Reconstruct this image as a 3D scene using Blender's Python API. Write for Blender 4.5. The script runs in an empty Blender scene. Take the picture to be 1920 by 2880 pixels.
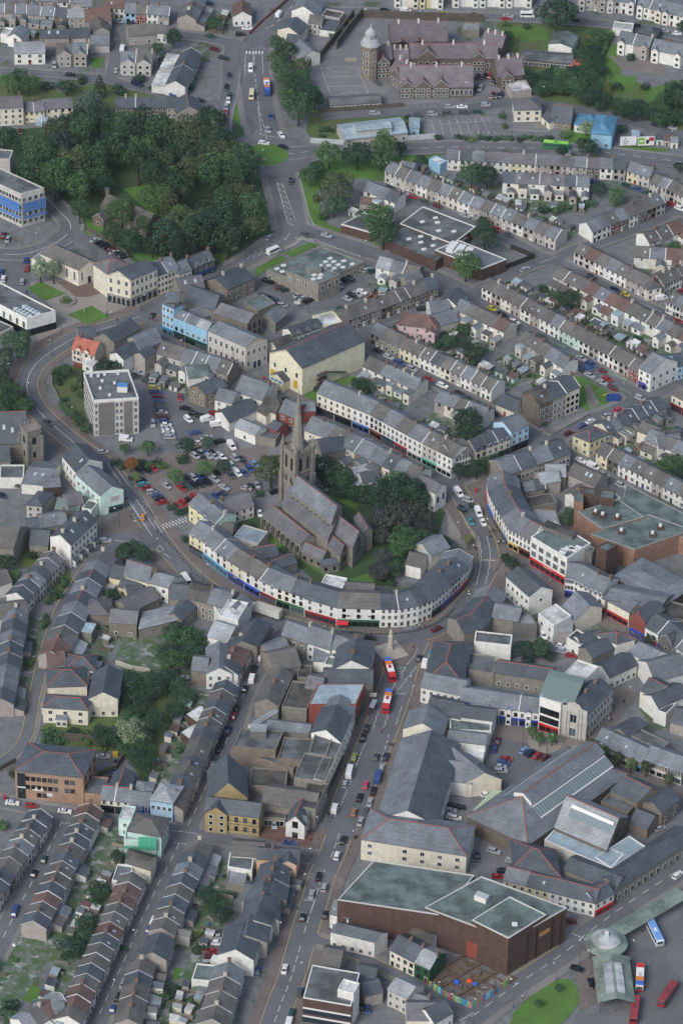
import bpy,math,random
from mathutils import Vector,Matrix
random.seed(11)
S=bpy.context.scene
COL=S.collection
# ---------------------------------------------------------------- camera
F,DEP,ROLL,CZ=11500.0,math.radians(36.0),math.radians(1.4),835.0
CAM=Vector((0,-CZ/math.tan(DEP),CZ))
FW=Vector((0,math.cos(DEP),-math.sin(DEP)))
R0,U0=Vector((1,0,0)),Vector((0,math.sin(DEP),math.cos(DEP)))
RX=R0*math.cos(ROLL)+U0*math.sin(ROLL)
UY=U0*math.cos(ROLL)-R0*math.sin(ROLL)
cd=bpy.data.cameras.new('camera')
cam=bpy.data.objects.new('camera',cd)
COL.objects.link(cam)
cd.sensor_fit='VERTICAL';cd.sensor_height=36;cd.lens=F/2880*36
cd.clip_start=5;cd.clip_end=9000
cam.matrix_world=Matrix(((RX.x,UY.x,-FW.x,CAM.x),(RX.y,UY.y,-FW.y,CAM.y),(RX.z,UY.z,-FW.z,CAM.z),(0,0,0,1)))
S.camera=cam
# ---------------------------------------------------------------- light: thin overcast
SUN_EL,SUN_AZ=math.radians(42),math.radians(215)
wd=bpy.data.worlds.new('World');S.world=wd;wd.use_nodes=True
nt=wd.node_tree
sky=nt.nodes.new('ShaderNodeTexSky');sky.sky_type='NISHITA';sky.sun_disc=False
sky.sun_elevation=SUN_EL;sky.sun_rotation=SUN_AZ;sky.dust_density=3.0;sky.ozone_density=1.0;sky.air_density=1.0
bg=nt.nodes['Background'];bg.inputs['Strength'].default_value=0.13
nt.links.new(sky.outputs[0],bg.inputs['Color'])
sl=bpy.data.lights.new('sun','SUN');sl.energy=1.5;sl.angle=math.radians(25);sl.color=(.97,.99,1)
so=bpy.data.objects.new('sun',sl);COL.objects.link(so)
sd=Vector((math.sin(SUN_AZ)*math.cos(SUN_EL),math.cos(SUN_AZ)*math.cos(SUN_EL),math.sin(SUN_EL)))
so.rotation_euler=sd.to_track_quat('Z','Y').to_euler();so.location=sd*900
S.view_settings.view_transform='Standard';S.view_settings.look='None'
S.view_settings.exposure=0.36
# ---------------------------------------------------------------- picture -> ground
def P(px,py,z=0.0):
    d=FW*F+RX*(px-960)-UY*(py-1440)
    return CAM+d*((z-CZ)/d.z)
OX,OY,SC=0,0,2.45
def tile(x,y,s=2.45):
    global OX,OY,SC
    OX,OY,SC=x,y,s
def G(p,z=0.0):
    v=P(OX+p[0]/SC,OY+p[1]/SC,z)
    return Vector((v.x,v.y))
# ---------------------------------------------------------------- materials
def lin(c):
    if isinstance(c,str):
        c=[int(c[i:i+2],16)/255 for i in (0,2,4)]
    return tuple(((x/12.92) if x <= .04045 else ((x+.055)/1.055) ** 2.4) for x in c)+(1,)
MATS={}
def mat(hexc,kind='wall'):
    k=(hexc,kind)
    if k in MATS:return MATS[k]
    m=bpy.data.materials.new(kind+'_'+hexc);m.use_nodes=True
    t=m.node_tree;N=t.nodes.new;K=t.links.new
    b=t.nodes['Principled BSDF'];c=lin(hexc)
    m.diffuse_color=c
    b.inputs['Roughness'].default_value=.85
    b.inputs['Specular IOR Level'].default_value=.25
    if kind in ('plain','paint','glass','metal'):
        b.inputs['Base Color'].default_value=c
        if kind == 'paint':
            b.inputs['Roughness'].default_value=.35;b.inputs['Coat Weight'].default_value=.3;b.inputs['Specular IOR Level'].default_value=.4
        if hexc == '1f252a':                 # some windows show blinds and nets behind the glass
            oi=N('ShaderNodeObjectInfo');r=N('ShaderNodeMapRange');r.inputs[1].default_value=.45;r.inputs[3].default_value=.5;r.inputs[4].default_value=6;K(oi.outputs['Random'],r.inputs[0])
            v=N('ShaderNodeVectorMath');v.operation='SCALE';v.inputs[0].default_value=c[:3];K(r.outputs[0],v.inputs['Scale']);K(v.outputs[0],b.inputs['Base Color'])
        if kind == 'glass':
            b.inputs['Roughness'].default_value=.12;b.inputs['Specular IOR Level'].default_value=.5
        if kind == 'metal':
            b.inputs['Roughness'].default_value=.45;b.inputs['Metallic'].default_value=.3
        MATS[k]=m;return m
    geo=N('ShaderNodeNewGeometry')
    def noise(scale,det=3,rough=.6,vec=None,sx=None):
        n=N('ShaderNodeTexNoise');n.inputs['Scale'].default_value=scale;n.inputs['Detail'].default_value=det
        n.inputs['Roughness'].default_value=rough
        src=geo.outputs['Position']
        if sx:
            mp=N('ShaderNodeMapping');mp.inputs['Scale'].default_value=sx;K(src,mp.inputs['Vector']);src=mp.outputs[0]
        K(src,n.inputs['Vector']);return n.outputs['Fac']
    def ramp(f,a,bb,p0=.3,p1=.7):
        r=N('ShaderNodeMapRange');r.inputs[1].default_value=p0;r.inputs[2].default_value=p1
        r.inputs[3].default_value=a;r.inputs[4].default_value=bb;K(f,r.inputs[0]);return r.outputs[0]
    def mul(a,bb):
        n=N('ShaderNodeMath');n.operation='MULTIPLY'
        for i,x in enumerate((a,bb)):
            if isinstance(x,(int,float)):n.inputs[i].default_value=x
            else:K(x,n.inputs[i])
        return n.outputs[0]
    def shade(col,f):
        n=N('ShaderNodeVectorMath');n.operation='SCALE'
        if isinstance(col,tuple):n.inputs[0].default_value=col[:3]
        else:K(col,n.inputs[0])
        K(f,n.inputs['Scale']);return n.outputs[0]
    def mix(f,a,bb):
        n=N('ShaderNodeMix');n.data_type='RGBA';K(f,n.inputs[0])
        for i,x in ((6,a),(7,bb)):
            if isinstance(x,tuple):n.inputs[i].default_value=x
            else:K(x,n.inputs[i])
        return n.outputs[2]
    oi=N('ShaderNodeObjectInfo')
    if kind == 'wall':
        f=mul(ramp(noise(.45),.84,1.08),ramp(noise(2.2,4,.7,sx=(1,1,.18)),.82,1.1))
        f=mul(f,ramp(oi.outputs['Random'],.93,1.05,0,1))
        out=shade(c,f)
    elif kind == 'brick':
        f=mul(ramp(noise(.5),.78,1.12),ramp(noise(5,3,.8),.72,1.2))
        out=shade(c,f)
    elif kind == 'roof':
        f=mul(ramp(noise(.16,3,.6),.78,1.16),ramp(noise(1.7,5,.75),.7,1.28))
        f=mul(f,ramp(noise(.9,4,.7,sx=(.35,.35,2.5)),.84,1.12))
        f=mul(f,ramp(oi.outputs['Random'],.87,1.12,0,1))
        vr=N('ShaderNodeTexVoronoi');vr.inputs['Scale'].default_value=.42;K(geo.outputs['Position'],vr.inputs['Vector']);vs=N('ShaderNodeSeparateColor');K(vr.outputs['Color'],vs.inputs[0])
        f=mul(f,ramp(vs.outputs[0],.9,1.09,0,1))          # re-slated patches
        wv=N('ShaderNodeTexWave');wv.bands_direction='Z';wv.inputs['Scale'].default_value=.55;wv.inputs['Distortion'].default_value=.6;K(geo.outputs['Position'],wv.inputs['Vector']);f=mul(f,ramp(wv.outputs['Fac'],.93,1.05,0,1))
        moss=ramp(noise(.55,4,.7),0,.45,.52,.75)
        out=mix(moss,shade(c,f),shade((c[0]*1.25+.012,c[1]*1.22+.014,c[2]*1.0+.004),f))
        b.inputs['Roughness'].default_value=.6;b.inputs['Specular IOR Level'].default_value=.4
    elif kind == 'felt':                      # flat felt / asphalt roofs with old puddle stains
        f=mul(ramp(noise(.16,3,.6),.6,1.1,.4,.56),ramp(noise(1.4,4,.7),.82,1.15))
        f=mul(f,ramp(noise(.5,2,.5,sx=(.25,1,1)),.85,1.1))
        out=shade(c,f);b.inputs['Roughness'].default_value=.7
    elif kind == 'road':
        f=mul(ramp(noise(.07,4,.6),.86,1.12),ramp(noise(.9,5,.7),.86,1.12))
        vor=N('ShaderNodeTexVoronoi');vor.inputs['Scale'].default_value=.09;K(geo.outputs['Position'],vor.inputs['Vector'])
        sp=N('ShaderNodeSeparateColor');K(vor.outputs['Color'],sp.inputs[0])
        f=mul(f,ramp(sp.outputs[0],.86,1.08,0,1))
        out=shade(c,f)
    elif kind == 'ground':                    # yards, gravel, worn concrete and weeds between the buildings
        g1=noise(.06,4,.65);g2=noise(.35,5,.7)
        base=mix(ramp(g2,0,1,.4,.62),c,lin('64676a'))
        base=mix(ramp(g1,0,.85,.56,.64),base,lin('4a5838'))
        out=shade(base,ramp(noise(2.5,3,.8),.75,1.2))
    elif kind == 'grass':
        f=mul(ramp(noise(.09,3,.6),.8,1.15),ramp(noise(1.6,4,.8),.75,1.25))
        out=mix(ramp(noise(.22,4,.7),0,.4,.5,.75),shade(c,f),shade((.11,.1,.035),f))
    elif kind == 'rough':                     # overgrown plots
        f=ramp(noise(2.0,4,.8),.5,1.45)
        out=shade(mix(ramp(noise(.12,4,.7),0,.8,.45,.65),c,lin('5a5640')),f)
    elif kind == 'garden':
        g=mix(ramp(noise(.3,4,.7),0,1,.44,.66),lin('4b6242'),lin('767876'))
        g=mix(ramp(noise(.21,3,.6,sx=(1,1.3,1)),0,1,.55,.62),g,lin('939594'))
        out=shade(g,ramp(noise(2.6,4,.8),.6,1.3))
    elif kind == 'leaf':
        f=mul(ramp(noise(.5,3,.6),.74,1.3,.35,.65),ramp(oi.outputs['Random'],.82,1.2,0,1))
        r2=N('ShaderNodeTexWhiteNoise');r2.noise_dimensions='1D';K(oi.outputs['Random'],r2.inputs['W'])
        hue=mix(ramp(r2.outputs[0],0,.5,.2,1),c,(c[0]*1.4,c[1]*1.15,c[2]*.85,1))
        out=shade(hue,f)
        b.inputs['Roughness'].default_value=.6;b.inputs['Specular IOR Level'].default_value=.3
    K(out,b.inputs['Base Color'])
    MATS[k]=m;return m
GLASS=mat('1f252a','glass')
# ---------------------------------------------------------------- meshes
class MB:
    def __init__(self):self.v=[];self.f=[];self.m=[];self.mats=[]
    def mi(self,m):
        if m not in self.mats:self.mats.append(m)
        return self.mats.index(m)
    def poly(self,pts,m):
        i=len(self.v);self.v += [tuple(p) for p in pts];self.f.append(tuple(range(i,i+len(pts))));self.m.append(self.mi(m))
    def prism(self,poly,z0,z1,m,top=None,bottom=True):
        n=len(poly)
        a=sum(poly[i][0]*poly[(i+1) % n][1]-poly[(i+1) % n][0]*poly[i][1] for i in range(n))
        if a < 0:poly=poly[::-1]
        for i in range(n):
            p,q=poly[i],poly[(i+1) % n]
            self.poly([(p[0],p[1],z0),(q[0],q[1],z0),(q[0],q[1],z1),(p[0],p[1],z1)],m)
        self.poly([(p[0],p[1],z1) for p in poly],top or m)
        if bottom:self.poly([(p[0],p[1],z0) for p in reversed(poly)],m)
    def box(self,x0,x1,y0,y1,z0,z1,m,top=None):
        self.prism([(x0,y0),(x1,y0),(x1,y1),(x0,y1)],z0,z1,m,top)
    def loft(self,rings,m,cap=True):
        n=len(rings[0])
        for a,b in zip(rings[:-1],rings[1:]):
            for i in range(n):
                j=(i+1) % n;self.poly([a[i],a[j],b[j],b[i]],m)
        if cap:self.poly(rings[0][::-1],m);self.poly(rings[-1],m)
    def tube(self,x,y,z0,z1,r0,r1,m,n=8):
        rg=lambda r,z:[(x+r*math.cos(k*2*math.pi/n),y+r*math.sin(k*2*math.pi/n),z) for k in range(n)]
        self.loft([rg(r0,z0),rg(r1,z1)],m)
    def lathe(self,prof,m,n=12,x=0,y=0):
        rings=[[(x+r*math.cos(k*2*math.pi/n),y+r*math.sin(k*2*math.pi/n),z) for k in range(n)] for r,z in prof]
        self.loft(rings,m)
    def mesh(self,name,smooth=False):
        me=bpy.data.meshes.new(name);me.from_pydata(self.v,[],self.f)
        for m in self.mats:me.materials.append(m)
        me.polygons.foreach_set('material_index',self.m)
        if smooth:me.polygons.foreach_set('use_smooth',[True]*len(self.f))
        me.update();return me
    def build(self,name,parent=None,smooth=False):
        return link(name,self.mesh(name,smooth),parent)
def link(name,me,parent=None,loc=None,rz=0.0):
    o=bpy.data.objects.new(name,me);COL.objects.link(o)
    if parent is not None:o.parent=parent
    if loc is not None:o.location=loc
    if rz:o.rotation_euler=(0,0,rz)
    return o
def tag(o,label=None,cat=None,group=None,kind=None):
    for k,v in (('label',label),('category',cat),('group',group),('kind',kind)):
        if v:o[k]=v
    return o
def thing(name,label,cat,loc=(0,0,0),rz=0.0,group=None):
    return tag(link(name,None,None,Vector(loc) if len(loc) == 3 else Vector((loc[0],loc[1],0)),rz),label,cat,group)
def struct(name,mb,label=None):
    o=mb.build(name);o['kind']='structure';return o
ORD='first second third fourth fifth sixth seventh eighth ninth tenth eleventh twelfth thirteenth fourteenth fifteenth sixteenth seventeenth eighteenth nineteenth twentieth'.split()+['%d%s' % (i,{1:'st',2:'nd',3:'rd'}.get(i % 10,'th')) for i in range(21,60)]
# ---------------------------------------------------------------- palettes
WALL=dict(w=('dcdcd6','white'),c=('d8d3c2','cream'),g=('a19b95','pebbledashed'),b=('6c635a','brown stone'),s=('87837a','grey stone'),
            y=('d6cda8','yellow'),p=('d0b4b6','pink'),l=('a9c9dc','pale blue'),r=('874c44','red'),n=('b6d2c2','pale green'),
            t=('b5a898','beige'),o=('9f8470','orange brick'),k=('80786c','tan'),d=('6c6b69','dark grey'),v=('8d7060','brown brick'),x=('a3946c','yellow brick'),j=('2f5a3c','deep green'),a=('d3b096','peach'),i=('c3dcd2','mint green'),f=('d8d3ba','pale yellow'),u=('92bcd4','sky blue'),h=('b9b6b0','pale grey'),q=('58463f','dark brick'),z=('2d3f86','deep blue'))
ROOF=dict(g=('6c7278','grey slate'),d=('4d545b','dark slate'),b=('615f5c','brown tiled'),p=('67666b','purple slate'),r=('67534d','red-brown tiled'),
            l=('8d9296','light grey'),o=('a05a48','red tiled'),w=('c6c7c5','white'),e=('667371','green felt'),f=('64686a','grey felt'),v=('93a4ac','pale metal'),
            u=('4e7f9c','blue metal'),m=('55534f','dark felt'),h=('686166','mauve slate'))
def wm(k):return mat(WALL[k][0],'brick' if k in 'brsoqkv' else 'wall')
def rm(k):return mat(ROOF[k][0],'felt' if k in 'effwm' else 'roof')
TRIM=mat('cfd0cd','plain');REDR=mat('8f5a4e','plain');CHIM=mat('75655b','brick');CHIW=mat('b8b2a6','wall');POT=mat('8a6450','plain');DARK=mat('22262a','plain')
_pc={}
def win_mesh(w,h,fr='w',n=2):
    k=('w',round(w,1),round(h,1),fr,n)
    if k not in _pc:
        b=MB();f={'w':TRIM,'k':mat('2a2826','plain'),'b':mat('5b4030','plain')}[fr]
        b.box(-w/2-.12,w/2+.12,-.06,.02,-h/2-.12,h/2+.12,f)
        pw=w/n
        for i in range(n):
            x=-w/2+i*pw;g=.04
            b.poly([(x+g,-.075,-h/2),(x+pw-g,-.075,-h/2),(x+pw-g,-.075,h/2),(x+g,-.075,h/2)],GLASS)
        _pc[k]=b.mesh('window')
    return _pc[k]
def door_mesh(hexc,w=.95,h=2.05):
    k=('d',hexc,w,h)
    if k not in _pc:
        b=MB();b.box(-w/2-.12,w/2+.12,-.05,.02,0,h+.15,TRIM);b.box(-w/2,w/2,-.08,-.05,0.02,h,mat(hexc,'paint'))
        b.poly([(-w*.3,-.083,h*.6),(w*.3,-.083,h*.6),(w*.3,-.083,h*.9),(-w*.3,-.083,h*.9)],GLASS)
        _pc[k]=b.mesh('door')
    return _pc[k]
def chim_mesh(m):
    k=('c',m.name)
    if k not in _pc:
        b=MB();b.box(-.55,.55,-.35,.35,-.9,1.15,m);b.box(-.62,.62,-.42,.42,1.15,1.3,m)
        for x in (-.3,.3):b.tube(x,0,1.3,1.65,.13,.11,POT,6)
        _pc[k]=b.mesh('chimney')
    return _pc[k]
DOORS=['7a1f1f','2b2b30','e2e2de','2f4f3a','4a2f22','27406a','d8d4c8','6b4a30']
# ---------------------------------------------------------------- the building primitive
class Bld:
    """a building on a quad a,b,c,d (a-b = front); parts hang under an Empty at a"""
    def __init__(s,name,label,cat,quad,h,group=None):
        s.o=Vector((quad[0][0],quad[0][1]));s.q=[Vector((p[0],p[1]))-s.o for p in quad];s.h=h
        s.root=thing(name,label,cat,(s.o.x,s.o.y,0),0,group);s.roof=None
    def at(s,u,t):                          # u along the front, t across
        a,b,c,d=s.q;return (a.lerp(b,u)).lerp(d.lerp(c,u),t)
    def face(s,side):                        # start, end, outward order (seen from outside, left to right)
        a,b,c,d=s.q
        return {'f':(a,b),'r':(b,c),'b':(c,d),'l':(d,a)}[side]
    def walls(s,m,roof='gable',pitch=.6,z0=-.3,ridge='u'):
        q,h=s.q,s.h;b=MB();L=[(p.x,p.y) for p in q];s.pitch=pitch;s.ridge=ridge
        for i in range(4):
            p,r=L[i],L[(i+1) % 4]
            gab=roof == 'gable' and ((ridge == 'u' and i in (1,3)) or (ridge == 't' and i in (0,2)))
            if gab:
                half=(Vector(p)-Vector(r)).length/2;mx=((p[0]+r[0])/2,(p[1]+r[1])/2)
                b.poly([(*p,z0),(*r,z0),(*r,h),(*mx,h+half*pitch),(*p,h)],m)
            elif roof == 'mono':
                top=lambda k:h+(pitch*(q[0]-q[3]).length if k in (2,3) else 0)
                b.poly([(*p,z0),(*r,z0),(*r,top((i+1) % 4)),(*p,top(i))],m)
            else:
                b.poly([(*p,z0),(*r,z0),(*r,h),(*p,h)],m)
        if roof in ('flat','hip'):b.poly([(*p,h-.02) for p in L],m)
        s.wall=b.build('wall',s.root);return s
    def gable(s,m,ov=.3,e=(.15,.15),ridge_m=None,verge=None,th=.16,m2=None):
        """pitched roof; ridge along u ('u') or across ('t')"""
        b=MB();q=s.q if s.ridge == 'u' else [s.q[1],s.q[2],s.q[3],s.q[0]]
        a,B,c,d=q;pt=s.pitch;h=s.h+.05
        lu=max(.1,(B-a).length);lt=(d-a).length
        at=lambda u,t:a.lerp(B,u).lerp(d.lerp(c,u),t)
        u0,u1=-e[0]/lu,1+e[1]/lu;t0,t1=-ov/lt,1+ov/lt
        hr=h+lt/2*pt;he=h-ov*pt
        def pt3(u,t,z):p=at(u,t);return (p.x,p.y,z)
        prof=[(t0,he),(.5,hr),(t1,he)]
        top=[[pt3(u,t,z+th) for t,z in prof] for u in (u0,u1)]
        bot=[[pt3(u,t,z) for t,z in prof] for u in (u0,u1)]
        for k in (0,1):
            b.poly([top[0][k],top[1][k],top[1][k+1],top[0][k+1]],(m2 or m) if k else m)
            b.poly([bot[0][k],bot[0][k+1],bot[1][k+1],bot[1][k]],m)
        em=verge or m
        for side in (0,1):
            for k in (0,1):
                b.poly([bot[side][k],top[side][k],top[side][k+1],bot[side][k+1]],em)
        for k in (0,2):b.poly([bot[0][k],bot[1][k],top[1][k],top[0][k]],mat('55585a','plain'))
        if verge:                              # pale cement strip over the party line
            w=.28/lu
            for k in (0,1):
                p0,p1=prof[k],prof[k+1];zz=th+.03
                b.poly([pt3(u1-w,p0[0],p0[1]+zz),pt3(u1,p0[0],p0[1]+zz),pt3(u1,p1[0],p1[1]+zz),pt3(u1-w,p1[0],p1[1]+zz)],verge)
        if ridge_m:
            w=.22/lt;z=hr+th+.08
            for sg in (-1,1):
                b.poly([pt3(u0,.5,z),pt3(u1,.5,z),pt3(u1,.5+sg*w,z-.13),pt3(u0,.5+sg*w,z-.13)],ridge_m)
        s.roof=b.build('roof',s.root);s.hr=hr;return s
    def hip(s,m,ov=.3,ridge_m=None,pitch=.5,hf=1.0):
        b=MB();a,B,c,d=s.q;lu,lt=(B-a).length,(d-a).length;h=s.h
        ru,rt=min(lu,lt)/2*hf/lu,.5
        if lt > lu:ru,rt=.5,min(lu,lt)/2*hf/lt
        hr=h+min(lu,lt)/2*pitch
        def p3(u,t,z):p=s.at(u,t);return (p.x,p.y,z)
        ou,ot=ov/lu,ov/lt
        C=[p3(-ou,-ot,h),p3(1+ou,-ot,h),p3(1+ou,1+ot,h),p3(-ou,1+ot,h)]
        if lu >= lt:r0,r1=p3(ru,.5,hr),p3(1-ru,.5,hr)
        else:r0,r1=p3(.5,rt,hr),p3(.5,1-rt,hr)
        if lu >= lt:fs=[[C[0],C[1],r1,r0],[C[1],C[2],r1],[C[2],C[3],r0,r1],[C[3],C[0],r0]];hips=[(C[0],r0),(C[3],r0),(C[1],r1),(C[2],r1),(r0,r1)]
        else:fs=[[C[0],C[1],r0],[C[1],C[2],r1,r0],[C[2],C[3],r1],[C[3],C[0],r0,r1]];hips=[(C[0],r0),(C[1],r0),(C[2],r1),(C[3],r1),(r0,r1)]
        for f in fs:b.poly(f,m)
        b.poly(C[::-1],m)
        for i in range(4):
            p,r=C[i],C[(i+1) % 4];b.poly([(p[0],p[1],h-.2),(r[0],r[1],h-.2),r,p],mat('55585a','plain'))
        if ridge_m:
            for p,r in hips:
                p,r=Vector(p),Vector(r);n=(r-p).cross(Vector((0,0,1))).normalized()*.2;u=Vector((0,0,.07))
                b.poly([p-n+u*.2,r-n+u*.2,r+u*2,p+u*2],ridge_m);b.poly([p+u*2,r+u*2,r+n+u*.2,p+n+u*.2],ridge_m)
        s.roof=b.build('roof',s.root);s.hr=hr;return s
    def flat(s,m,par=.5,pm=None,wd=.35,z=0):
        b=MB();cx=sum((p for p in s.q),Vector((0,0)))/4;h=s.h
        I=[]
        for p in s.q:dv=cx-p;I.append(p+dv.normalized()*wd*1.4)
        b.poly([(p.x,p.y,h+.05) for p in I],m)
        pm=pm or TRIM
        for i in range(4):
            p,r,pi,ri=s.q[i],s.q[(i+1) % 4],I[i],I[(i+1) % 4];H=h+par
            b.poly([(p.x,p.y,h),(r.x,r.y,h),(r.x,r.y,H),(p.x,p.y,H)],pm)
            b.poly([(p.x,p.y,H),(r.x,r.y,H),(ri.x,ri.y,H),(pi.x,pi.y,H)],pm)
            b.poly([(ri.x,ri.y,h+.05),(pi.x,pi.y,h+.05),(pi.x,pi.y,H),(ri.x,ri.y,H)],pm)
        s.roof=b.build('roof',s.root);s.hr=h;return s
    def mono(s,m,ov=.25,th=.15):
        b=MB();lt=(s.q[3]-s.q[0]).length;lu=(s.q[1]-s.q[0]).length;z0=s.h+.03-ov*s.pitch;z1=s.h+.03+(lt+ov)*s.pitch
        pts=[s.at(-ov/lu,-ov/lt),s.at(1+ov/lu,-ov/lt),s.at(1+ov/lu,1+ov/lt),s.at(-ov/lu,1+ov/lt)]
        z=[z0,z0,z1,z1];T=[(p.x,p.y,k+th) for p,k in zip(pts,z)];D=[(p.x,p.y,k) for p,k in zip(pts,z)]
        b.poly(T,m);b.poly(D[::-1],m)
        for i in range(4):b.poly([D[i],D[(i+1) % 4],T[(i+1) % 4],T[i]],m)
        s.roof=b.build('roof',s.root);s.hr=z1;return s
    def place(s,me,name,side,u,z):
        p,r=s.face(side);d=r-p;pos=p+d*u
        return link(name,me,s.root,(pos.x,pos.y,z),math.atan2(d.y,d.x))
    def windows(s,side,n,floors,w=1.0,hh=1.3,z0=1.4,fh=2.75,fr='w',pn=2,skip=()):
        me=win_mesh(w,hh,fr,pn)
        for k in range(floors):
            for i in range(n):
                if (i,k) not in skip:s.place(me,'window',side,(i+.5)/n,z0+k*fh)
        return s
    def door(s,side,u,hexc=None,w=.95,h=2.05):
        s.place(door_mesh(hexc or random.choice(DOORS),w,h),'door',side,u,0);return s
    def shop(s,side,u0,u1,hexc,h=3.0,text=None,tc='e8e8e0'):
        p,r=s.face(side);d=r-p;w=d.length*(u1-u0);b=MB();m=mat(hexc,'paint')
        b.box(0,w,-.35,.05,h-.75,h,m);b.box(0,w,-.12,.05,0,.4,m)
        n=max(2,round(w/2.4));pw=w/n
        for i in range(n+1):x=min(w-.2,max(0,i*pw-.1));b.box(x,x+.2,-.15,.05,.4,h-.75,m)
        b.poly([(0.02,-.06,.4),(w-.02,-.06,.4),(w-.02,-.06,h-.75),(0.02,-.06,h-.75)],GLASS)
        o=b.build('shopfront',s.root);pos=p+d*u0;ang=math.atan2(d.y,d.x)
        o.location=(pos.x,pos.y,0);o.rotation_euler=(0,0,ang)
        if text:lettering(text,o,(w/2,-.36,h-.6),.62,tc,w*.85)
        return s
    def chimney(s,u,t=.5,m=None,rise=.15,rot=0):
        if s.ridge == 't':u,t=u,t
        p=s.at(u,t);a,b2=s.q[0],s.q[1];d=b2-a
        link('chimney',chim_mesh(m or CHIM),s.roof,(p.x,p.y,s.hr+rise),math.atan2(d.y,d.x)+math.pi/2+rot);return s
    def sky(s,u,t,w=.9,l=1.3):             # roof light lying in the near slope
        p=s.at(u,t);d=(s.q[1]-s.q[0]).normalized();k=(s.q[3]-s.q[0]).normalized()
        lt=(s.q[3]-s.q[0]).length;z=s.h+.24+min(t,1-t)*lt*s.pitch;sg=1 if t < .5 else -1
        b=MB();V=lambda x,y:(p.x+d.x*x+k.x*y,p.y+d.y*x+k.y*y,z+sg*y*s.pitch)
        b.poly([V(-w/2,-l/2),V(w/2,-l/2),V(w/2,l/2),V(-w/2,l/2)],mat('aab4ba','glass'));b.build('skylight',s.roof);return s
    def wing(s,side,u0,u1,L,h,m,rmat,roof='gable',pitch=.55,wn=1,nm='rear_wing',fr=True,verge=None,ridge_m=None):
        """lower block growing out of one side, its own walls and roof in one mesh"""
        p,r=s.face(side);d=r-p;A=p+d*u0;B=p+d*u1;n=Vector((d.y,-d.x)).normalized()*L
        o=MB();a2,b2=A+n,B+n;lw=(B-A).length
        q=[(a2.x,a2.y),(b2.x,b2.y),(B.x,B.y),(A.x,A.y)]
        if roof == 'flat':
            o.prism(q,-.2,h,m,None);c=((q[0][0]+q[2][0])/2,(q[0][1]+q[2][1])/2)
            sh=lambda k:[(c[0]+(x-c[0])*k,c[1]+(y-c[1])*k) for x,y in q]
            o.prism(sh(1.06),h,h+.22,rmat)
        elif roof == 'lean':
            rise=L*pitch
            o.poly([(*q[0],-.2),(*q[1],-.2),(*q[1],h),(*q[0],h)],m)
            for i,j in ((1,2),(3,0)):
                hz=lambda k:h if k < 2 else h+rise
                o.poly([(*q[i],-.2),(*q[j],-.2),(*q[j],hz(j)),(*q[i],hz(i))],m)
            nn=n.normalized()*.25;dd=d.normalized()*.15
            e0,e1=a2+nn-dd,b2+nn+dd;f0,f1=A-dd,B+dd
            for z in (.03,.15):o.poly([(e0.x,e0.y,h-.1+z),(e1.x,e1.y,h-.1+z),(f1.x,f1.y,h+rise+z),(f0.x,f0.y,h+rise+z)],rmat)
            o.poly([(e0.x,e0.y,h-.1),(e1.x,e1.y,h-.1),(e1.x,e1.y,h+.05),(e0.x,e0.y,h+.05)],TRIM)
        else:
            mid=((q[0][0]+q[1][0])/2,(q[0][1]+q[1][1])/2);mb=((q[2][0]+q[3][0])/2,(q[2][1]+q[3][1])/2);hr=h+lw/2*pitch
            back=n.normalized()*-min(s_depth(s,side),3.2);mb=(mb[0]+back.x,mb[1]+back.y)
            o.poly([(*q[0],-.2),(*q[1],-.2),(*q[1],h),(*mid,hr),(*q[0],h)],m)
            o.poly([(*q[1],-.2),(*q[2],-.2),(*q[2],h),(*q[1],h)],m);o.poly([(*q[3],-.2),(*q[0],-.2),(*q[0],h),(*q[3],h)],m)
            f=n.normalized()*.2;w=d.normalized()*.22
            for (e,bk,sg) in ((q[0],q[3],-1),(q[1],q[2],1)):
                ee=(e[0]+f.x+sg*w.x,e[1]+f.y+sg*w.y);bb=(bk[0]+back.x*.3+sg*w.x,bk[1]+back.y*.3+sg*w.y);mm=(mid[0]+f.x,mid[1]+f.y)
                for dz in (.03,.17):o.poly([(*ee,h-.12+dz),(*mm,hr+dz),(*mb,hr+dz),(*bb,h-.12+dz)],rmat)
                o.poly([(*ee,h-.12+.03),(*mm,hr+.03),(*mm,hr+.2),(*ee,h-.12+.2)],verge or TRIM)
            if ridge_m:
                o.poly([(mid[0]+f.x-w.x,mid[1]+f.y-w.y,hr+.14),(mid[0]+f.x+w.x,mid[1]+f.y+w.y,hr+.14),(mb[0]+w.x,mb[1]+w.y,hr+.14),(mb[0]-w.x,mb[1]-w.y,hr+.14)],ridge_m)
                o.poly([(mid[0]+f.x-w.x,mid[1]+f.y-w.y,hr+.2),(mid[0]+f.x+w.x,mid[1]+f.y+w.y,hr+.2),(mb[0]+w.x,mb[1]+w.y,hr+.2),(mb[0]-w.x,mb[1]-w.y,hr+.2)],ridge_m)
        if wn:                                 # glazing of the end wall
            dn=n.normalized()*.05;du=d.normalized()
            fl=max(1,int(h // 2.4))
            for k in range(fl):
                for i in range(wn):
                    ctr=a2.lerp(b2,(i+.5)/wn)+dn;z=1.4+2.6*k;ww=min(.55,lw/wn*.3)
                    for m2,ex,off in ((TRIM,.14,0),(GLASS,0,.02)):
                        c2=ctr+n.normalized()*off;x=du*(ww+ex);zz=.6+ex
                        o.poly([(c2.x-x.x,c2.y-x.y,z-zz),(c2.x+x.x,c2.y+x.y,z-zz),(c2.x+x.x,c2.y+x.y,z+zz),(c2.x-x.x,c2.y-x.y,z+zz)],m2)
        o.build(nm,s.root);return s
def s_depth(s,side):return (s.q[3]-s.q[0]).length/2
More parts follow.
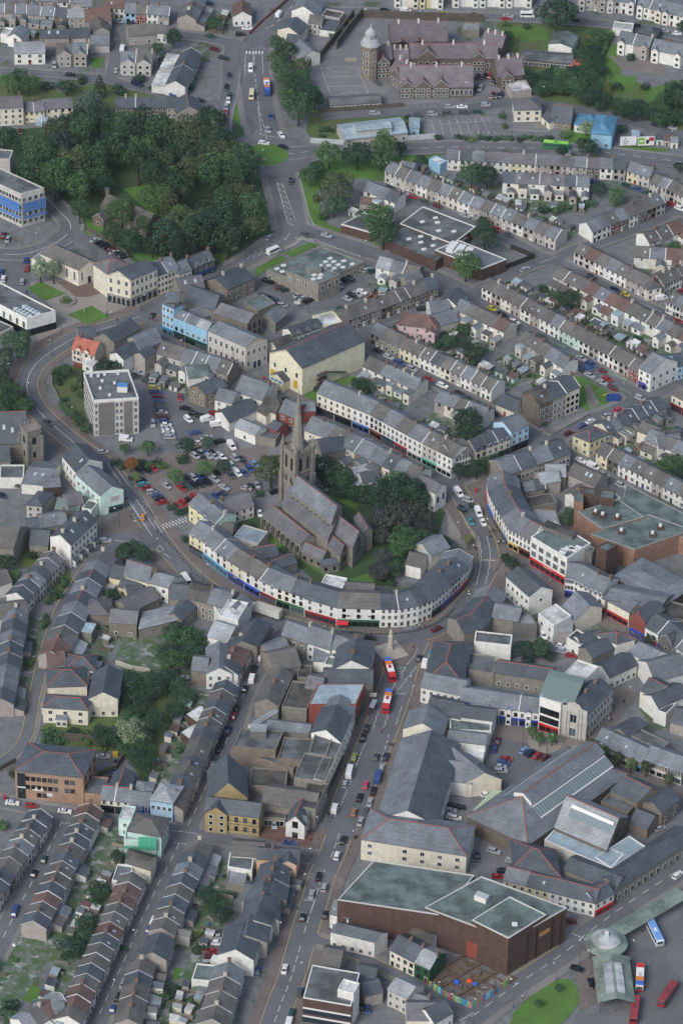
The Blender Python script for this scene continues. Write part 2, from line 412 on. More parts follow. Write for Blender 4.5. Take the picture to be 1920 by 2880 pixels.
def lettering(text,parent,loc,size,hexc,width=None,rx=math.pi/2,name='lettering',rz=0):
    cu=bpy.data.curves.new('lettering','FONT');cu.body=text;cu.size=size;cu.align_x='CENTER';cu.extrude=.02
    cu.materials.append(mat(hexc,'plain'))
    o=bpy.data.objects.new(name,cu);COL.objects.link(o)
    if parent is not None:o.parent=parent
    o.location=loc;o.rotation_euler=(rx,0,rz)
    cu.resolution_u=2;bpy.context.view_layer.update()
    me=bpy.data.meshes.new_from_object(o.evaluated_get(bpy.context.evaluated_depsgraph_get()));bpy.data.objects.remove(o)
    o=bpy.data.objects.new(name,me);COL.objects.link(o);o.parent=parent
    o.location=loc;o.rotation_euler=(rx,0,rz)
    return o
def quad_from(A,B,h,depth):
    a,b=G(A,h),G(B,h);d=b-a;n=Vector((-d.y,d.x)).normalized()
    if isinstance(depth,tuple):           # the far corner is seen: keep the plan's slight skew
        C=G(depth,h);e=d.normalized();depth=(C-b).dot(n);q=b if (C-a).dot(e) > d.length*.5 else a
        s=max(-.55*depth,min(.55*depth,(C-q).dot(e)));return [a,b,b+n*depth+e*s,a+n*depth+e*s]
    return [a,b,b+n*depth,a+n*depth]
YARDS=[]
def row(desc,pts,h,d,n,walls='g',roofs='g',kind='front',end='near',nm='terraced_house',cat='terraced house',pitch=.58,chim=.5,verge=.25,wing=None,ridge=None,fl=None,jit=.12,bs=0.0,noun='house',wc=2,shops=None,wings=None,texts=None):
    """houses built wall to wall along a polyline of eaves points; n = houses per segment"""
    V=[G(p,h) for p in pts];m=len(V);nr=[]
    for i in range(m):
        ds=[]
        if i > 0:ds.append((V[i]-V[i-1]).normalized())
        if i < m-1:ds.append((V[i+1]-V[i]).normalized())
        ns=[Vector((-x.y,x.x)) for x in ds];a=sum(ns,Vector((0,0))).normalized();nr.append(a/max(.5,a.dot(ns[0])))
    if isinstance(d,tuple):d=(G(d,h)-V[-1]).dot(nr[-1])
    if n == 0:n=[max(1,round((V[i+1]-V[i]).length/4.9)) for i in range(m-1)]
    if isinstance(n,int):
        n=[n] if m == 2 else [n]*(m-1)
    tot=sum(n);k=0;out=[]
    rng=random.Random(len(desc)*131+int(V[0].x*3));fl=fl or max(1,round((h-.3)/2.6))
    for sg in range(m-1):
        for j in range(n[sg]):
            u0,u1=j/n[sg],(j+1)/n[sg]
            a,b=V[sg].lerp(V[sg+1],u0),V[sg].lerp(V[sg+1],u1)
            na,nb=nr[sg].lerp(nr[sg+1],u0),nr[sg].lerp(nr[sg+1],u1)
            if n[sg] > 1:
                base=(V[sg+1]-V[sg]).normalized();base=Vector((-base.y,base.x))
                if 0 < j:na=base
                if j < n[sg]-1:nb=base
            q=[a,b,b+nb*d,a+na*d]
            wk,rk=walls[k % len(walls)],roofs[k % len(roofs)]
            num=k if end == 'near' else tot-1-k
            lab=f'{WALL[wk][1]} {noun}, {ROOF[rk][1]} roof, '+(f'{ORD[num]} along {desc}' if tot > 1 else desc)
            hh=h+rng.uniform(-jit,jit)
            B=Bld(nm,lab,cat,q,hh,desc.split(',')[0] if tot > 1 else None)
            B.walls(wm(wk),'gable',pitch+rng.uniform(-.02,.02))
            B.gable(rm(rk),e=(.2 if k == 0 else .0,.2 if k == tot-1 else .0),verge=TRIM if (verge and rng.random() < verge) else None,ridge_m=REDR if (ridge and rng.random() < ridge) else None)
            w=(b-a).length
            if rng.random() < .16:B.sky(rng.uniform(.25,.75),.25,.7,.9)
            if chim and rng.random() < chim:B.chimney(.985 if k == tot-1 else 1.0,.5,rng.choice([CHIM,CHIW,CHIM]))
            fr=rng.choice('wwwk');cols=max(1,round(w/2.4)) if wc is None else wc
            if kind == 'front':
                B.windows('f',cols,fl-1,1.0,1.35,1.5+2.65,2.6,fr,2)
                dl=rng.random() < .5;B.door('f',.24 if dl else .76,rng.choice(DOORS));B.place(win_mesh(1.25,1.35,fr,2),'window','f',.7 if dl else .3,1.45)
            elif kind == 'rear':
                B.windows('f',1,fl-1,.9,1.15,1.45+2.65,2.6,fr,2)
                p=rng.random();wl=rng.uniform(3.2,5.2);wk2=wk if rng.random() < .7 else rng.choice('wghc');rk2=rk if rng.random() < .6 else rng.choice('gbdl')
                wp=wings or 'glfn'
                t=wp[min(len(wp)-1,int(p*len(wp)))]
                if t == 'g':B.wing('f',.42,.98,wl,hh-1.1 if rng.random() < .55 else 2.6,wm(wk2),rm(rk2),'gable')
                elif t == 'l':B.wing('f',.06,.94,rng.uniform(2.4,3.6),2.3,wm(wk2),rm(rk2),'lean',.35)
                elif t == 'f':B.wing('f',.3,.98,wl*.8,2.7 if rng.random() < .6 else hh-.6,wm(wk2),rm(rng.choice('wfvl')),'flat')
            elif kind == 'shop':
                B.windows('f',cols,fl-1,.95,1.5,1.5+2.9,2.6,rng.choice('wwwk'),2)
                sc=shops[k % len(shops)] if shops else rng.choice(['27303a','2b4a86','6b1f22','2f4f3a','c9c4b8','1d1d20'])
                if sc:B.shop('f',.02,.98,sc,3.1,texts.get(k) if texts else None)
                else:B.windows('f',cols,1,1.1,1.5,1.5,2.6);B.door('f',.5)
            elif kind == 'wins':
                B.windows('f',cols,fl,1.0,1.35,1.5,2.65,fr,2)
            if wing:wing(B,k,wk,rk,hh,rng)
            k += 1;out.append(B)
    if kind == 'rear' and tot > 1:YARDS.append((desc,V,nr,tot,11.5))
    elif kind == 'front' and tot > 9:YARDS.append((desc,[v+x*(d+.3) for v,x in zip(V,nr)],[x*-1 for x in nr],tot,9))
    return out
def house(label,A,B,h,depth,w='g',r='g',roof='gable',name='house',cat='house',pitch=.6,ridge='u',fw=None,rw=None,lw=None,chim=(),verge=TRIM,rdg=None,door=None,ov=.3,par=.5,pm=None,sky=(),fr='w',ww=1.0,wh=1.35,hf=1.0,r2=None):
    q=quad_from(A,B,h,depth);b=Bld(name,label,cat,q,h)
    b.walls(wm(w),roof,pitch,ridge=ridge)
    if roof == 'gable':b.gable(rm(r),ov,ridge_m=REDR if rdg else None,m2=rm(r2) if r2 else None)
    elif roof == 'hip':b.hip(rm(r),ov,REDR if rdg else None,pitch,hf)
    elif roof == 'mono':b.mono(rm(r))
    else:b.flat(rm(r),par,pm or wm(w))
    for side,spec in (('f',fw),('r',rw),('l',lw)):
        if spec:b.windows(side,spec[0],spec[1],ww,wh,1.5,(h-.4)/max(1,spec[1]) if len(spec) < 3 else spec[2],fr)
    for c in chim:b.chimney(*c) if isinstance(c,tuple) else b.chimney(c)
    if door is not None:b.door('f',.5,door)
    for u,t in sky:b.sky(u,t)
    return b
# ---------------------------------------------------------------- ground, roads, paving
def smooth(pts,k=4):
    out=[];n=len(pts)
    for i in range(n-1):
        p0,p1,p2,p3=pts[max(0,i-1)],pts[i],pts[i+1],pts[min(n-1,i+2)]
        for j in range(k):
            t=j/k
            out.append(.5*((2*p1)+(p2-p0)*t+(2*p0-5*p1+4*p2-p3)*t*t+(3*p1-p0-3*p2+p3)*t ** 3))
    out.append(pts[-1]);return out
def normals(V):
    out=[]
    for i in range(len(V)):
        d=V[min(i+1,len(V)-1)]-V[max(i-1,0)];d=d.normalized();out.append(Vector((-d.y,d.x)))
    return out
def ribbon(mb,V,o0,o1,z,m):
    N=normals(V)
    for i in range(len(V)-1):
        a,b,c,d=V[i]+N[i]*o1,V[i+1]+N[i+1]*o1,V[i+1]+N[i+1]*o0,V[i]+N[i]*o0
        mb.poly([(a.x,a.y,z),(d.x,d.y,z),(c.x,c.y,z),(b.x,b.y,z)],m)
def resample(V,step):
    out=[V[0].copy()];acc=0
    for a,b in zip(V[:-1],V[1:]):
        L=(b-a).length;t=step-acc
        while t <= L and L > 0:out.append(a.lerp(b,t/L));t += step
        acc=(acc+L) % step if L < step-acc else L-(t-step)
    out.append(V[-1].copy());return out
ROADS=[]
TAR=mat('66686c','road');PAV=mat('7c7a78','road');BRK=mat('6f6763','road');WHT=mat('cfcfcb','plain');YEL=mat('b5a36a','plain')
def road(name,pts,w,pav=(1.8,1.8),m=None,dash=0,yellow=0,pm=None):
    """pts: picture points of the centre line in the current tile"""
    V=resample(smooth([G(p) for p in pts],8),1.5);ROADS.append(dict(name=name,V=V,w=w,pav=pav,m=m or TAR,dash=dash,yel=yellow,pm=pm or PAV))
MARK=[]
def line_mark(pts,w=.15,dash=None,m=None,sm=True,tl=True):
    V=[G(p) for p in pts] if tl else pts
    if sm and len(V) > 2:V=smooth(V,6)
    MARK.append((V,w,dash,m or WHT))
def make_roads():
    nr=len(ROADS);ZM=.04+.004*nr+.004
    for i,r in enumerate(ROADS):
        b=MB();ribbon(b,r['V'],-r['w']/2,r['w']/2,.04+.004*i,r['m']);o=struct(r['name'],b)
    def inside(p,skip,grow=.3):
        for j,r in enumerate(ROADS):
            if j == skip:continue
            lim=(r['w']/2+grow) ** 2
            for q in r['V']:
                if (q-p).length_squared < lim:return True
        return False
    for i,r in enumerate(ROADS):
        b=MB();V,N=r['V'],normals(r['V']);z=.17+.004*i
        for sg,pw in ((1,r['pav'][0]),(-1,r['pav'][1])):
            if not pw:continue
            for k in range(len(V)-1):
                e=r['w']/2*sg;f=(r['w']/2+pw)*sg
                a,c=V[k]+N[k]*e,V[k+1]+N[k+1]*e;a2,c2=V[k]+N[k]*f,V[k+1]+N[k+1]*f
                if inside((a+c2)/2,i):continue
                q=[a,c,c2,a2] if sg < 0 else [a2,c2,c,a]
                b.poly([(p.x,p.y,z) for p in (q if sg > 0 else [a2,c2,c,a])],r['pm'])
                b.poly([(a.x,a.y,0),(c.x,c.y,0),(c.x,c.y,z),(a.x,a.y,z)],mat('8b8a86','plain'))
        if b.f:struct('pavement',b)
    b=MB()
    for i,r in enumerate(ROADS):
        V=r['V'];N=normals(V)
        if r['dash']:
            st=max(2,int(r['dash']/1.5))
            for k in range(2,len(V)-4,st):
                if not inside(V[k+1],i,-.5):ribbon(b,V[k:k+3],-.09,.09,ZM,WHT)
        if r['yel']:
            for sg in (1,-1):
                if r['yel'] in (2,sg) or r['yel'] == 3:
                    for k in range(len(V)-1):
                        p=V[k]+N[k]*(r['w']/2-.4)*sg
                        if not inside(p,i,0):ribbon(b,V[k:k+2],(r['w']/2-.42)*sg-.11,(r['w']/2-.42)*sg+.11,ZM,YEL)
    for V,w,dash,m in MARK:
        if dash:
            V=resample(V,dash/2);
            for k in range(0,len(V)-1,2):ribbon(b,V[k:k+2],-w/2,w/2,ZM+.004,m)
        else:ribbon(b,V,-w/2,w/2,ZM+.004,m)
    struct('road_markings',b);return ZM
_az=[0]
def area(name,pts,m,z=None,kind='structure',sm=False,label=None,cat=None,hgt=0):
    V=[G(p) for p in pts]
    if sm:V=smooth(V+[V[0]],5)[:-1]
    _az[0] += 1;z=z if z is not None else .004+.0005*_az[0]
    a=sum(V[i].x*V[(i+1) % len(V)].y-V[(i+1) % len(V)].x*V[i].y for i in range(len(V)))
    if a < 0:V=V[::-1]
    b=MB()
    if hgt:b.prism([(p.x,p.y) for p in V],0,hgt,mat('8b8a86','plain'),m)
    else:b.poly([(p.x,p.y,z) for p in V],m)
    o=b.build(name);o['kind']=kind
    if label:tag(o,label,cat)
    return o
# ---------------------------------------------------------------- trees
def crown_mesh(name,seed,shape,m,n=1500,leaf=.13):
    r=random.Random(seed);b=MB();lobes=[]
    if shape == 'round':
        lobes=[(Vector((0,0,0)),.72)]
        for k in range(17):
            th=r.uniform(0,6.28);ph=r.uniform(-.35,1.2);rr=r.uniform(.5,.8)
            lobes.append((Vector((math.cos(th)*math.cos(ph)*rr,math.sin(th)*math.cos(ph)*rr,math.sin(ph)*rr*.95)),r.uniform(.2,.42)))
    elif shape == 'cone':
        for k in range(16):
            t=k/15;rr=.62*(1-t) ** .8+.04;th=k*2.4
            lobes.append((Vector((math.cos(th)*rr*.45,math.sin(th)*rr*.45,-.95+2.0*t)),rr*.8+.06))
    elif shape == 'tall':
        for k in range(15):
            t=k/14;rr=.62*math.sin(math.pi*min(1,.22+t*.8))+.06;th=k*2.4
            lobes.append((Vector((math.cos(th)*rr*.6,math.sin(th)*rr*.6,-.85+1.75*t)),rr*.62+.08))
    elif shape == 'bush':
        for k in range(9):
            th=r.uniform(0,6.28);rr=r.uniform(0,.7);lobes.append((Vector((math.cos(th)*rr,math.sin(th)*rr,r.uniform(-.25,.15))),r.uniform(.3,.5)))
    elif shape == 'weep':
        for k in range(14):
            th=r.uniform(0,6.28);rr=r.uniform(.2,.6);lobes.append((Vector((math.cos(th)*rr,math.sin(th)*rr,r.uniform(-.5,.6)-rr*.3)),r.uniform(.25,.4)))
    tot=sum(x[1] ** 2 for x in lobes)
    for c,rad in lobes:
        k=int(n*rad*rad/tot)+4
        for _ in range(k):
            v=Vector((r.gauss(0,1),r.gauss(0,1),r.gauss(0,1)+.25)).normalized();p=c+v*rad*r.uniform(.78,1.08)
            if any((p-c2).length < r2*.62 for c2,r2 in lobes):continue
            nn=(v+Vector((r.gauss(0,.55),r.gauss(0,.55),r.gauss(0,.55)+.2))).normalized()
            t=nn.orthogonal().normalized();s=nn.cross(t);a=r.uniform(0,6.28);t,s=t*math.cos(a)+s*math.sin(a),s*math.cos(a)-t*math.sin(a)
            L=leaf*r.uniform(.6,1.35);w=L*r.uniform(.5,.9)
            b.poly([p-t*L*.5,p+s*w*.5-t*L*.1,p+t*L*.55+nn*L*.15,p-s*w*.5-t*L*.05],m)
    return b.mesh(name)
def trunk_mesh(seed):
    r=random.Random(seed);b=MB();m=mat('4a3f33','brick')
    b.tube(0,0,-.02,.62,.05,.03,m,7)
    for k in range(5):
        a=k*1.26+r.uniform(-.3,.3);p0=Vector((0,0,r.uniform(.34,.5)));p1=p0+Vector((math.cos(a)*.24,math.sin(a)*.24,r.uniform(.15,.3)))
        rg=lambda c,q:[(c.x+q*math.cos(i*1.57),c.y+q*math.sin(i*1.57),c.z) for i in range(4)]
        b.loft([rg(p0,.018),rg(p1,.006)],m)
    return b.mesh('trunk')
LEAF=dict(d='2c4432',m='3a5639',l='4f6c42',y='647343',b='47563a',p='3d4341',e='273d33',g='42613a',o='8a6038',w='6a7d63',s='4c6058')
LN=dict(d='dark green',m='mid green',l='light green',y='yellow-green',b='brownish green',p='dark purple',e='blackish evergreen',g='fresh green',o='orange',w='pale grey-green',s='blue-grey')
_tc={}
def tree(x,y,R,H,col='m',shape='round',label='',group=None,nm=None,tl=True,cz=None,rng=random.Random(5)):
    """x,y: picture point of the crown's middle; R crown radius, H height (m)"""
    half=(H*.42 if shape != 'bush' else H*.5);zc=H-half if cz is None else cz
    if shape == 'cone':half=H*.46;zc=H-half
    p=G((x,y),zc) if tl else Vector((x,y))
    k=(shape,rng.randrange(4),col)
    if k not in _tc:
        _tc[k]=crown_mesh('crown',k[1]*7+len(shape),shape,mat(LEAF[col],'leaf'),{'bush':420,'cone':1900,'tall':1900,'round':3400,'weep':1600}[shape],{'bush':.22,'round':.098}.get(shape,.105))
    if ('t',k[1]) not in _tc:_tc[('t',k[1])]=trunk_mesh(k[1])
    me=_tc[k];sc=(R*rng.uniform(.94,1.06),R*rng.uniform(.94,1.06),half*(1 if shape != 'bush' else 1.3))
    if shape == 'bush':
        o=link(nm or 'shrub',me,None,(p.x,p.y,H*.42),rng.uniform(0,6.28));o.scale=sc
        return tag(o,label,'shrub',group)
    t=thing(nm or {'cone':'conifer_tree','tall':'tall_tree','weep':'willow_tree'}.get(shape,'broadleaf_tree'),label,'tree',(p.x,p.y,0),rng.uniform(0,6.28),group)
    c=link('crown',me,t,(0,0,zc));c.scale=sc
    tr=link('trunk',_tc[('t',k[1])],t);tr.scale=(H*.6,H*.6,H)
    return t
def trees(desc,lst,group=None,R=4,H=9,end='from the left'):
    n=len(lst)
    for i,e in enumerate(lst):
        x,y=e[0],e[1];col=e[2] if len(e) > 2 else 'm';r=e[3] if len(e) > 3 else R;h=e[4] if len(e) > 4 else H;sh=e[5] if len(e) > 5 else 'round'
        kind={'round':'round-crowned tree','cone':'pointed conifer','tall':'tall narrow tree','bush':'shrub','weep':'drooping willow'}[sh]
        tree(x,y,r,h,col,sh,f'{LN[col]} {kind} {desc}'+(f', {ORD[i]} {end}' if n > 1 else ''),group or (desc if n > 1 else None))
# ---------------------------------------------------------------- vehicles
CARC=dict(s=('9a9ea2','silver'),k=('17191c','black'),r=('8e2a2c','red'),b=('34497a','blue'),w=('dadada','white'),g=('4a4e52','dark grey'),n=('1c2740','navy'),
            y=('b8a83a','yellow'),o=('c9822a','orange'),e=('27463f','dark green'),l=('6f94b8','light blue'),m=('5a1d26','maroon'),t=('3d7f8a','teal'),p=('b83a56','pink-red'),v=('8e9a4a','lime'),c=('9a6a4a','copper'),a=('c9bfa0','cream'))
_cc={}
def prof_body(b,prof,w,m,inset=0.0):
    """extrude a side profile (x,z) across the width w; inset narrows it with height"""
    zs=[z for x,z in prof];zm=max(zs);z0=min(zs)
    hw=lambda z:w/2-inset*max(0,(z-z0)/(zm-z0+1e-6))
    A=[(x,-hw(z),z) for x,z in prof];B=[(x,hw(z),z) for x,z in prof];n=len(prof)
    for i in range(n):
        j=(i+1) % n;b.poly([A[i],B[i],B[j],A[j]][::-1],m)
    b.poly(A,m);b.poly(B[::-1],m)
LIGHT=mat('d8d8d0','plain');TAIL=mat('8a1515','plain');RUB=mat('141416','plain');RIM=mat('8d9095','metal')
def wheel_mesh(r=.31):
    if ('wh',r) not in _cc:
        b=MB();n=12
        rg=lambda rr,y:[(rr*math.cos(k*6.2832/n),y,rr*math.sin(k*6.2832/n)) for k in range(n)]
        b.loft([rg(r*.9,-.1),rg(r,-.06),rg(r,.06),rg(r*.9,.1)],RUB)
        for y,s in ((-.105,1),(.105,-1)):b.poly(rg(r*.6,y)[::s],RIM)
        _cc[('wh',r)]=b.mesh('wheel')
    return _cc[('wh',r)]
CT={  # body profile, glasshouse profile, width, wheelbase, name, category
    'hatch':([(-1.9,.28),(1.9,.28),(1.95,.55),(1.75,.76),(.9,.92),(-1.75,.96),(-1.95,.6)],[(.95,.9),(.25,1.42),(-1.25,1.45),(-1.8,.95)],1.68,2.45,'hatchback','hatchback'),
    'saloon':([(-2.2,.28),(2.2,.28),(2.25,.55),(2.05,.74),(.95,.9),(-1.4,.94),(-2.15,.9),(-2.25,.6)],[(1.0,.88),(.3,1.38),(-.9,1.4),(-1.6,.92)],1.74,2.65,'saloon','saloon car'),
    'estate':([(-2.2,.28),(2.2,.28),(2.25,.55),(2.05,.76),(1.0,.92),(-2.15,.96),(-2.25,.6)],[(1.05,.9),(.35,1.44),(-1.9,1.46),(-2.15,.95)],1.74,2.65,'estate car','estate car'),
    'mpv':([(-2.0,.3),(2.0,.3),(2.05,.6),(1.85,.85),(1.2,1.0),(-2.0,1.05),(-2.05,.6)],[(1.3,.98),(.55,1.6),(-1.75,1.64),(-2.0,1.04)],1.78,2.6,'tall car','car'),
}
def car_meshes(t):
    if t in _cc:return _cc[t]
    paint=mat('888888','paint');b=MB();g=MB()
    if t in CT:
        body,cab,w,wb,_,_=CT[t]
        prof_body(b,body,w,paint,.06);prof_body(b,cab,w-.14,paint,.2)
        x1,x0=body[1][0],body[0][0]
        for y in (-.55,.55):
            b.box(x1-.05,x1+.05,y-.18,y+.18,.55,.7,LIGHT);b.box(x0-.05,x0+.02,y-.15,y+.15,.6,.8,TAIL)
        (fx,fz),(rx,rz),(bx,bz),(ex,ez)=cab;W=(w-.14)/2
        # windscreen and rear window
        hw=lambda z:W-.2*(z-min(fz,ez))/(max(rz,bz)-min(fz,ez))
        def strip(p,q,off):
            b0=Vector(p).lerp(Vector(q),.1);b1=Vector(p).lerp(Vector(q),.92);o=Vector(off)
            g.poly([(b0.x+o.x,-hw(b0.y)+.06,b0.y+o.y),(b0.x+o.x,hw(b0.y)-.06,b0.y+o.y),(b1.x+o.x,hw(b1.y)-.05,b1.y+o.y),(b1.x+o.x,-hw(b1.y)+.05,b1.y+o.y)],GLASS)
        strip((fx,fz),(rx,rz),(.02,.02));strip((ex,ez),(bx,bz),(-.02,.02))
        for sg in (-1,1):
            zb,zt=max(fz,ez)+.06,min(rz,bz)-.08
            for xa,xb in ((.0,.47),(.52,1.0)):
                lo=lambda s:(ex+.2)+(fx-.28-ex-.2+.0)*s;hi=lambda s:(bx+.1)+(rx-.12-bx+.02)*s
                g.poly([(lo(xa),sg*(hw(zb)+.015),zb),(lo(xb),sg*(hw(zb)+.015),zb),(hi(xb),sg*(hw(zt)+.015),zt),(hi(xa),sg*(hw(zt)+.015),zt)],GLASS)
        ws=[(wb/2,w/2-.1,.31),(-wb/2,w/2-.1,.31)]
    elif t == 'van':
        prof_body(b,[(-2.5,.32),(2.4,.32),(2.45,.7),(2.2,1.05),(1.55,1.2),(.95,2.05),(-2.4,2.1),(-2.5,1.9)],1.9,paint,.1)
        g.poly([(1.57,-.72,1.24),(1.57,.72,1.24),(1.06,.68,1.96),(1.06,-.68,1.96)],GLASS)
        for sg in (-1,1):g.poly([(.35,sg*.91,1.3),(1.35,sg*.91,1.3),(.98,sg*.885,1.85),(.35,sg*.885,1.85)],GLASS);g.poly([(-2.48,sg*.35-.25,1.3),(-2.48,sg*.35+.25,1.3),(-2.42,sg*.35+.25,1.85),(-2.42,sg*.35-.25,1.85)],GLASS)
        ws=[(1.55,.85,.34),(-1.5,.85,.34)]
    elif t == 'minibus':
        prof_body(b,[(-3,.35),(2.9,.35),(2.95,.9),(2.6,1.2),(2.05,2.4),(-2.9,2.5),(-3,2.3)],2.05,paint,.1)
        g.poly([(2.56,-.85,1.35),(2.56,.85,1.35),(2.16,.82,2.2),(2.16,-.82,2.2)],GLASS)
        for sg in (-1,1):g.poly([(-2.7,sg*1.0,1.35),(2.1,sg*1.0,1.35),(1.95,sg*.96,2.1),(-2.7,sg*.96,2.1)],GLASS)
        g.poly([(-2.99,-.7,1.4),(-2.99,.7,1.4),(-2.95,.7,2.2),(-2.95,-.7,2.2)],GLASS)
        ws=[(1.9,.95,.38),(-1.8,.95,.38)]
    _cc[t]=(b.mesh('body'),g.mesh('window'),ws);return _cc[t]
ZR=.16
def car(pos,ang,col='s',t='hatch',label='',group=None,name=None):
    bm,gm,ws=car_meshes(t);hexc,cn=CARC[col]
    nm=name or {'van':'parked_van','minibus':'minibus'}.get(t,'parked_car')
    th=thing(nm,label,{'van':'van','minibus':'minibus'}.get(t,'car'),(pos.x,pos.y,ZR),ang,group)
    o=link('body',bm,th)
    o.material_slots[0].link='OBJECT';o.material_slots[0].material=mat(hexc,'paint')
    link('window',gm,th)
    for x,y,r in ws:
        for sg in (-1,1):link('wheel',wheel_mesh(r),th,(x,y*sg,r))
    return th
def cars(desc,lst,ang=None,group=None,end='from the near end',parked='parked',jit=.04,rng=random.Random(3)):
    """lst of (x, y, colour[, type[, dx, dy]]); heading = picture vector ang (dx, dy) or per car"""
    cnt={};tot={}
    KN={'hatch':'hatchback','saloon':'saloon','estate':'estate car','mpv':'tall car','van':'van','minibus':'minibus'}
    full=[]
    for e in lst:
        t=e[3] if len(e) > 3 and e[3] else rng.choice(['hatch','hatch','saloon','estate','mpv']);full.append((e,t));k=(e[2],t);tot[k]=tot.get(k,0)+1
    for e,t in full:
        p=G(e[:2],.7);d=e[4:6] if len(e) > 5 else ang;q=G((e[0]+d[0],e[1]+d[1]),.7)-p
        k=(e[2],t);cnt[k]=cnt.get(k,0)+1;wh=CARC[e[2]][1]
        lab=f'{wh} {KN[t]} {parked} {desc}'+(f', {ORD[cnt[k] - 1]} {end}' if tot[k] > 1 else '')
        car(p,math.atan2(q.y,q.x)+rng.uniform(-jit,jit),e[2],t,lab,group or (('cars '+desc) if len(lst) > 1 else None),'passing_car' if parked != 'parked' and t not in ('van','minibus') else None)
def bus(p,ang,label,roof,sides,L=10.5,W=2.5,H=2.95,front='9a1c22',group=None):
    th=thing('bus',label,'bus',(p.x,p.y,ZR),ang,group);b=MB();x0,x1=-L/2,L/2
    m=mat(sides,'paint');fm=mat(front,'paint')
    prof_body(b,[(x0,.35),(x1,.35),(x1,1.6),(x1-.15,H-.2),(x1-.5,H),(x0+.3,H),(x0,H-.2)],W,m,.08)
    b.build('body',th);r=MB();n=len(roof)
    for i,c in enumerate(roof):xa,xb=x0+.3+(L-.8)*i/n,x0+.3+(L-.8)*(i+1)/n;r.box(xa,xb,-W/2+.12,W/2-.12,H-.02,H+.04,mat(c,'paint'))
    r.box(-1,.6,-.5,.5,H+.04,H+.16,m);r.build('roof_panel',th)
    g=MB();
    for sg in (-1,1):
        for k in range(6):xa=x0+.5+(L-1.2)*k/6;g.poly([(xa,sg*(W/2-.01),1.35),(xa+(L-1.2)/6-.12,sg*(W/2-.01),1.35),(xa+(L-1.2)/6-.12,sg*(W/2-.035),2.4),(xa,sg*(W/2-.035),2.4)],GLASS)
    g.poly([(x1+.01,-W/2+.2,1.2),(x1+.01,W/2-.2,1.2),(x1-.1,W/2-.25,2.5),(x1-.1,-W/2+.25,2.5)],GLASS)
    g.poly([(x0-.02,-W/2+.3,1.5),(x0-.02,W/2-.3,1.5),(x0-.02,W/2-.3,2.3),(x0-.02,-W/2+.3,2.3)],GLASS);g.build('window',th)
    f=MB();f.box(x0-.04,x0+.02,-W/2+.1,W/2-.1,.4,1.35,fm);f.box(x1-.02,x1+.04,-W/2+.1,W/2-.1,.4,1.1,fm);f.build('end_panel',th)
    for x in (x1-2.4,x0+2.4):
        for sg in (-1,1):link('wheel',wheel_mesh(.48),th,(x,sg*(W/2-.12),.48))
    return th
# ---------------------------------------------------------------- people and street furniture
def person_meshes():
    if 'pm' in _cc:return _cc['pm']
    me=bpy.data.meshes.new('skel')
    v=[(0,0,.95),(0,.02,1.2),(0,.02,1.42),(0,0,1.55),(0,-.02,1.68),(.1,0,.9),(.12,-.12,.5),(.12,-.02,.07),(.12,-.16,.04),(-.1,0,.9),(-.12,.12,.5),(-.12,.22,.08),(-.12,.1,.04),(.2,.02,1.4),(.27,.06,1.12),(.25,-.05,.86),(-.2,.02,1.4),(-.27,-.02,1.12),(-.25,-.16,.9)]
    e=[(0,1),(1,2),(2,3),(3,4),(0,5),(5,6),(6,7),(7,8),(0,9),(9,10),(10,11),(11,12),(2,13),(13,14),(14,15),(2,16),(16,17),(17,18)]
    rad=[.16,.15,.16,.06,.11,.1,.075,.05,.05,.1,.075,.05,.05,.075,.055,.045,.075,.055,.045]
    me.from_pydata(v,e,[]);o=bpy.data.objects.new('skel',me);COL.objects.link(o)
    md=o.modifiers.new('s','SKIN');s2=o.modifiers.new('u','SUBSURF');s2.levels=1
    for sv,r in zip(me.skin_vertices[0].data,rad):sv.radius=(r,r)
    me.skin_vertices[0].data[0].use_root=True
    bpy.context.view_layer.update()
    ev=o.evaluated_get(bpy.context.evaluated_depsgraph_get());em=bpy.data.meshes.new_from_object(ev)
    bpy.data.objects.remove(o);em.materials.clear()
    em.materials.append(mat('777777','plain'));em.materials.append(mat('23262e','plain'));em.materials.append(mat('b98d76','plain'));em.materials.append(mat('35271d','plain'))
    for p in em.polygons:
        c=p.center;p.material_index=3 if c.z > 1.68 else 2 if c.z > 1.5 or (c.z < .95 and abs(c.x) > .19) else 0 if c.z > .93 else 1
        p.use_smooth=True
    _cc['pm']=em;return em
def people(desc,lst,rng=random.Random(9)):
    cn=dict(r=('a3272c','red'),k=('1c1d22','black'),w=('d6d6d2','white'),b=('35507f','blue'),g=('6d7278','grey'),y=('c5d92a','fluorescent yellow'),p=('a36a8c','pink'),t=('8c7a62','tan'))
    tot={};cnt={}
    for e in lst:tot[e[2]]=tot.get(e[2],0)+1
    for x,y,c in lst:
        p=G((x,y),.85);cnt[c]=cnt.get(c,0)+1
        o=link('person',person_meshes(),None,(p.x,p.y,.18),rng.uniform(0,6.28))
        o.material_slots[0].link='OBJECT';o.material_slots[0].material=mat(cn[c][0],'plain');o.scale=(1.05,1.05,1.0)
        tag(o,f'person in a {cn[c][1]} top walking {desc}'+(f', {ORD[cnt[c] - 1]} from the left' if tot[c] > 1 else ''),'person','people '+desc)
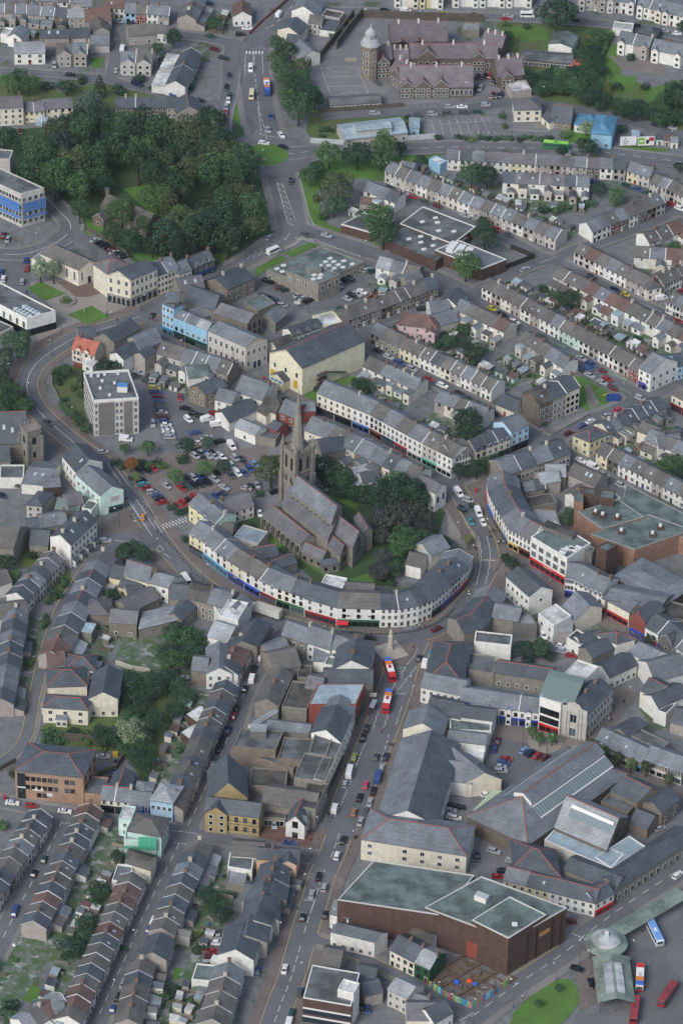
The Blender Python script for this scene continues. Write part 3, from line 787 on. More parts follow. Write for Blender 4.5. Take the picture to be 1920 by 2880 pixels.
def lamp(desc,lst,H=8.0,rng=random.Random(4)):
    """lst of (x, y of the FOOT in the picture[, arm direction in degrees])"""
    if 'lp' not in _cc:
        b=MB();b.tube(0,0,0,1.2,.11,.1,mat('55595c','metal'));b.tube(0,0,1.2,8,.075,.05,mat('55595c','metal'));b.loft([[(0,-.04,7.95),(0,.04,7.95),(0,.04,8.03),(0,-.04,8.03)],[(1.4,-.03,8.25),(1.4,.03,8.25),(1.4,.03,8.31),(1.4,-.03,8.31)]],mat('55595c','metal'));_cc['lp']=b.mesh('pole')
        b=MB();b.loft([[(1.3,-.1,8.2),(1.3,.1,8.2),(1.3,.1,8.4),(1.3,-.1,8.4)],[(2.0,-.16,8.28),(2.0,.16,8.28),(2.0,.12,8.46),(2.0,-.12,8.46)]],mat('c9ccce','plain'));_cc['lh']=b.mesh('lamp_head')
    for i,e in enumerate(lst):
        p=G(e[:2]);a=math.radians(e[2]) if len(e) > 2 else rng.uniform(0,6.28)
        t=thing('street_lamp',f'tall grey street lamp {desc}'+(f', {ORD[i]} from the top' if len(lst) > 1 else ''),'street lamp',(p.x,p.y,.1),a,'street lamps')
        t.scale=(1,1,H/8);link('pole',_cc['lp'],t);link('lamp_head',_cc['lh'],t)
def bollards(desc,pts,n):
    if 'bo' not in _cc:
        b=MB();b.lathe([(.12,0),(.13,.15),(.09,.2),(.09,.8),(.12,.84),(.12,.95),(.04,1.05)],mat('1d1f22','plain'),8);_cc['bo']=b.mesh('bollard')
    V=smooth([G(p) for p in pts],6);L=sum((b-a).length for a,b in zip(V[:-1],V[1:]));V=resample(V,L/max(1,n-1))[:n]
    for i,p in enumerate(V):tag(link('bollard',_cc['bo'],None,(p.x,p.y,.17)),f'black bollard {desc}, {ORD[i]} from the left','bollard','bollards '+desc)
def wallrun(name,label,pts,h,th=.4,m=None,cat='wall',cap=None):
    V=[G(p) for p in pts];b=MB();N=[]
    m=m or mat('5d574f','brick')
    nn=normals(V)
    for i in range(len(V)-1):
        d=(V[i+1]-V[i]).normalized();n=Vector((-d.y,d.x))*th/2;e=d*(.0 if i else 0)
        q=[V[i]+nn[i]*th/2,V[i]-nn[i]*th/2,V[i+1]-nn[i+1]*th/2,V[i+1]+nn[i+1]*th/2]
        b.prism([(p.x,p.y) for p in q],-.2,h,m,cap)
    o=b.build(name);return tag(o,label,cat)
def shed(x,y,w,d,h,col,rc,label,group=None,ang=0,name='garden_shed',tl=True):
    p=G((x,y),h) if tl else Vector((x,y));t=thing(name,label,'shed',(p.x,p.y,0),ang,group);b=MB();b.prism([(-w/2,-d/2),(w/2,-d/2),(w/2,d/2),(-w/2,d/2)],-.1,h,wm(col));b.build('wall',t)
    r=MB();m=rm(rc);r.poly([(-w/2-.15,-d/2-.15,h+.02),(w/2+.15,-d/2-.15,h+.02),(w/2+.15,d/2+.15,h+.4),(-w/2-.15,d/2+.15,h+.4)],m)
    r.poly([(-w/2-.15,-d/2-.15,h-.08),(w/2+.15,-d/2-.15,h-.08),(w/2+.15,-d/2-.15,h+.02),(-w/2-.15,-d/2-.15,h+.02)],m)
    for sg in (-1,1):r.poly([(sg*(w/2),-d/2,h),(sg*(w/2),d/2,h),(sg*(w/2),d/2,h+.38)],wm(col))
    r.build('roof',t);link('door',door_mesh('5b4030',.8,1.8),t,(0,-d/2,0));return t
_cl=['c9c9c4','8b3a2e','2f5fa0','6f6a60','3c7a5a','b9a88a','e0e0dc','4a4a48']
def clutter(p,rng,desc):
    b=MB();c=rng.choice(_cl);k=rng.random()
    if k < .45:b.lathe([(.3,0),(.36,.1),(.38,.9),(.3,1.0)],mat(c,'plain'),8);nm,cat='water_butt','water butt'
    elif k < .8:b.box(-.6,.6,-.35,.35,0,.42,mat('6a5138','brick'));b.box(-.66,.66,-.41,.41,.42,.5,mat(c,'plain'));nm,cat='garden_bench','garden bench'
    else:
        for s in (-1.6,1.6):b.tube(s,0,0,1.9,.04,.04,mat('8a8a88','metal'),5)
        for i in range(5):x=-1.4+i*.6;b.box(x,x+.5,-.03,.03,.9,1.75,mat(rng.choice(_cl),'plain'))
        nm,cat='washing_line','washing line'
    o=b.build(nm);o.location=(p.x,p.y,0.02);o.rotation_euler=(0,0,rng.uniform(0,3));tag(o,f'small {cat} standing in the yards of {desc}',cat,'garden clutter of '+desc)
# ================================================================ GROUND
b=MB();b.poly([(-1500,-900,0),(1500,-900,0),(1500,2600,0),(-1500,2600,0)],mat('76787a','ground'));struct('ground',b)
def D():tile(0,0,1568/1920)
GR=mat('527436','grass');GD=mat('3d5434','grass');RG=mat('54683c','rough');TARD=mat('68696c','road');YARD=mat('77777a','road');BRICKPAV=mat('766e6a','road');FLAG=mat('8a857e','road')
D()
# roads (centre lines, picture points of the photograph at 1568 wide)
road('road',[(690,-25),(679,0),(656,33),(622,63),(592,93)],8.5,(1.5,1.8),dash=6)
road('road',[(598,86),(585,115),(585,167),(591,217),(597,260),(610,305),(613,335)],12,(2.5,2.5),dash=5)
road('road',[(612,345),(640,385),(654,433),(665,483),(673,530)],11,(1.5,3),dash=0)
road('road',[(660,515),(700,530),(739,545),(789,559),(839,576),(889,591),(939,608),(989,633),(1045,659),(1090,682)],8,(2,2))
road('road',[(676,510),(663,543),(623,563),(589,587),(556,606),(523,625),(490,643),(443,664),(400,680),(367,697),(333,720)],8.5,(1.8,1.8),yellow=3)
road('road',[(345,712),(333,722),(283,742),(235,757),(187,770),(150,789),(110,814),(82,839),(66,866),(63,893),(74,923),(97,953),(133,986),(173,1019),(207,1043),(247,1069)],8.6,(2.4,3.5),dash=4,yellow=3,pm=BRK)
road('road',[(333,722),(353,743),(362,769),(393,794),(433,816),(483,841),(523,859),(556,872),(589,885),(633,906),(673,923),(729,948),(763,972),(816,1003),(856,1025),(889,1042),(940,1068),(990,1088),(1030,1105)],6,(2,2),pm=BRK)
road('road',[(1018,1098),(1040,1115),(1058,1140),(1076,1170),(1095,1205),(1116,1245),(1123,1285),(1114,1320),(1088,1362),(1058,1396),(1016,1436),(973,1457),(906,1468),(823,1466),(739,1453),(656,1433),(589,1409),(543,1386),(500,1365),(450,1329),(400,1279),(363,1232),(337,1195),(310,1149),(280,1109),(240,1064)],7.6,(3.6,3.6),yellow=3,pm=BRK)
road('road',[(345,1240),(300,1240),(255,1246),(225,1270)],9,(2,2),pm=BRK)
road('road',[(235,1258),(213,1285),(187,1325),(160,1365),(143,1395),(130,1425),(117,1462),(107,1495),(97,1528),(88,1568),(78,1605),(72,1645),(64,1685),(45,1720),(20,1741),(-10,1760)],4.8,(1.2,0),yellow=3)
road('road',[(950,1462),(937,1490),(922,1530),(906,1588),(886,1645),(861,1708),(841,1755),(816,1815),(796,1868),(785,1895)],12,(3.4,3.4),yellow=3,pm=BRK)
road('road',[(792,1880),(779,1915),(763,1961),(740,2011),(723,2068),(705,2121),(685,2191),(665,2256),(645,2306),(625,2365)],9,(3,3),dash=5,yellow=3,pm=BRK)
road('road',[(650,1437),(633,1448),(613,1488),(593,1528),(573,1567),(553,1611),(537,1661),(518,1708),(493,1766),(471,1812),(450,1861),(430,1901),(408,1945),(386,1991),(362,2035),(340,2085),(320,2125),(295,2186),(265,2251),(240,2306),(215,2365)],6.6,(1.7,1.7),dash=7)
road('road',[(-10,1838),(50,1850),(100,1861),(183,1873),(267,1888),(330,1897),(383,1904),(430,1912),(483,1922),(523,1930),(566,1940),(650,1958),(700,1967),(750,1975)],5.2,(1.5,1.5))
road('road',[(150,1872),(130,1915),(97,1981),(67,2041),(40,2090),(10,2150),(-15,2200)],6.2,(1.6,1.6),dash=7)
road('road',[(1040,2372),(1064,2350),(1124,2306),(1184,2263),(1249,2221),(1309,2178),(1339,2151),(1400,2105),(1462,2061),(1568,1993),(1600,1970)],8,(2.5,2.5),dash=6,yellow=1)
road('road',[(690,2150),(745,2165),(784,2180),(834,2200),(889,2228),(949,2254),(1009,2288),(1075,2330)],4.8,(1.3,1.3),yellow=3)
road('road',[(870,438),(939,457),(989,476),(1045,500),(1078,513),(1155,545),(1195,566),(1232,587),(1278,602),(1318,623),(1365,646),(1438,686),(1495,710),(1590,750)],6,(1.6,1.6))
road('road',[(1275,596),(1318,575),(1378,556),(1428,538),(1490,514),(1538,492),(1590,462)],5.2,(1.3,1.3))
road('road',[(1340,413),(1380,419),(1438,429),(1487,443),(1538,470),(1590,500)],5.4,(1.3,1.3))
road('road',[(1085,672),(1122,702),(1155,725),(1198,749),(1252,776),(1312,811),(1345,836),(1395,869),(1445,899),(1478,914)],7,(1.6,1.6))
road('road',[(1478,916),(1518,899),(1590,862)],6,(1.6,1.6))
road('road',[(1085,676),(1120,655),(1162,633),(1225,606),(1278,596)],5.4,(1.5,1.5))
road('road',[(1080,678),(1040,692),(1006,701),(973,709),(923,721),(873,738),(836,756)],5.2,(1.4,1.4))
road('road',[(840,752),(849,776),(866,806),(919,836),(966,859),(1016,886),(1045,903),(1088,925),(1132,951),(1178,974),(1232,1004)],6,(1.5,1.5))
road('road',[(1035,1108),(1075,1092),(1110,1072),(1160,1046),(1200,1030),(1258,1010),(1305,991),(1350,969),(1422,939),(1482,912)],6,(2,2))
road('road',[(1262,1000),(1290,1035),(1312,1055),(1345,1078),(1395,1108),(1445,1138),(1495,1168),(1590,1222)],6.2,(1.5,1.5))
road('paved_street',[(1120,1300),(1145,1297),(1188,1320),(1245,1346),(1305,1372),(1362,1402),(1428,1444),(1495,1478),(1600,1530)],8,(0,0),m=BRICKPAV)
road('paved_street',[(1440,1585),(1425,1605),(1395,1645),(1360,1691),(1370,1730),(1428,1763),(1495,1797),(1600,1850)],7.5,(0,0),m=BRICKPAV)
road('road',[(680,20),(723,26),(823,27),(923,32),(1045,37),(1088,38),(1212,43),(1328,50),(1428,60),(1512,75),(1590,90)],5.6,(1.3,1.3))
road('road',[(739,268),(823,263),(939,258),(1045,255),(1112,243),(1195,235),(1312,249),(1412,269),(1495,291),(1590,315)],6,(0,0))
road('road',[(640,357),(709,349),(789,345),(939,342),(1045,338),(1145,340),(1262,342),(1362,348),(1462,360),(1590,376)],8,(1.2,1.2),dash=6)
road('road',[(-10,166),(83,168),(167,175),(243,182),(300,197),(367,213),(433,233),(490,238)],5,(1,1))
road('road',[(250,50),(257,63),(266,110),(257,180)],4.6,(1,1))
road('road',[(380,72),(413,80),(467,87),(523,97),(575,108)],6,(1.4,1.4))
road('road',[(534,98),(530,160),(526,217),(515,253),(508,305)],6,(1.2,1.2))
road('road',[(-10,585),(0,584),(50,585),(93,574),(133,556),(161,530),(158,508),(133,482),(105,455),(60,440)],7.4,(1.6,1.6),dash=4)
road('road',[(166,538),(190,548),(225,570),(246,600)],6,(0,0))
# roundabout
c=G((613,357));b=MB();n=40
b.poly([(c.x+17.2*math.cos(k*2*math.pi/n),c.y+17.2*math.sin(k*2*math.pi/n),.04+.004*len(ROADS)+.002) for k in range(n)],TAR);struct('roundabout_road',b)
b=MB();q=[(c.x+8.4*math.cos(k*2*math.pi/n),c.y+8.4*math.sin(k*2*math.pi/n)) for k in range(n)]
b.prism(q,0,.32,mat('9a9a96','plain'),GR);struct('roundabout_island',b)
# ---- markings
tile(640,0)
for dx in (0,22,44,66,88,110):
    V=[(130+dx,355),(131+dx,375)];line_mark(V,.6,sm=False)
for x0 in (122,178,238):line_mark([(x0+(3 if i % 2 else -3)+(2 if x0 > 200 else 0)*i*.6,380+i*22) for i in range(7)],.16,sm=False)
for k in range(8):
    y=1262+k*38;x=345+k*10
    line_mark([(x,y),(x+38,y+26),(x+45,y+30),(x+5,y+22),(x,y)],.14,sm=False)
line_mark([(340,1262),(410,1530)],.14);line_mark([(375,1260),(468,1525)],.14)
for k in range(6):line_mark([(215+k*2,730+k*30),(205+k*6,760+k*30)],.14)
line_mark([(245,935),(320,945),(400,965)],.3,1.2);line_mark([(490,1200),(560,1470),(600,1560)],.15)
for y in (470,535,600,660):line_mark([(640+(y-470)*.36,y),(890+(y-470)*.42,y-8)],.12,sm=False)
for x,e in ((640,712),(893,975)):line_mark([(x,468),(e,660)],.12,sm=False)
line_mark([(685,468),(720,492),(770,500),(820,492),(850,466)],.12);line_mark([(765,660),(810,642),(870,640),(910,655)],.12)
for k in range(8):line_mark([(812+k*10,400),(815+k*10,428)],.25,sm=False,m=mat('b9b48e','plain'))
for k in range(7):line_mark([(1400+k*60,830),(1425+k*62,935)],.1,sm=False)
line_mark([(1370,870),(1568,850)],.1,sm=False)
tile(1280,0)
for k in range(6):line_mark([(0+k*44,812),(15+k*44,845)],.1,sm=False)
for k in range(8):line_mark([(0+k*38,905),(8+k*38,925)],.1,sm=False)
line_mark([(0,850),(230,835)],.1,sm=False);line_mark([(360,895),(640,910)],.12,sm=False)
for k in range(6):line_mark([(545+k*16,860),(560+k*16,885)],.18,sm=False,m=YEL)
tile(640,640)
for o in (0,45):line_mark([(560+k*28,70+k*10.5+(4 if k % 2 else -4)+o) for k in range(14)],.15,sm=False)
line_mark([(400,145),(450,125),(490,90),(520,60)],.3,1.0);line_mark([(395,88),(430,40)],.15);line_mark([(130,190),(250,145),(400,80)],.14,3)
for k in range(4):line_mark([(135+k*38,222-k*12),(165+k*38,190-k*12),(185+k*38,205-k*12)],.16,sm=False)
for k in range(5):line_mark([(470+k*25,70+k*3),(490+k*25,84+k*3)],.2,sm=False)
tile(1280,640)
line_mark([(585,245),(690,205)],.3,1.0);line_mark([(1300,535),(1420,585)],.3,1.0)
tile(0,1280)
for o in (0,60):
    line_mark([(890+k*14+o*.9,310+k*22+(5 if k % 2 else -5)) for k in range(10)],.15,sm=False)
    line_mark([(740+k*18+o*.7,60+k*26+(5 if k % 2 else -5)) for k in range(7)],.15,sm=False)
line_mark([(880,315),(1050,560)],.4,1.0);line_mark([(1065,455),(1120,540)],.4,1.0)
for r in range(2):
    for k in range(8):line_mark([(1120+k*22,478+r*20-k*7),(1135+k*22,492+r*20-k*7)],.35,sm=False)
for pts in ([(1025,645),(1110,668),(1128,655),(1100,622),(1085,650)],[(1125,680),(1180,715),(1140,682)],[(770,585),(860,600)],[(890,610),(985,628)]):line_mark(pts,.2,sm=False)
tile(640,1280)
line_mark([(880,1290),(1150,1320),(1325,1300),(1280,1395),(1230,1450)],.18,sm=False)
for k in range(5):line_mark([(1150+k*8,1440+k*22),(1220-k*4,1475+k*18)],.15,sm=False)
for x0,dxx in ((1230,-10),(1300,-12)):line_mark([(x0+dxx*k*1.3+(5 if k % 2 else -5),1460+k*20) for k in range(12)],.15,sm=False)
tile(1280,1280)
for o in (0,62):line_mark([(150+o+24*math.sin(k/3.6),560+k*26+0) if k % 2 else (156+o+24*math.sin(k/3.6),560+k*26) for k in range(14)],.16,sm=False)
line_mark([(190,725),(275,728)],.3,sm=False)
tile(640,1920)
for o in (0,78,160):line_mark([(1040+o-k*7+(5 if k % 2 else -5),195+k*22-o*.2) for k in range(7)],.15,sm=False)
line_mark([(1160,75),(1225,82)],.25,sm=False);line_mark([(755,1110),(825,1122)],.3,sm=False);line_mark([(525,1500),(600,1505),(580,1560)],.25,sm=False)
line_mark([(945,420),(890,560),(800,800),(735,930)],.25,1.5);line_mark([(1110,360),(1000,740),(880,1020)],.2,3)
tile(0,1920)
line_mark([(430,970),(545,975)],.3,1);line_mark([(1160,1020),(1255,1030)],.3,1);line_mark([(1205,1105),(1330,1125)],.3,1);line_mark([(1235,1025),(1360,1045)],.3,1)
tile(960,2560,1568/960)
line_mark([(1060,110),(1145,145)],.4,1.0);line_mark([(950,320),(1080,225),(1150,140)],.3,2);line_mark([(545,510),(610,470)],.4,1.0)
# ---- ground areas
tile(640,0)
area('schoolyard',[(560,460),(940,110),(1568,120),(1620,700),(1200,720),(640,740),(590,620)],YARD)
area('grass',[(-30,620),(95,560),(105,690),(30,690)],GR);area('grass',[(-50,720),(98,708),(85,860),(20,945),(-60,960)],GR)
area('grass',[(495,1190),(640,1090),(1110,1060),(1240,1100),(1060,1250),(900,1225),(690,1280),(620,1310),(510,1300)],GR)
area('grass',[(512,1310),(620,1310),(650,1500),(720,1568),(620,1590),(560,1490)],GR)
area('rough_grass',[(560,800),(1240,790),(1400,960),(600,985),(540,900)],RG);area('grass',[(600,985),(1568,965),(1568,995),(620,1010)],GR)
area('grass',[(1160,1060),(1470,1060),(1450,1150),(1300,1150)],GR)
area('car_park',[(1370,820),(1900,800),(1890,900),(1800,935),(1380,945)],YARD)
area('yard',[(700,60),(860,100),(570,420),(500,420),(540,300)],YARD)
tile(1280,0)
area('rough_grass',[(270,160),(560,150),(1060,180),(1100,500),(1560,700),(1568,900),(1100,760),(600,690),(480,500)],RG)
area('grass',[(380,190),(620,190),(640,270),(470,280),(350,230)],GR);area('grass',[(990,330),(1110,300),(1130,420),(1150,560),(1000,590),(960,520)],GR)
area('grass',[(1290,620),(1540,550),(1540,690),(1320,700)],GR);area('grass',[(1100,520),(1250,530),(1230,640),(1120,630)],GR)
area('grass',[(0,975),(620,985),(900,1000),(1330,1010),(1480,1030),(1440,1045),(900,1020),(400,1000),(0,990)],GR);area('grass',[(760,880),(960,880),(1000,1000),(780,1000)],GR)
area('car_park',[(360,850),(650,850),(650,915),(360,905)],YARD);area('schoolyard',[(120,520),(360,480),(560,640),(100,700),(0,690),(0,640)],YARD)
area('driveway',[(1050,380),(1250,420),(1440,440),(1420,520),(1150,480)],mat('77706a','road'))
tile(0,0)
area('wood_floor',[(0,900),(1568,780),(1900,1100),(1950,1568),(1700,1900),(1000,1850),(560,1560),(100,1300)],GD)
area('grass',[(850,1300),(1100,1260),(1150,1420),(1080,1500),(930,1370)],GR);area('grass',[(560,1500),(700,1510),(760,1640),(620,1600)],GR)
area('rough_grass',[(0,500),(260,520),(420,640),(700,560),(900,620),(1200,700),(780,780),(0,760)],RG);area('grass',[(620,400),(720,390),(710,470),(640,470)],GR)
area('rough_grass',[(1080,560),(1180,380),(1240,350),(1130,600)],RG)
tile(0,640)
area('paved_square',[(180,380),(420,360),(720,430),(900,570),(1010,620),(840,650),(680,690),(500,750),(260,800),(230,720),(390,690),(390,580)],FLAG)
area('lawn',[(188,420),(280,372),(447,458),(303,507)],GR,z=.2);area('lawn',[(468,602),(632,540),(762,622),(600,672)],GR,z=.2)
area('paved_square',[(400,380),(440,365),(700,400),(730,440),(630,475),(530,480)],mat('6d5d55','road'))
area('car_park',[(0,190),(205,195),(215,400),(0,400)],TARD);area('yard',[(600,80),(660,70),(870,190),(860,240),(690,250),(740,330),(690,400)],TARD)
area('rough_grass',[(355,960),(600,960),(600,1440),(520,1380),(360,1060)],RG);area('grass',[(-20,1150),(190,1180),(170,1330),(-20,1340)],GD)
area('yard',[(890,1060),(1000,1050),(1110,1470),(960,1490),(800,1500),(960,1430)],YARD)
area('car_park',[(1010,1040),(1120,1060),(1300,1080),(1568,1280),(1620,1568),(1230,1590),(1130,1470)],TARD)
area('grass',[(560,-10),(640,60),(590,60)],GR);area('grass',[(880,170),(1150,190),(1080,250),(960,230)],GR);area('grass',[(1470,190),(1568,170),(1568,270),(1490,260)],GR)
tile(640,640)
area('lawn',[(190,340),(200,275),(370,195),(412,215),(240,310),(205,345)],GR,z=.2);area('lawn',[(390,180),(560,105),(640,118),(440,208)],GR,z=.2)
area('car_park',[(200,340),(420,420),(640,510),(780,440),(900,250),(1000,330),(1060,430),(900,530),(600,580),(340,550),(180,440)],TARD)
area('grass',[(660,-30),(830,20),(1000,90),(1100,150),(1080,165),(900,90),(700,10)],GR);area('grass',[(1345,262),(1400,250),(1568,340),(1568,385)],GR)
area('grass',[(520,1150),(660,1080),(860,1020),(1010,1060),(900,1130),(640,1180),(600,1220)],GR)
area('yard',[(-20,1320),(420,1330),(420,1568),(-20,1568)],YARD)
tile(1280,640)
area('grass',[(810,1020),(900,1040),(1000,1110),(1170,1190),(1160,1220),(930,1280),(850,1230)],GR);area('path',[(890,1080),(930,1090),(990,1210),(940,1275),(900,1200)],mat('7a746c','road'),z=.05)
tile(0,1280)
area('car_park',[(760,20),(1568,-40),(1850,-60),(1850,90),(1700,260),(1500,280),(1310,340),(1080,350),(900,180)],BRICKPAV)
area('pavement_corner',[(640,420),(760,460),(860,350),(920,400),(900,490),(800,530),(660,545)],BRK,z=.14)
area('rough_grass',[(140,640),(420,620),(460,760),(300,800),(130,770)],RG);area('rough_grass',[(340,820),(480,780),(500,860),(400,1000),(360,1010)],RG)
area('rough_grass',[(150,1110),(340,1120),(240,1568),(120,1568)],mat('44522f','garden'));area('rough_grass',[(840,1200),(1430,1210),(1420,1330),(1310,1568),(860,1568),(800,1380)],mat('44522f','garden'))
tile(640,1280)
area('churchyard',[(60,480),(240,380),(480,330),(760,160),(1330,200),(1500,400),(1420,640),(1240,700),(1120,900),(640,910),(420,700),(150,540)],GD)
area('grass',[(150,520),(260,500),(400,600),(370,640),(250,590)],GR,z=.06);area('grass',[(460,690),(660,800),(790,870),(990,805),(1015,855),(1000,892),(760,895),(500,730)],GR,z=.06);area('grass',[(700,280),(760,270),(900,350),(880,380)],GR,z=.06)
area('paved_square',[(200,270),(380,240),(380,320),(240,400),(190,380)],YARD,z=.07)
area('statue_island',[(860,1285),(1010,1300),(1330,1300),(1230,1450),(1150,1460),(1010,1400)],BRK,z=.3)
tile(1280,1280)
area('pavement_corner',[(0,180),(210,150),(230,330),(330,560),(480,720),(520,800),(340,840),(300,700),(250,560),(60,300),(0,250)],BRK,z=.1)
area('forecourt',[(-60,380),(30,390),(150,560),(170,640),(60,640),(-50,560)],FLAG,z=.12)
area('yard',[(400,1130),(700,1260),(860,1400),(640,1480),(420,1420)],YARD)
tile(1280,1920)
area('paved_square',[(270,270),(575,310),(900,390),(1000,480),(900,480),(700,480),(500,430),(260,380)],BRICKPAV);area('car_park',[(240,370),(500,420),(800,470),(640,560),(440,690),(260,760),(190,700)],TARD)
area('yard',[(-50,740),(120,770),(110,880),(90,970),(500,1160),(440,1280),(60,1330),(-100,1000)],YARD)
c=G((618,412));b=MB();b.lathe([(5.6,.0),(5.6,.2),(5.45,.2)],mat('8a857c','plain'),36,c.x,c.y);b.lathe([(5.45,.0),(5.45,.19)],BRICKPAV,36,c.x,c.y);struct('paving_circle',b)
area('rough_grass',[(130,640),(200,610),(180,700),(120,750)],GR);area('rough_grass',[(1260,180),(1370,190),(1440,290),(1380,300)],RG)
tile(640,1920)
area('forecourt',[(225,940),(400,960),(640,1000),(600,1190),(400,1120),(215,1090)],mat('6c554d','brick'),z=.09)
tile(0,1920)
area('rough_grass',[(290,300),(850,0),(1420,60),(1330,330),(1240,600),(1120,700),(1030,740),(850,480),(420,440),(290,440)],RG);area('yard',[(655,480),(870,480),(830,600),(700,680),(640,640)],TARD)
area('yard',[(700,990),(820,1010),(800,1130),(640,1140)],YARD)
tile(960,2560,1568/960)
area('bus_station_apron',[(1180,470),(1190,300),(1130,190),(1260,60),(1420,-60),(1700,-150),(1750,600),(1000,640),(1080,480)],TARD)
area('lawn',[(790,470),(930,345),(1030,320),(1075,350),(1085,430),(1010,523),(960,580),(780,580)],GR,z=.2,sm=True)
area('demolition_ground',[(400,330),(520,210),(770,290),(760,325),(600,440)],mat('6b5a48','ground'),z=.05)
area('pavement_corner',[(1090,180),(1130,150),(1190,220),(1190,420),(1090,470),(1080,330)],BRK,z=.12)

tile(0,2560,1568/960);area('lawn',[(20,335),(90,310),(265,400),(230,450),(30,390)],GR);area('lawn',[(800,265),(870,265),(865,345),(790,350)],GR);area('lawn',[(150,170),(330,180),(300,240),(140,230)],RG)
tile(1280,1280);area('yard',[(480,180),(780,170),(840,460),(700,500),(540,480)],YARD)
# ================================================================ BUILDINGS, top of the picture
def bays(B,k,wk,rk,h,rng):
    B.wing('f',.5 if k % 2 else .06,.94 if k % 2 else .5,1.0,h,wm(wk),rm(rk),'gable',.75,1,'bay',verge=TRIM)
tile(0,0)
row('the grey terrace at the picture corner',[(-40,92),(185,92)],5,8,3,'ggg','gbg','rear',wings='gg')
row('the gabled grey pair beside it',[(190,100),(465,122)],5,8,3,'ggb','ggd','rear',wings='gl')
house('grey house with pale slate roof beside the colourful terrace',(470,125),(585,125),5,8,'g','l',fw=(2,2),chim=(.1,))
row('the colourful terrace',[(565,48),(860,62)],5,8,4,'wncc','gbrr','front')
row('the colourful terrace lower end',[(860,88),(1165,108)],5,8,4,'urwg','gbgg','front')
row('the terrace at the top edge',[(180,0),(560,22)],5,8,5,'kggwg','bgg','rear')
house('grey house with red-brown gable by the steep lane',(590,150),(770,140),5,10,'g','r',fw=(3,2),rdg=1)
house('low grey gabled house at the lane corner',(640,225),(758,215),4.6,9,'g','b',ridge='t',fw=(2,1),chim=((.5,.3),))
house('white detached villa with pale roof above the road',(100,368),(312,366),5.2,9,'w','l',fw=(3,2),chim=(.05,.95),ww=1.3,door='7a1f1f')
row('the double gabled grey villa',[(392,372),(602,372)],5.4,9,2,'gg','bg','none',wing=lambda B,k,w,r,h,g:(B.wing('f',.12,.95,1.2,h,wm('g'),rm(r),'gable',.8,2,'bay')),nm='villa',cat='villa',noun='villa')
house('low grey outhouse with slate roof on the lane',(625,312),(755,312),3.6,8,'h','g')
house('grey cottage behind the double gabled villa',(490,262),(620,258),4.6,8,'h','d')
house('small white gabled cottage left of the white villa',(55,252),(150,270),4.5,8,'w','g',ridge='t',fw=(1,2))
house('white flat-roofed annexe behind the villas',(5,240),(60,250),3.5,6,'w','w','flat')
house('long grey house with green skylit annexe behind villas',(280,262),(480,262),4,7,'g','d',sky=((.3,.3),(.6,.3)))
house('brown-roofed cottage with white gable in the lane yard',(890,250),(1075,236),4.4,9,'g','b',ridge='u',fw=(2,1))
house('white-walled cottage with brown roof behind the lane yard',(1040,226),(1150,232),4.6,7,'w','b',fw=(3,1))
row('the short terrace end-on to the road',[(1352,140),(1415,15)],5,8,4,'ghgw','bgbg','rear',wings='ll')
row('the twin gabled white villa',[(830,432),(1045,440)],5.4,9,2,'hh','gb','none',wing=lambda B,k,w,r,h,g:B.wing('f',.06,.96,.8,h,wm('h'),rm(r),'gable',.75,2,'bay'),nm='villa',cat='villa',noun='villa')
row('the stepped terrace of flat-roofed annexes',[(1276,600),(1385,372)],5,8,4,'wghg','dddd','front',wing=lambda B,k,w,r,h,g:B.wing('b',.1,.9,6,3.6,wm('w'),rm('w'),'flat',wn=0))
house('tall cream house with dormer at the left edge',(-30,750),(162,738),8,9,'c','p',fw=(4,3),chim=(.9,.4))
row('the cream terrace above the wood',[(165,772),(310,765)],5,8,2,'yy','p','front')
row('the cream terrace with conservatory',[(315,756),(505,740)],5,8,2,'cc','p','front')
cv=thing('conservatory','white glazed conservatory before the cream terrace','conservatory',tuple(G((292,850)))+(0,));b=MB();b.lathe([(2.6,0),(2.6,2.2),(.3,3.6),(.05,3.7)],mat('8fa3ad','glass'),8);b.build('pane',cv)
b=MB()
for k in range(8):
    a=k*math.pi/4;b.loft([[(2.65*math.cos(a+e),2.65*math.sin(a+e),z) for e,z in ((-.06,0),(.06,0),(.06,2.25),(-.06,2.25))],[(2.7*math.cos(a+e),2.7*math.sin(a+e),z) for e,z in ((-.06,0),(.06,0),(.06,2.25),(-.06,2.25))]],TRIM)
    b.loft([[(2.65*math.cos(a+e),2.65*math.sin(a+e),2.2+z) for e,z in ((-.07,0),(.07,0),(.07,.12),(-.07,.12))],[(.3*math.cos(a+e),.3*math.sin(a+e),3.62+z) for e,z in ((-.07,0),(.07,0),(.07,.12),(-.07,.12))]],TRIM)
b.build('frame',cv)
row('the brown terrace above the wood',[(795,742),(1150,742)],5,8,5,'b','d','front')
house('grey end house with plain wall above the wood',(1150,742),(1222,742),5,8,'g','d',fw=(2,2))
house('large grey gabled house with blank wall by the wood',(1218,780),(1385,772),6,10,'g','d',ridge='t',rdg=1)
# old church in the wood
B=house('small old stone chapel with bellcote inside the wood',(690,1430),(1010,1570),4.8,9,'b','m',name='chapel',cat='chapel',pitch=.9,fw=(4,1),ww=.7)
p=B.at(.0,.5);b=MB();b.box(-.7,.7,-.5,.5,4,11,wm('b'));b.box(-.9,.9,-.6,.6,11,11.5,rm('d'));o=b.build('bellcote',B.root);o.location=(p.x,p.y,0)
B.wing('f',.02,.26,5,3.2,wm('b'),rm('p'),'gable',.9,1,'porch')
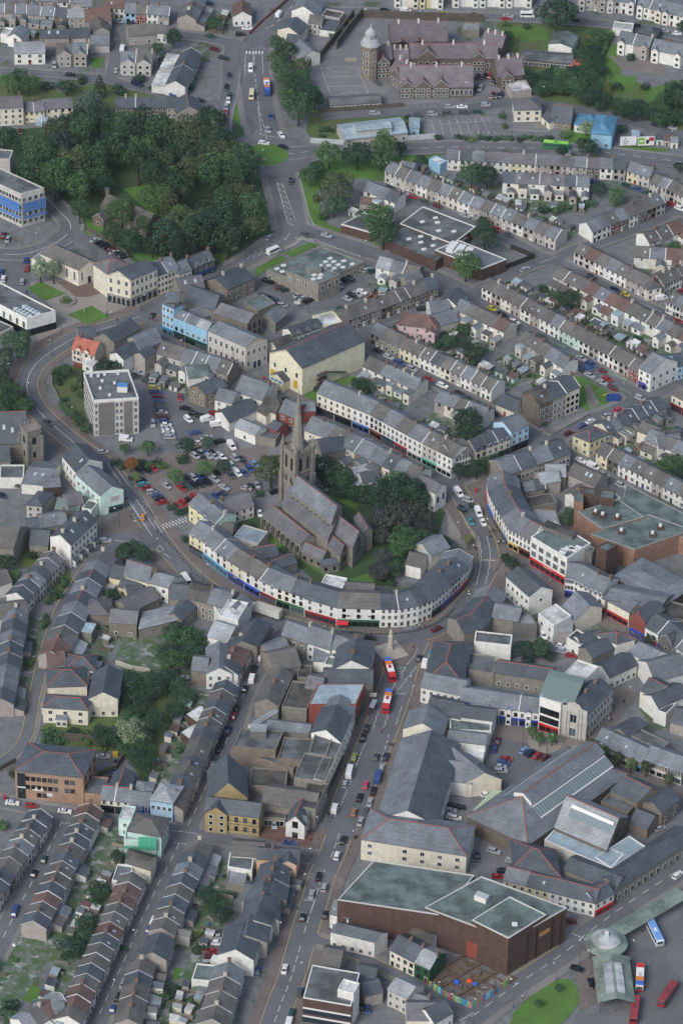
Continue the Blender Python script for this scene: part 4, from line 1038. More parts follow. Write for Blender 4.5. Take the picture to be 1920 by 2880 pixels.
# office block under repair
B=house('grey concrete office block wrapped in blue netting',(-160,1205),(148,1345),14.5,(306,1302),'h','f','flat',name='office_block',cat='office block',par=.6)
for s,n in (('f',14),('r',4)):B.windows(s,n,4,1.4,1.6,2.2,3.3)
net=MB();nm_=mat('4a78b8','plain')
for s in ('f','r'):
    p,r=B.face(s);d=(r-p).normalized();n=Vector((d.y,-d.x))*1.1
    for z0,z1 in ((7.0,8.3),(8.6,9.9),(4.2,5.3),(10.1,11.2)):
        net.poly([(*(p+n),z0),(*(r+n),z0),(*(r+n),z1),(*(p+n),z1)],nm_);net.poly([(*(p+n*.97),z1),(*(r+n*.97),z1),(*(r+n*.97),z0),(*(p+n*.97),z0)],nm_)
    for k in range(9):
        q=p.lerp(r,k/8)+n*1.03;net.tube(q.x,q.y,0,12.2,.07,.07,mat('8d9499','metal'),5)
net.build('scaffold',B.root)
house('flat-roofed stair wing behind the netted office block',(-160,1085),(70,1105),12.5,7,'h','f','flat',name='office_wing',cat='office block')
# ---------------------------------------------------------------- top centre
tile(640,0)
house('white gabled pub with brown roof beside the main road',(40,115),(166,112),4.6,10,'w','r',ridge='t',fw=(3,1),name='pub',cat='pub',chim=((.5,.5),))
house('dark blue slate hall with cream side by the main road',(497,245),(553,175),5.5,(345,205),'c','d',pitch=.5,rw=(2,1))
house('low grey-roofed house joining the road hall',(400,300),(505,312),4.5,8,'w','d',fw=(2,1))
house('slate house with white gable high beside main road',(600,100),(655,10),6,10,'w','g')
house('plain white house behind the slate hall',(556,158),(648,168),5.2,7,'h','b',fw=(3,2))
house('low white annexe at the walled yard',(632,200),(742,215),3.2,6,'w','d','mono',pitch=.25)
house('tall grey gable house below the slate hall',(440,330),(520,400),5,8,'w','g',fw=(2,2))
house('dark felt garage roof in the upper yard',(645,110),(770,135),2.8,6,'h','m','flat',name='garage',cat='garage')
# Victorian school
def school(desc,A,Bp,h,d,wins=(),gabs=(),dorm=(),pitch=.95,win=None,wk='b'):
    B=house(desc,A,Bp,h,d,wk,'h',name='school_block',cat='school',pitch=pitch,rdg=1)
    for u0,u1,L in gabs:B.wing('f',u0,u1,L,h+.3,wm(wk),rm('h'),'gable',1.0,3,'gable_wing',ridge_m=REDR)
    for u in dorm:B.wing('f',u-.035,u+.035,-.4,h+2.2,wm(wk),rm('h'),'gable',1.0,1,'dormer')
    if win:B.windows('f',win[0],1,1.2,win[1],win[2],2.8)
    for u in (.15,.5,.85):B.chimney(u,.5,mat('d0d0cc','wall'))
    return B
school('long purple-roofed school block with three front gables',(1190,602),(1690,598),5,13,gabs=((.2,.42,.6),(.45,.67,.6),(.0,.18,.5)),win=(16,2.4,2.4))
school('middle purple-roofed school block with tall gable windows',(1250,400),(1858,402),6,9,gabs=((.09,.32,.8),(.72,.86,.6)),win=(14,2.0,2.6))
school('rear purple-roofed school block with two dormers',(1125,292),(1515,282),6,12,gabs=((.1,.24,-.5),(.4,.54,-.5)))
school('purple-roofed school range beside the octagon tower',(985,412),(1132,408),7,9,win=(3,1.6,3.2),gabs=((.3,.85,3.5),))
school('narrow purple school link with steep gable',(1112,480),(1240,560),6,9,gabs=((.2,.7,1.0),))
school('dark slate school link between two ranges',(1130,400),(1245,402),6.5,6)
tile(1280,0)
school('red brick school annexe with front porch gable',(290,530),(474,512),5,11,gabs=((.1,.55,3),),wk='b')
school('far purple-roofed school range near dark shed',(180,300),(320,330),5,8)
tile(640,0)
# octagonal tower
c=G((985,300),15.5);t=thing('school_tower','octagonal brick school tower with white domed cupola','tower',(c.x,c.y,0));b=MB();R=3.6
b.lathe([(R,-.3),(R,15),(R+.2,15.1),(R+.2,15.5)],wm('k'),8);b.build('wall',t)
b=MB();wcp=mat('a4a9ac','wall');b.lathe([(R+.6,15.5),(R+.5,16),(R-.6,18),(R-1.1,18.4)],wcp,16);b.lathe([(2.2,18.4),(2.2,20)],wcp,8);b.lathe([(2.5,20),(2.4,20.6),(1.8,21.6),(.9,22.4),(.35,22.9),(.3,24),(.05,25.2)],wcp,16);b.build('dome',t,True)
for k in range(8):
    a=k*math.pi/4+math.pi/8
    for z in (4,8,12):
        if k in (3,4,5,6):link('window',win_mesh(.8,1.7,'w',1),t,(math.cos(a)*R*.93,math.sin(a)*R*.93,z),a+math.pi/2)
house('long low classroom hut with ribbon windows',(705,727),(1060,706),2.8,7,'k','f',name='classroom_hut',cat='hut',pitch=.25,fw=(12,1),ww=1.4)
house('pale metal-roofed workshop behind the grey hoarding',(805,966),(1240,915),3.8,12,'h','v',name='workshop',cat='workshop',pitch=.25,fw=(8,1))
house('raised pale metal roof of the workshop nave',(885,905),(1130,880),6.4,6,'h','v',name='workshop',cat='workshop',pitch=.35)
shed(1285,850,4,8,3,'u','v','sky blue container standing by the car park',name='container')
wallrun('hoarding','long pale grey hoarding along the bypass',[(568,985),(800,1000),(1000,985),(1230,970),(1430,955)],2.4,.15,mat('b9c0c6','wall'),'hoarding')
wallrun('stone_wall','long dark stone wall dividing yard from schoolyard',[(555,470),(640,400),(760,250),(868,110)],3.2,.6);wallrun('stone_wall','stone wall spur facing the school tower',[(748,340),(830,230),(930,110)],4,.6)
wallrun('stone_wall','stone wall below the schoolyard beside the lane',[(600,778),(800,765),(1210,735)],1.8,.5);wallrun('stone_wall','tall wall behind the school along the upper road',[(930,118),(1568,145),(1760,150)],3.5,.6)
wallrun('retaining_wall','red-topped roadside wall by the white pub',[(150,240),(240,150),(330,75),(415,0)],1.2,.5,mat('6b4a42','brick'))
row('the white pair beside the autumn tree',[(935,1312),(1150,1398)],5,7.5,3,'www','ggd','rear',wings='lf')
house('low brown-roofed shed behind the white pair',(910,1400),(1060,1420),3.2,5,'g','r',name='outbuilding',cat='outbuilding')
house('grey-roofed cottage at the grassy corner',(1180,1160),(1275,1180),4,6,'g','g')
D()
row('the long terrace below the bypass green',[(883,393),(1275,550)],5,8,0,'hhgwghcwgsghwgghbg','gbggbgbg','front',end='near')
tile(1280,0)
row('the purple-roofed terrace along the bypass',[(-62,1097),(1170,1172)],5,8,0,'wwgwwycgghgbwgh','gdgpppppppgp','front')
house('sky blue annexe at the bypass terrace end',(-105,1140),(-60,1115),4,6,'u','w','flat',name='annexe',cat='annexe')
row('the terrace seen from its gardens',[(325,1258),(920,1286)],5.2,8,7,'wcwwcgw','dppppdg','rear',wings='ggf')
row('the yellow pair by the bypass',[(1180,1180),(1335,1222)],5,7.5,2,'yh','g','front')
row('the terrace at the far street corner',[(1338,1255),(1620,1378)],5,7.5,5,'hhghw','bgbbg','front')
row('the street running up to the bypass',[(945,1600),(1445,1398)],5,8,8,'wwrbwbbh','ggbgbbb','front')
row('the white bay-fronted villas along the top',[(-420,-30),(-80,-20)],5.5,9,4,'wcyw','g','none',wing=bays,nm='villa',cat='villa',noun='villa')
row('the white bay-fronted villas beside the big tree',[(-20,-32),(530,-30)],5.5,9,6,'wwwwww','g','none',wing=bays,nm='villa',cat='villa',noun='villa')
row('the bay-fronted villas right of the big tree',[(845,-12),(1235,20)],5.5,9,4,'hghw','g','front',wing=bays,nm='villa',cat='villa',noun='villa')
row('the villas at the top right corner',[(1250,38),(1600,125)],5.5,9,4,'wcww','g','front',wing=bays,nm='villa',cat='villa',noun='villa')
row('the villas above the rocky garden',[(1115,285),(1330,332)],5.6,9,2,'wg','g','none',wing=bays,nm='villa',cat='villa',noun='villa')
row('the white villas over the stone terrace',[(1348,340),(1560,385)],5.6,9,2,'ww','gg','none',wing=bays,nm='villa',cat='villa',noun='villa')
house('dark hipped garage roof behind the villas',(1255,225),(1380,250),3.2,7,'d','d','hip',name='garage',cat='garage');house('white flat garage beside the hedge',(1080,200),(1215,215),3,6,'w','w','flat',name='garage',cat='garage')
house('large white works hall with green roof',(640,305),(800,330),4.6,(845,245),'w','e',ridge='t',name='works_hall',cat='hall',pitch=.25)
house('long brown classroom hut by the works hall',(452,408),(802,438),3.2,8,'b','f',name='classroom_hut',cat='hut',pitch=.3,fw=(14,1),ww=1.3)
house('white-roofed prefab at the schoolyard corner',(385,640),(525,622),3,8,'g','w','flat',name='prefab',cat='hut');house('grey stone shelter behind the school',(45,210),(165,212),3.4,6,'s','l','flat',name='outbuilding',cat='outbuilding')
house('rusty red lean-to by the brown hut',(795,470),(880,470),2.5,5,'g','o','mono',name='lean_to',cat='shed',pitch=.2)
house('cream two-storey house with brown hipped roof by lane',(408,757),(592,755),5.6,9,'c','p','hip',fw=(3,2),ww=1.3,rw=(1,1));house('cream lean-to with green door by the hipped house',(592,800),(650,850),3.2,6,'c','d','gable',door='2f4f3a')
house('steep dark-roofed house with dormer beside blue building',(655,835),(795,850),3.6,11,'k','d',rdg=1,fw=(2,1),pitch=.8)
house('sky blue works with blue hipped roof above bypass',(935,918),(1076,932),6.5,(1112,805),'u','u','hip',name='blue_works',cat='works',fw=(2,1));house('blue-roofed white wing of the blue works',(818,855),(985,880),3.6,9,'w','u','hip',name='blue_works',cat='works',fw=(3,1))
for i,(x0,x1,txt,lab) in enumerate(((1130,1243,'IS\nTHIS\nIT?','white roadside billboard with black lettering'),(1252,1365,'','roadside billboard with a green and red picture'))):
    a,c2=G((x0,1012)),G((x1,1008));d=c2-a;t=thing('billboard',lab,'billboard',(a.x,a.y,0),math.atan2(d.y,d.x));L=d.length;b=MB()
    b.box(0,L,-.1,.1,.5,4.6,mat('d5d7da','plain'));b.box(-.1,L+.1,-.14,.14,.3,.55,mat('1d2024','plain'))
    for x in (.6,L-.6):b.tube(x,.2,0,4,.1,.1,DARK,6)
    b.build('panel',t)
    if txt:lettering(txt,t,(L*.32,-.13,3.3),1.25,'1d2024')
    else:
        b=MB();b.box(.2,L*.42,-.125,-.1,1.2,4.2,mat('7fae4a','plain'));b.box(L*.5,L*.68,-.125,-.1,1.4,3.2,mat('2b2d33','plain'));b.box(L*.68,L-.2,-.125,-.1,2.6,4.3,mat('a83434','plain'));b.box(.8,L*.34,-.135,-.125,2.2,3.0,TRIM);b.build('poster',t)
for x,y,w,r in ((1405,945,'n','d'),(1455,950,'g','r'),(1505,965,'w','l'),(1240,920,'g','v')):shed(x,y,3,4,2.6,w,r,f'{WALL[w][1]} allotment shed with {ROOF[r][1]} roof by the billboards','sheds by the billboards')
# ================================================================ BUILDINGS, middle of the picture, left
tile(0,640)
B=house('white flat-roofed library with ribbon of roof lights',(-220,425),(188,636),7.4,(386,582),'w','f','flat',name='library',cat='library',par=.7,pm=wm('w'))
B.windows('f',9,1,1.2,2.6,4.6,3);b=MB();
for s in ('f','r'):
    p,r=B.face(s);d=(r-p).normalized();n=Vector((d.y,-d.x))*.04;b.poly([(*(p+n),0),(*(r+n),0),(*(r+n),3.0),(*(p+n),3.0)],GLASS)
b.build('ground_floor_glazing',B.root)
for k in range(5):
    for j in range(2):p=B.at(.72+.055*k,.2+.3*j);b=MB();b.box(-1,1,-.9,.9,7.4,7.9,mat('b9c6ca','glass'));o=b.build('rooflight',B.roof);o.location=(p.x,p.y,0)
house('low flat-roofed library wing at the left edge',(-240,640),(-10,745),3.6,(95,690),'h','f','flat',name='library_wing',cat='library')
def pediment(B,side='r'):
    p,r=B.face(side);d=(r-p);n=Vector((d.y,-d.x)).normalized()*.12;b=MB();half=d.length/2;m=mat('d9d4c0','wall')
    for q,s in ((p,r),(r,p)):
        top=(p+r)/2+n;e=q+n;z0,z1=B.h,B.h+half*B.pitch
        b.poly([(*e,z0),(*top,z1),(*top,z1-.5),(*e,z0-.5)],m);b.poly([(*top,z1),(*e,z0),(*e,z0-.5),(*top,z1-.5)],m)
    b.poly([(*(p+n),B.h),(*(r+n),B.h),(*(r+n),B.h-.45),(*(p+n),B.h-.45)][::-1],m);b.build('pediment',B.root)
B=house('cream chapel-like memorial hall with pedimented front',(282,178),(540,292),7.2,(690,246),'c','b',name='memorial_hall',cat='hall',pitch=.62)
B.windows('f',5,1,.9,3.6,3.8);B.windows('r',3,1,.8,3.4,3.8,3,'w',2,skip=((1,0),));B.door('r',.5,'2b2b30',1.4,3.0);pediment(B)
house('small flat cream side wing of the memorial hall',(218,225),(285,250),3.5,7,'c','l','flat',name='side_wing',cat='hall')
B=house('cream three-storey town hall with arched ground floor',(900,362),(1085,285),12,(735,325),'c','d',name='town_hall',cat='town hall',pitch=.6)
B.windows('f',6,3,1.0,1.9,2.2,3.8,'w');B.windows('l',3,3,1.0,1.9,2.2,3.8);pediment(B,'l')
b=MB();
for s in ('f','l'):
    p,r=B.face(s);d=(r-p).normalized();n=Vector((d.y,-d.x))*.05;b.poly([(*(p+n),0),(*(r+n),0),(*(r+n),3.9),(*(p+n),3.9)],wm('s'))
    for k in range(5):q=p.lerp(r,(k+.5)/5)+n*1.6;e=d*.65;b.poly([(*(q-e),.2),(*(q+e),.2),(*(q+e),2.6),(*q,3.3),(*(q-e),2.6)],GLASS)
b.build('ground_floor_facing',B.root)
house('grey hipped rear block of the town hall',(742,322),(892,262),10.5,9,'c','p','hip',name='town_hall_block',cat='town hall',rdg=1)
row('the white hall range beyond the town hall',[(1085,335),(1230,278)],8.6,9,2,'cc','dg','wins',noun='hall',nm='hall_range',cat='hall',wc=3)
house('white slate-roofed house beyond the hall range',(1230,322),(1322,292),6.4,8,'w','g',fw=(3,2));B=house('brown stone house with three dormers and blue shopfront',(1330,285),(1482,225),5.2,8,'b','d',fw=(4,2),chim=(.02,.98),name='shop',cat='shop');B.shop('f',.05,.95,'2b4a86',2.6)
for u in (.2,.5,.8):B.wing('f',u-.07,u+.07,-.3,6.8,wm('w'),rm('d'),'gable',.9,1,'dormer')
# sky-blue corner building with a mansard
B=house('tall sky blue corner shop with steep mansard tower',(1118,520),(1198,556),13,(1262,522),'u','d','hip',name='corner_building',cat='shop',fw=(3,4),lw=(3,4),pitch=1.15,hf=.55)
B.shop('f',.02,.98,'3b86a8');p=B.at(.5,.5);b=MB();b.box(-2.6,2.6,-2.6,2.6,B.hr-1,B.hr+.6,rm('g'));
for x in (-2.4,0,2.4):
    for y in (-2.4,2.4):b.tube(x,y,B.hr+.6,B.hr+2,.1,.05,mat('8d9499','metal'),5)
b.box(-2.5,2.5,-.1,.1,B.hr+1.2,B.hr+1.35,mat('8d9499','metal'));o=b.build('roof_crown',B.roof);o.location=(p.x,p.y,0)
row('the sky blue shop range',[(1198,612),(1428,708)],9.3,(1480,655),3,'uuu','ggl','shop',shops=['2a2d2c','1f4436','1f4436'],nm='shop',cat='shop',noun='shop',wc=2,fl=2)
house('dark slate hall behind the sky blue shops',(1262,500),(1478,575),8.5,(1545,470),'s','d',name='hall',cat='hall');house('lower dark slate wing with roof windows',(1240,440),(1412,412),7.6,9,'s','p',name='hall_wing',cat='hall',sky=((.3,.3),(.7,.3)))
house('slate outbuilding with chimney stack behind the shops',(1340,640),(1475,600),6,8,'s','g',name='outbuilding',cat='outbuilding')
EX=1568
B=house('white stone bank with pedimented end and twin doors',(1433,710),(125+EX,822),10.6,(275+EX,770),'h','g',name='bank',cat='bank',pitch=.5)
B.windows('f',7,2,1.0,2.1,2.8,4.6);B.windows('r',4,2,.9,1.8,2.8,4.6,skip=((1,0),(2,0)));B.door('r',.42,'1d2b52',1.3,3);B.door('r',.62,'1d2b52',1.3,3);pediment(B)
# red-roofed cottage and its neighbours
B=house('cream cottage with bright red tiled roof at the bend',(497,836),(652,882),5.0,7.5,'c','o',fw=(4,2),chim=(.2,),pitch=.9);B.wing('f',.2,.4,.2,5.6,wm('c'),rm('o'),'gable',.9,1,'dormer');B.wing('f',.55,.75,.2,5.6,wm('c'),rm('o'),'gable',.9,1,'dormer');B.wing('f',.7,1.15,4,2.8,wm('w'),rm('w'),'flat')
house('dark-roofed cottage behind the red roof',(552,772),(668,760),5.6,8,'s','d',chim=(.95,));house('large slate house with white-edged gable by the square',(788,795),(972,692),7.4,(645,762),'s','d',name='public_house',cat='pub',pitch=.75);house('pale green lean-to below the white-edged gable',(660,815),(770,838),4,5,'h','n' if 'n' in ROOF else 'l','mono',pitch=.4,name='lean_to',cat='extension')
house('white gabled house with black windows behind the offices',(852,912),(978,832),6.2,(757,872),'w','d',lw=(1,2));house('grey gabled house beside the white gable',(1000,902),(1078,852),6.2,(925,872),'g','d');house('wide slate-roofed house facing the curving street',(965,852),(1118,782),6.4,(880,762),'g','g')
row('the brown-roofed backs above the car park',[(1080,868),(1568,1015)],5.8,9,6,'hhgwhs','bbgggb','rear',wings='ggl')
house('white rendered house with green slate roof by car park',(1300,1040),(1445,1022),5,8,'w','e',lw=(1,2));house('yellow stone workshop with external red steps',(1415,1152),(1568,1092),6,(1300,1102),'k','d',name='workshop',cat='workshop',lw=(2,2),fw=(2,2));house('white house with blue sign beside the workshop',(1480,1185),(1600,1215),5.4,8,'w','g',fw=(2,2))
# seven-storey style office
B=house('concrete five-storey office block with ribbed front',(645,1206),(957,1186),14.6,(886,990),'h','f','flat',name='office_block',cat='office block',par=.9,pm=wm('w'))
for c0,c1 in ((.02,.1),(.47,.66),(.88,.98)):
    p,r=B.face('f');n=1 if c1-c0 < .15 else 2
    for z in range(5):
        for i in range(n):B.place(win_mesh((r-p).length*(c1-c0)/n*.7,1.7,'w',3),'window','f',c0+(c1-c0)*(i+.5)/n,1.7+z*2.85)
B.windows('l',8,5,1.6,1.5,1.7,2.85)
b=MB();p,r=B.face('f');d=(r-p).normalized();n=Vector((d.y,-d.x));mm=wm('d');mm=mat('8c8a86','wall')
for u0,u1 in ((.11,.46),(.67,.87)):
    for k in range(int((u1-u0)*60)):
        q=p.lerp(r,u0+k/60);b.prism([(q.x,q.y),(q.x+n.x*.3,q.y+n.y*.3),(q.x+d.x*.17+n.x*.3,q.y+d.y*.17+n.y*.3),(q.x+d.x*.17,q.y+d.y*.17)],.5,14.2,mm)
b.build('concrete_ribs',B.root)
p=B.at(.72,.35);b=MB();b.box(-1.8,1.8,-1.4,1.4,14.6,17,TRIM,mat('4f86b8','plain'));o=b.build('plant_room',B.roof);o.location=(p.x,p.y,0)
for u,t in ((.15,.9),(.3,.88),(.45,.92),(.75,.92),(.35,.7),(.6,.6),(.25,.45),(.4,.2)):p=B.at(u,t);b=MB();b.box(-.5,.5,-.5,.5,14.6,15.3,mat('c9cccc','plain'));o=b.build('roof_vent',B.roof);o.location=(p.x,p.y,0)
b=MB()
for u in (.33,.36,.4):p=B.at(u,.3);b.tube(p.x,p.y,14.6,18.5,.06,.04,mat('8d9499','metal'),5)
b.build('aerial_mast',B.roof)
# stone church at the left edge
B=house('dark slate stone church at the left edge',(-70,1492),(188,1482),8,(180,1300),'s','d',name='stone_church',cat='church',pitch=.95,fw=(6,1),rdg=1,sky=((.4,.25),(.62,.2)))
house('stone church aisle with gabled end',(-90,1620),(75,1605),6,8,'s','d',name='church_aisle',cat='church',pitch=.9,rw=(1,1))
c=G((212,1380),15);t=thing('church_tower','square stone church tower with battlements at the left edge','tower',(c.x,c.y,0),.55);b=MB();b.box(-2.6,2.6,-2.6,2.6,-.2,15,wm('s'));b.box(-2.9,2.9,-2.9,2.9,14,14.4,wm('s'))
for k in range(4):
    for sg in (-1,1):b.box(-2.7+k*1.5,-1.9+k*1.5,sg*2.65-.25,sg*2.65+.25,15,16,wm('s'));b.box(sg*2.65-.25,sg*2.65+.25,-2.7+k*1.5,-1.9+k*1.5,15,15.99,wm('s'))
for x in (-2.9,2.9):
    for y in (-2.9,2.9):b.box(x-.4,x+.4,y-.4,y+.4,-.2,12.5,wm('s'))
b.build('wall',t)
for a in range(4):link('window',win_mesh(1.2,2.6,'k',2),t,(2.6*math.sin(a*math.pi/2),-2.6*math.cos(a*math.pi/2),11),a*math.pi/2);link('window',win_mesh(.8,2,'k',1),t,(2.6*math.sin(a*math.pi/2),-2.6*math.cos(a*math.pi/2),5),a*math.pi/2)
# ---------------------------------------------------------------- centre
tile(640,640)
B=house('low flat health centre with many white roof domes',(265,296),(560,404),4,(945,242),'s','e','flat',name='health_centre',cat='health centre',par=.4,pm=wm('s'));B.windows('r',8,1,1.2,1.2,1.8);B.windows('f',5,1,1.0,1.6,1.8)
def domes(B,pts,z):
    for u,t in pts:p=B.at(u,t);b=MB();b.box(-.85,.85,-.65,.65,z,z+.45,TRIM);o=b.build('roof_dome',B.roof);o.location=(p.x,p.y,0);o.rotation_euler=(0,0,.5)
domes(B,[(.1,.12),(.25,.1),(.08,.25),(.62,.42),(.7,.5),(.55,.55),(.65,.62),(.8,.6),(.75,.72),(.88,.7),(.6,.75),(.5,.68),(.9,.85),(.7,.85),(.45,.8),(.85,.5)],4)
B=house('tall concrete block of the health centre over a carport',(402,304),(625,390),8,(776,326),'s','e','flat',name='health_centre',cat='health centre',par=.3,pm=wm('s'));B.windows('r',3,1,1.1,2,5.6);B.windows('f',4,1,.9,2.2,5.4,3,'w',2,skip=((3,0),));domes(B,[(.75,.15),(.8,.35),(.6,.4),(.7,.55)],8)
p=B.at(.45,.6);b=MB();b.box(-2.4,2.4,-1.8,1.8,8,10.2,wm('s'),rm('e'));o=b.build('plant_room',B.roof);o.location=(p.x,p.y,0);o.rotation_euler=(0,0,.4)
D()
B=house('wide flat dark-brick school with scattered roof domes',(880,551),(1000,603),4,(1075,548),'q','f','flat',name='flat_school',cat='school',par=.5,pm=wm('q'));domes(B,[(.3,.3),(.4,.5),(.5,.35),(.6,.6),(.7,.4),(.3,.7),(.5,.75),(.8,.7),(.65,.2)],4)
B=house('rear flat-roofed wing of the dark-brick school',(918,515),(1040,562),4.6,(1092,522),'q','f','flat',name='flat_school',cat='school',par=.4,pm=TRIM);domes(B,[(.25,.4),(.45,.6),(.6,.3),(.8,.5),(.35,.75)],4.6)
B=house('long flat dark-brick hall with white raised rooflight',(998,575),(1106,619),5.4,(1162,597),'q','g','flat',name='flat_school',cat='school',par=.4,pm=TRIM);p=B.at(.3,.5);b=MB();
for k in range(3):b.box(-5+k*3.2,-2.2+k*3.2,-3,3,5.4,7.2-k*.4,TRIM)
o=b.build('rooflight',B.roof);o.location=(p.x,p.y,0);o.rotation_euler=(0,0,-.4)
house('small flat dark-brick pavilion by the green verge',(783,517),(852,536),3.8,(905,508),'q','f','flat',name='flat_school',cat='school',pm=TRIM)
tile(640,640)
house('stone house with slate roof and tall white chimneys',(0,428),(188,346),6.6,(-173,375),'k','d',fw=(4,2),lw=(2,2),chim=((.97,.5,CHIW),(.3,.5,CHIW)))
house('flat green-roofed garage beside the stone house',(205,582),(331,526),3.6,(240,462),'s','e','flat',name='garage',cat='garage')
B=house('stone chapel with arched window gable and purple roof',(-95,588),(135,664),8,(236,610),'k','p',name='chapel',cat='chapel',pitch=.7,fw=(4,1));B.windows('r',3,2,.8,2.2,2.4,3.4,'k')
house('teal slate workshop roof in the court',(330,660),(416,592),4.4,(240,612),'s','g',name='workshop',cat='workshop')
B=house('white terrace range with three dormers behind the hall',(455,752),(656,682),6.2,(378,702),'w','d',fw=(6,2));
for u in (.18,.5,.8):B.wing('f',u-.05,u+.05,-.5,7.6,wm('s'),rm('d'),'gable',.9,1,'dormer')
house('brown-felt house tucked behind the yellow hall',(335,832),(462,782),6.4,(280,790),'c','m');house('pale yellow box with white roof behind the yellow hall',(648,690),(790,655),6,8,'y','w','flat',name='annexe',cat='annexe')
B=house('large pale yellow theatre hall with portico and slate roof',(515,970),(945,780),11.6,(290,860),'f','d',name='theatre',cat='theatre',pitch=.62,rdg=1)
B.windows('l',3,1,1.0,2.0,7.4,3,'w',1);pediment(B,'l');B.wing('l',.2,.62,3.2,4.4,wm('f'),rm('d'),'gable',.6,0,'portico')
p,r=B.face('l');d=(r-p);n=Vector((d.y,-d.x)).normalized();b=MB()
for k in range(4):q=p+d*(.22+.125*k)+n*3.5;b.tube(q.x,q.y,0,4.2,.3,.26,wm('f'),10)
b.build('columns',B.root);b=MB();q0,q1=p+d*.2+n*3.26,p+d*.62+n*3.26;b.poly([(*q0,3.3),(*q1,3.3),(*q1,4.2),(*q0,4.2)],mat('3f7fae','plain'));b.build('sign_board',B.root)
for u in (.1,.8):b=MB();q=p+d*u+n*.06;e=d.normalized()*.9;b.poly([(*(q-e),1.5),(*(q+e),1.5),(*(q+e),5),(*(q-e),5)],mat('b8962e','plain'));b.build('poster',B.root)
b=MB();p,r=B.face('f');d=(r-p);n=Vector((d.y,-d.x)).normalized();st=mat('56504f','metal')
for k in range(5):q=p+d*(.22+.03*k)+n*1.2;b.box(q.x-.1,q.x+.1,q.y-.1,q.y+.1,0,6,st)
for z in (2,4,6):q0,q1=p+d*.22,p+d*.36;b.prism([tuple(q0+n*.1),tuple(q0+n*2),tuple(q1+n*2),tuple(q1+n*.1)],z,z+.15,st)
q0,q1=p+d*.36+n*.3,p+d*.68+n*.3;b.loft([[(*q0,6),(*(q0+n*1.2),6),(*(q0+n*1.2),6.3),(*q0,6.3)],[(*q1,2),(*(q1+n*1.2),2),(*(q1+n*1.2),2.3),(*q1,2.3)]],st);b.build('fire_escape',B.root)
row('the stone terrace behind the yellow hall',[(790,655),(1125,538)],5,8,5,'ssbsb','b','front');row('the stone terrace up to the main road',[(1130,532),(1452,412)],5,8,5,'bsbbk','bbbbd','front')
row('the white rear gables by the flats',[(1020,272),(1295,345)],5,8,3,'wgs','lgb','rear',wings='g');house('slate cottage with brick chimney near the road bend',(1240,390),(1350,350),4.6,6,'s','g')
house('white gable house at the side street corner',(1460,505),(1575,540),6,9,'w','d',ridge='t',fw=(2,2));house('white house with grey roof below the corner gable',(1400,588),(1538,575),5,8,'w','g',lw=(1,2));house('wide grey roof beside the pink house',(1420,690),(1590,640),4.6,8,'h','g')
B=house('pink house with red-brown hipped roof',(1175,668),(1440,700),5.4,8,'p','r','hip',fw=(3,2),rdg=1);B.wing('f',.74,.98,3,5,wm('p'),rm('r'),'gable',.6,1)
D()
row('the long terrace facing the parked street',[(849,764),(1128,898)],5,8,0,'sssycwwcgwhwgbhggb','gbbbbbdbb','front')
tile(640,640)
row('the white backs beside the yellow hall',[(930,957),(1290,1118)],5,8,6,'wwcwcc','bbgggg','rear',wings='flg');row('the backs behind the shopping street',[(1425,1195),(1758,1322)],5,8,5,'gcgcw','ggbgg','rear')
row('the white shop terrace',[(615,1140),(980,1288),(1240,1432),(1545,1592)],8.8,9.5,[3,3,3],'ccwwwwwhw','gggbgbgbb','shop',shops=['2a2d30','2a2d30','4a6aa8','7a4a36','1f2b4e','9a2c30','c9c9c4','6fae96','c9c9c4'],nm='shop',cat='shop',noun='shop',wc=3,fl=3)
row('the shops rounding the street corner',[(1548,1592),(1675,1545)],8.2,9.5,2,'ww','bb','shop',nm='shop',cat='shop',noun='shop',wc=3,shops=['c9c9c4','2a2d30'])
tile(1280,640)
row('the cream shop pair up the side street',[(140,1540),(378,1450)],7,8,3,'ccc','d','shop',nm='shop',cat='shop',noun='shop',shops=['3c6a4a','5a7a6a','3f4a44']);B=house('pale blue three-storey shop at the side street',(385,1412),(506,1360),9,(262,1345),'l','g',name='shop',cat='shop',fw=(3,3));B.shop('f',.02,.98,'1d2022')
tile(640,640)
house('white house with plain gable below the theatre',(50,1130),(240,1192),6,(342,1080),'w','g',fw=(2,2),chim=(.98,));house('long white shed with dark slate roof',(10,1345),(215,1252),4,8,'w','d');house('white workshop with pale grey roof near car park',(48,1372),(190,1432),4.2,(268,1382),'w','l',fw=(1,1))
house('red rendered house with slate roof behind the spire',(355,1272),(462,1312),6.2,(545,1222),'r','g',fw=(2,2));house('small red annexe with dark roof',(280,1372),(342,1402),4.4,(415,1362),'r','d');house('red wall house end on to the shopping street',(480,1270),(604,1262),5,6,'r','g')
house('cream house with brown felt roof near the theatre',(262,1252),(332,1285),5,(392,1212),'c','m');house('cream outhouse with brown mono roof',(200,1262),(265,1300),4,6,'c','m','mono');house('white flat-roofed shed with grey canopy',(188,1440),(330,1470),3,6,'s','f','flat')
row('the backs along the shopping street',[(530,1395),(690,1455),(1060,1640),(1280,1750)],6,10,[2,4,3],'cchcsgcsw','ggbgggdgb','rear',wings='glf',nm='shop',noun='shop',cat='shop')
house('dark gabled stone house beside the spire',(650,1560),(812,1530),5.4,9,'s','d',ridge='u')
tile(640,1280)
B=house('white chapel-like hall with tall gable by the crescent',(1288,192),(1430,264),8.2,(1506,208),'w','p',name='hall',cat='hall',fw=(4,1));B.windows('r',2,1,.9,2.4,4.6,3,'k')
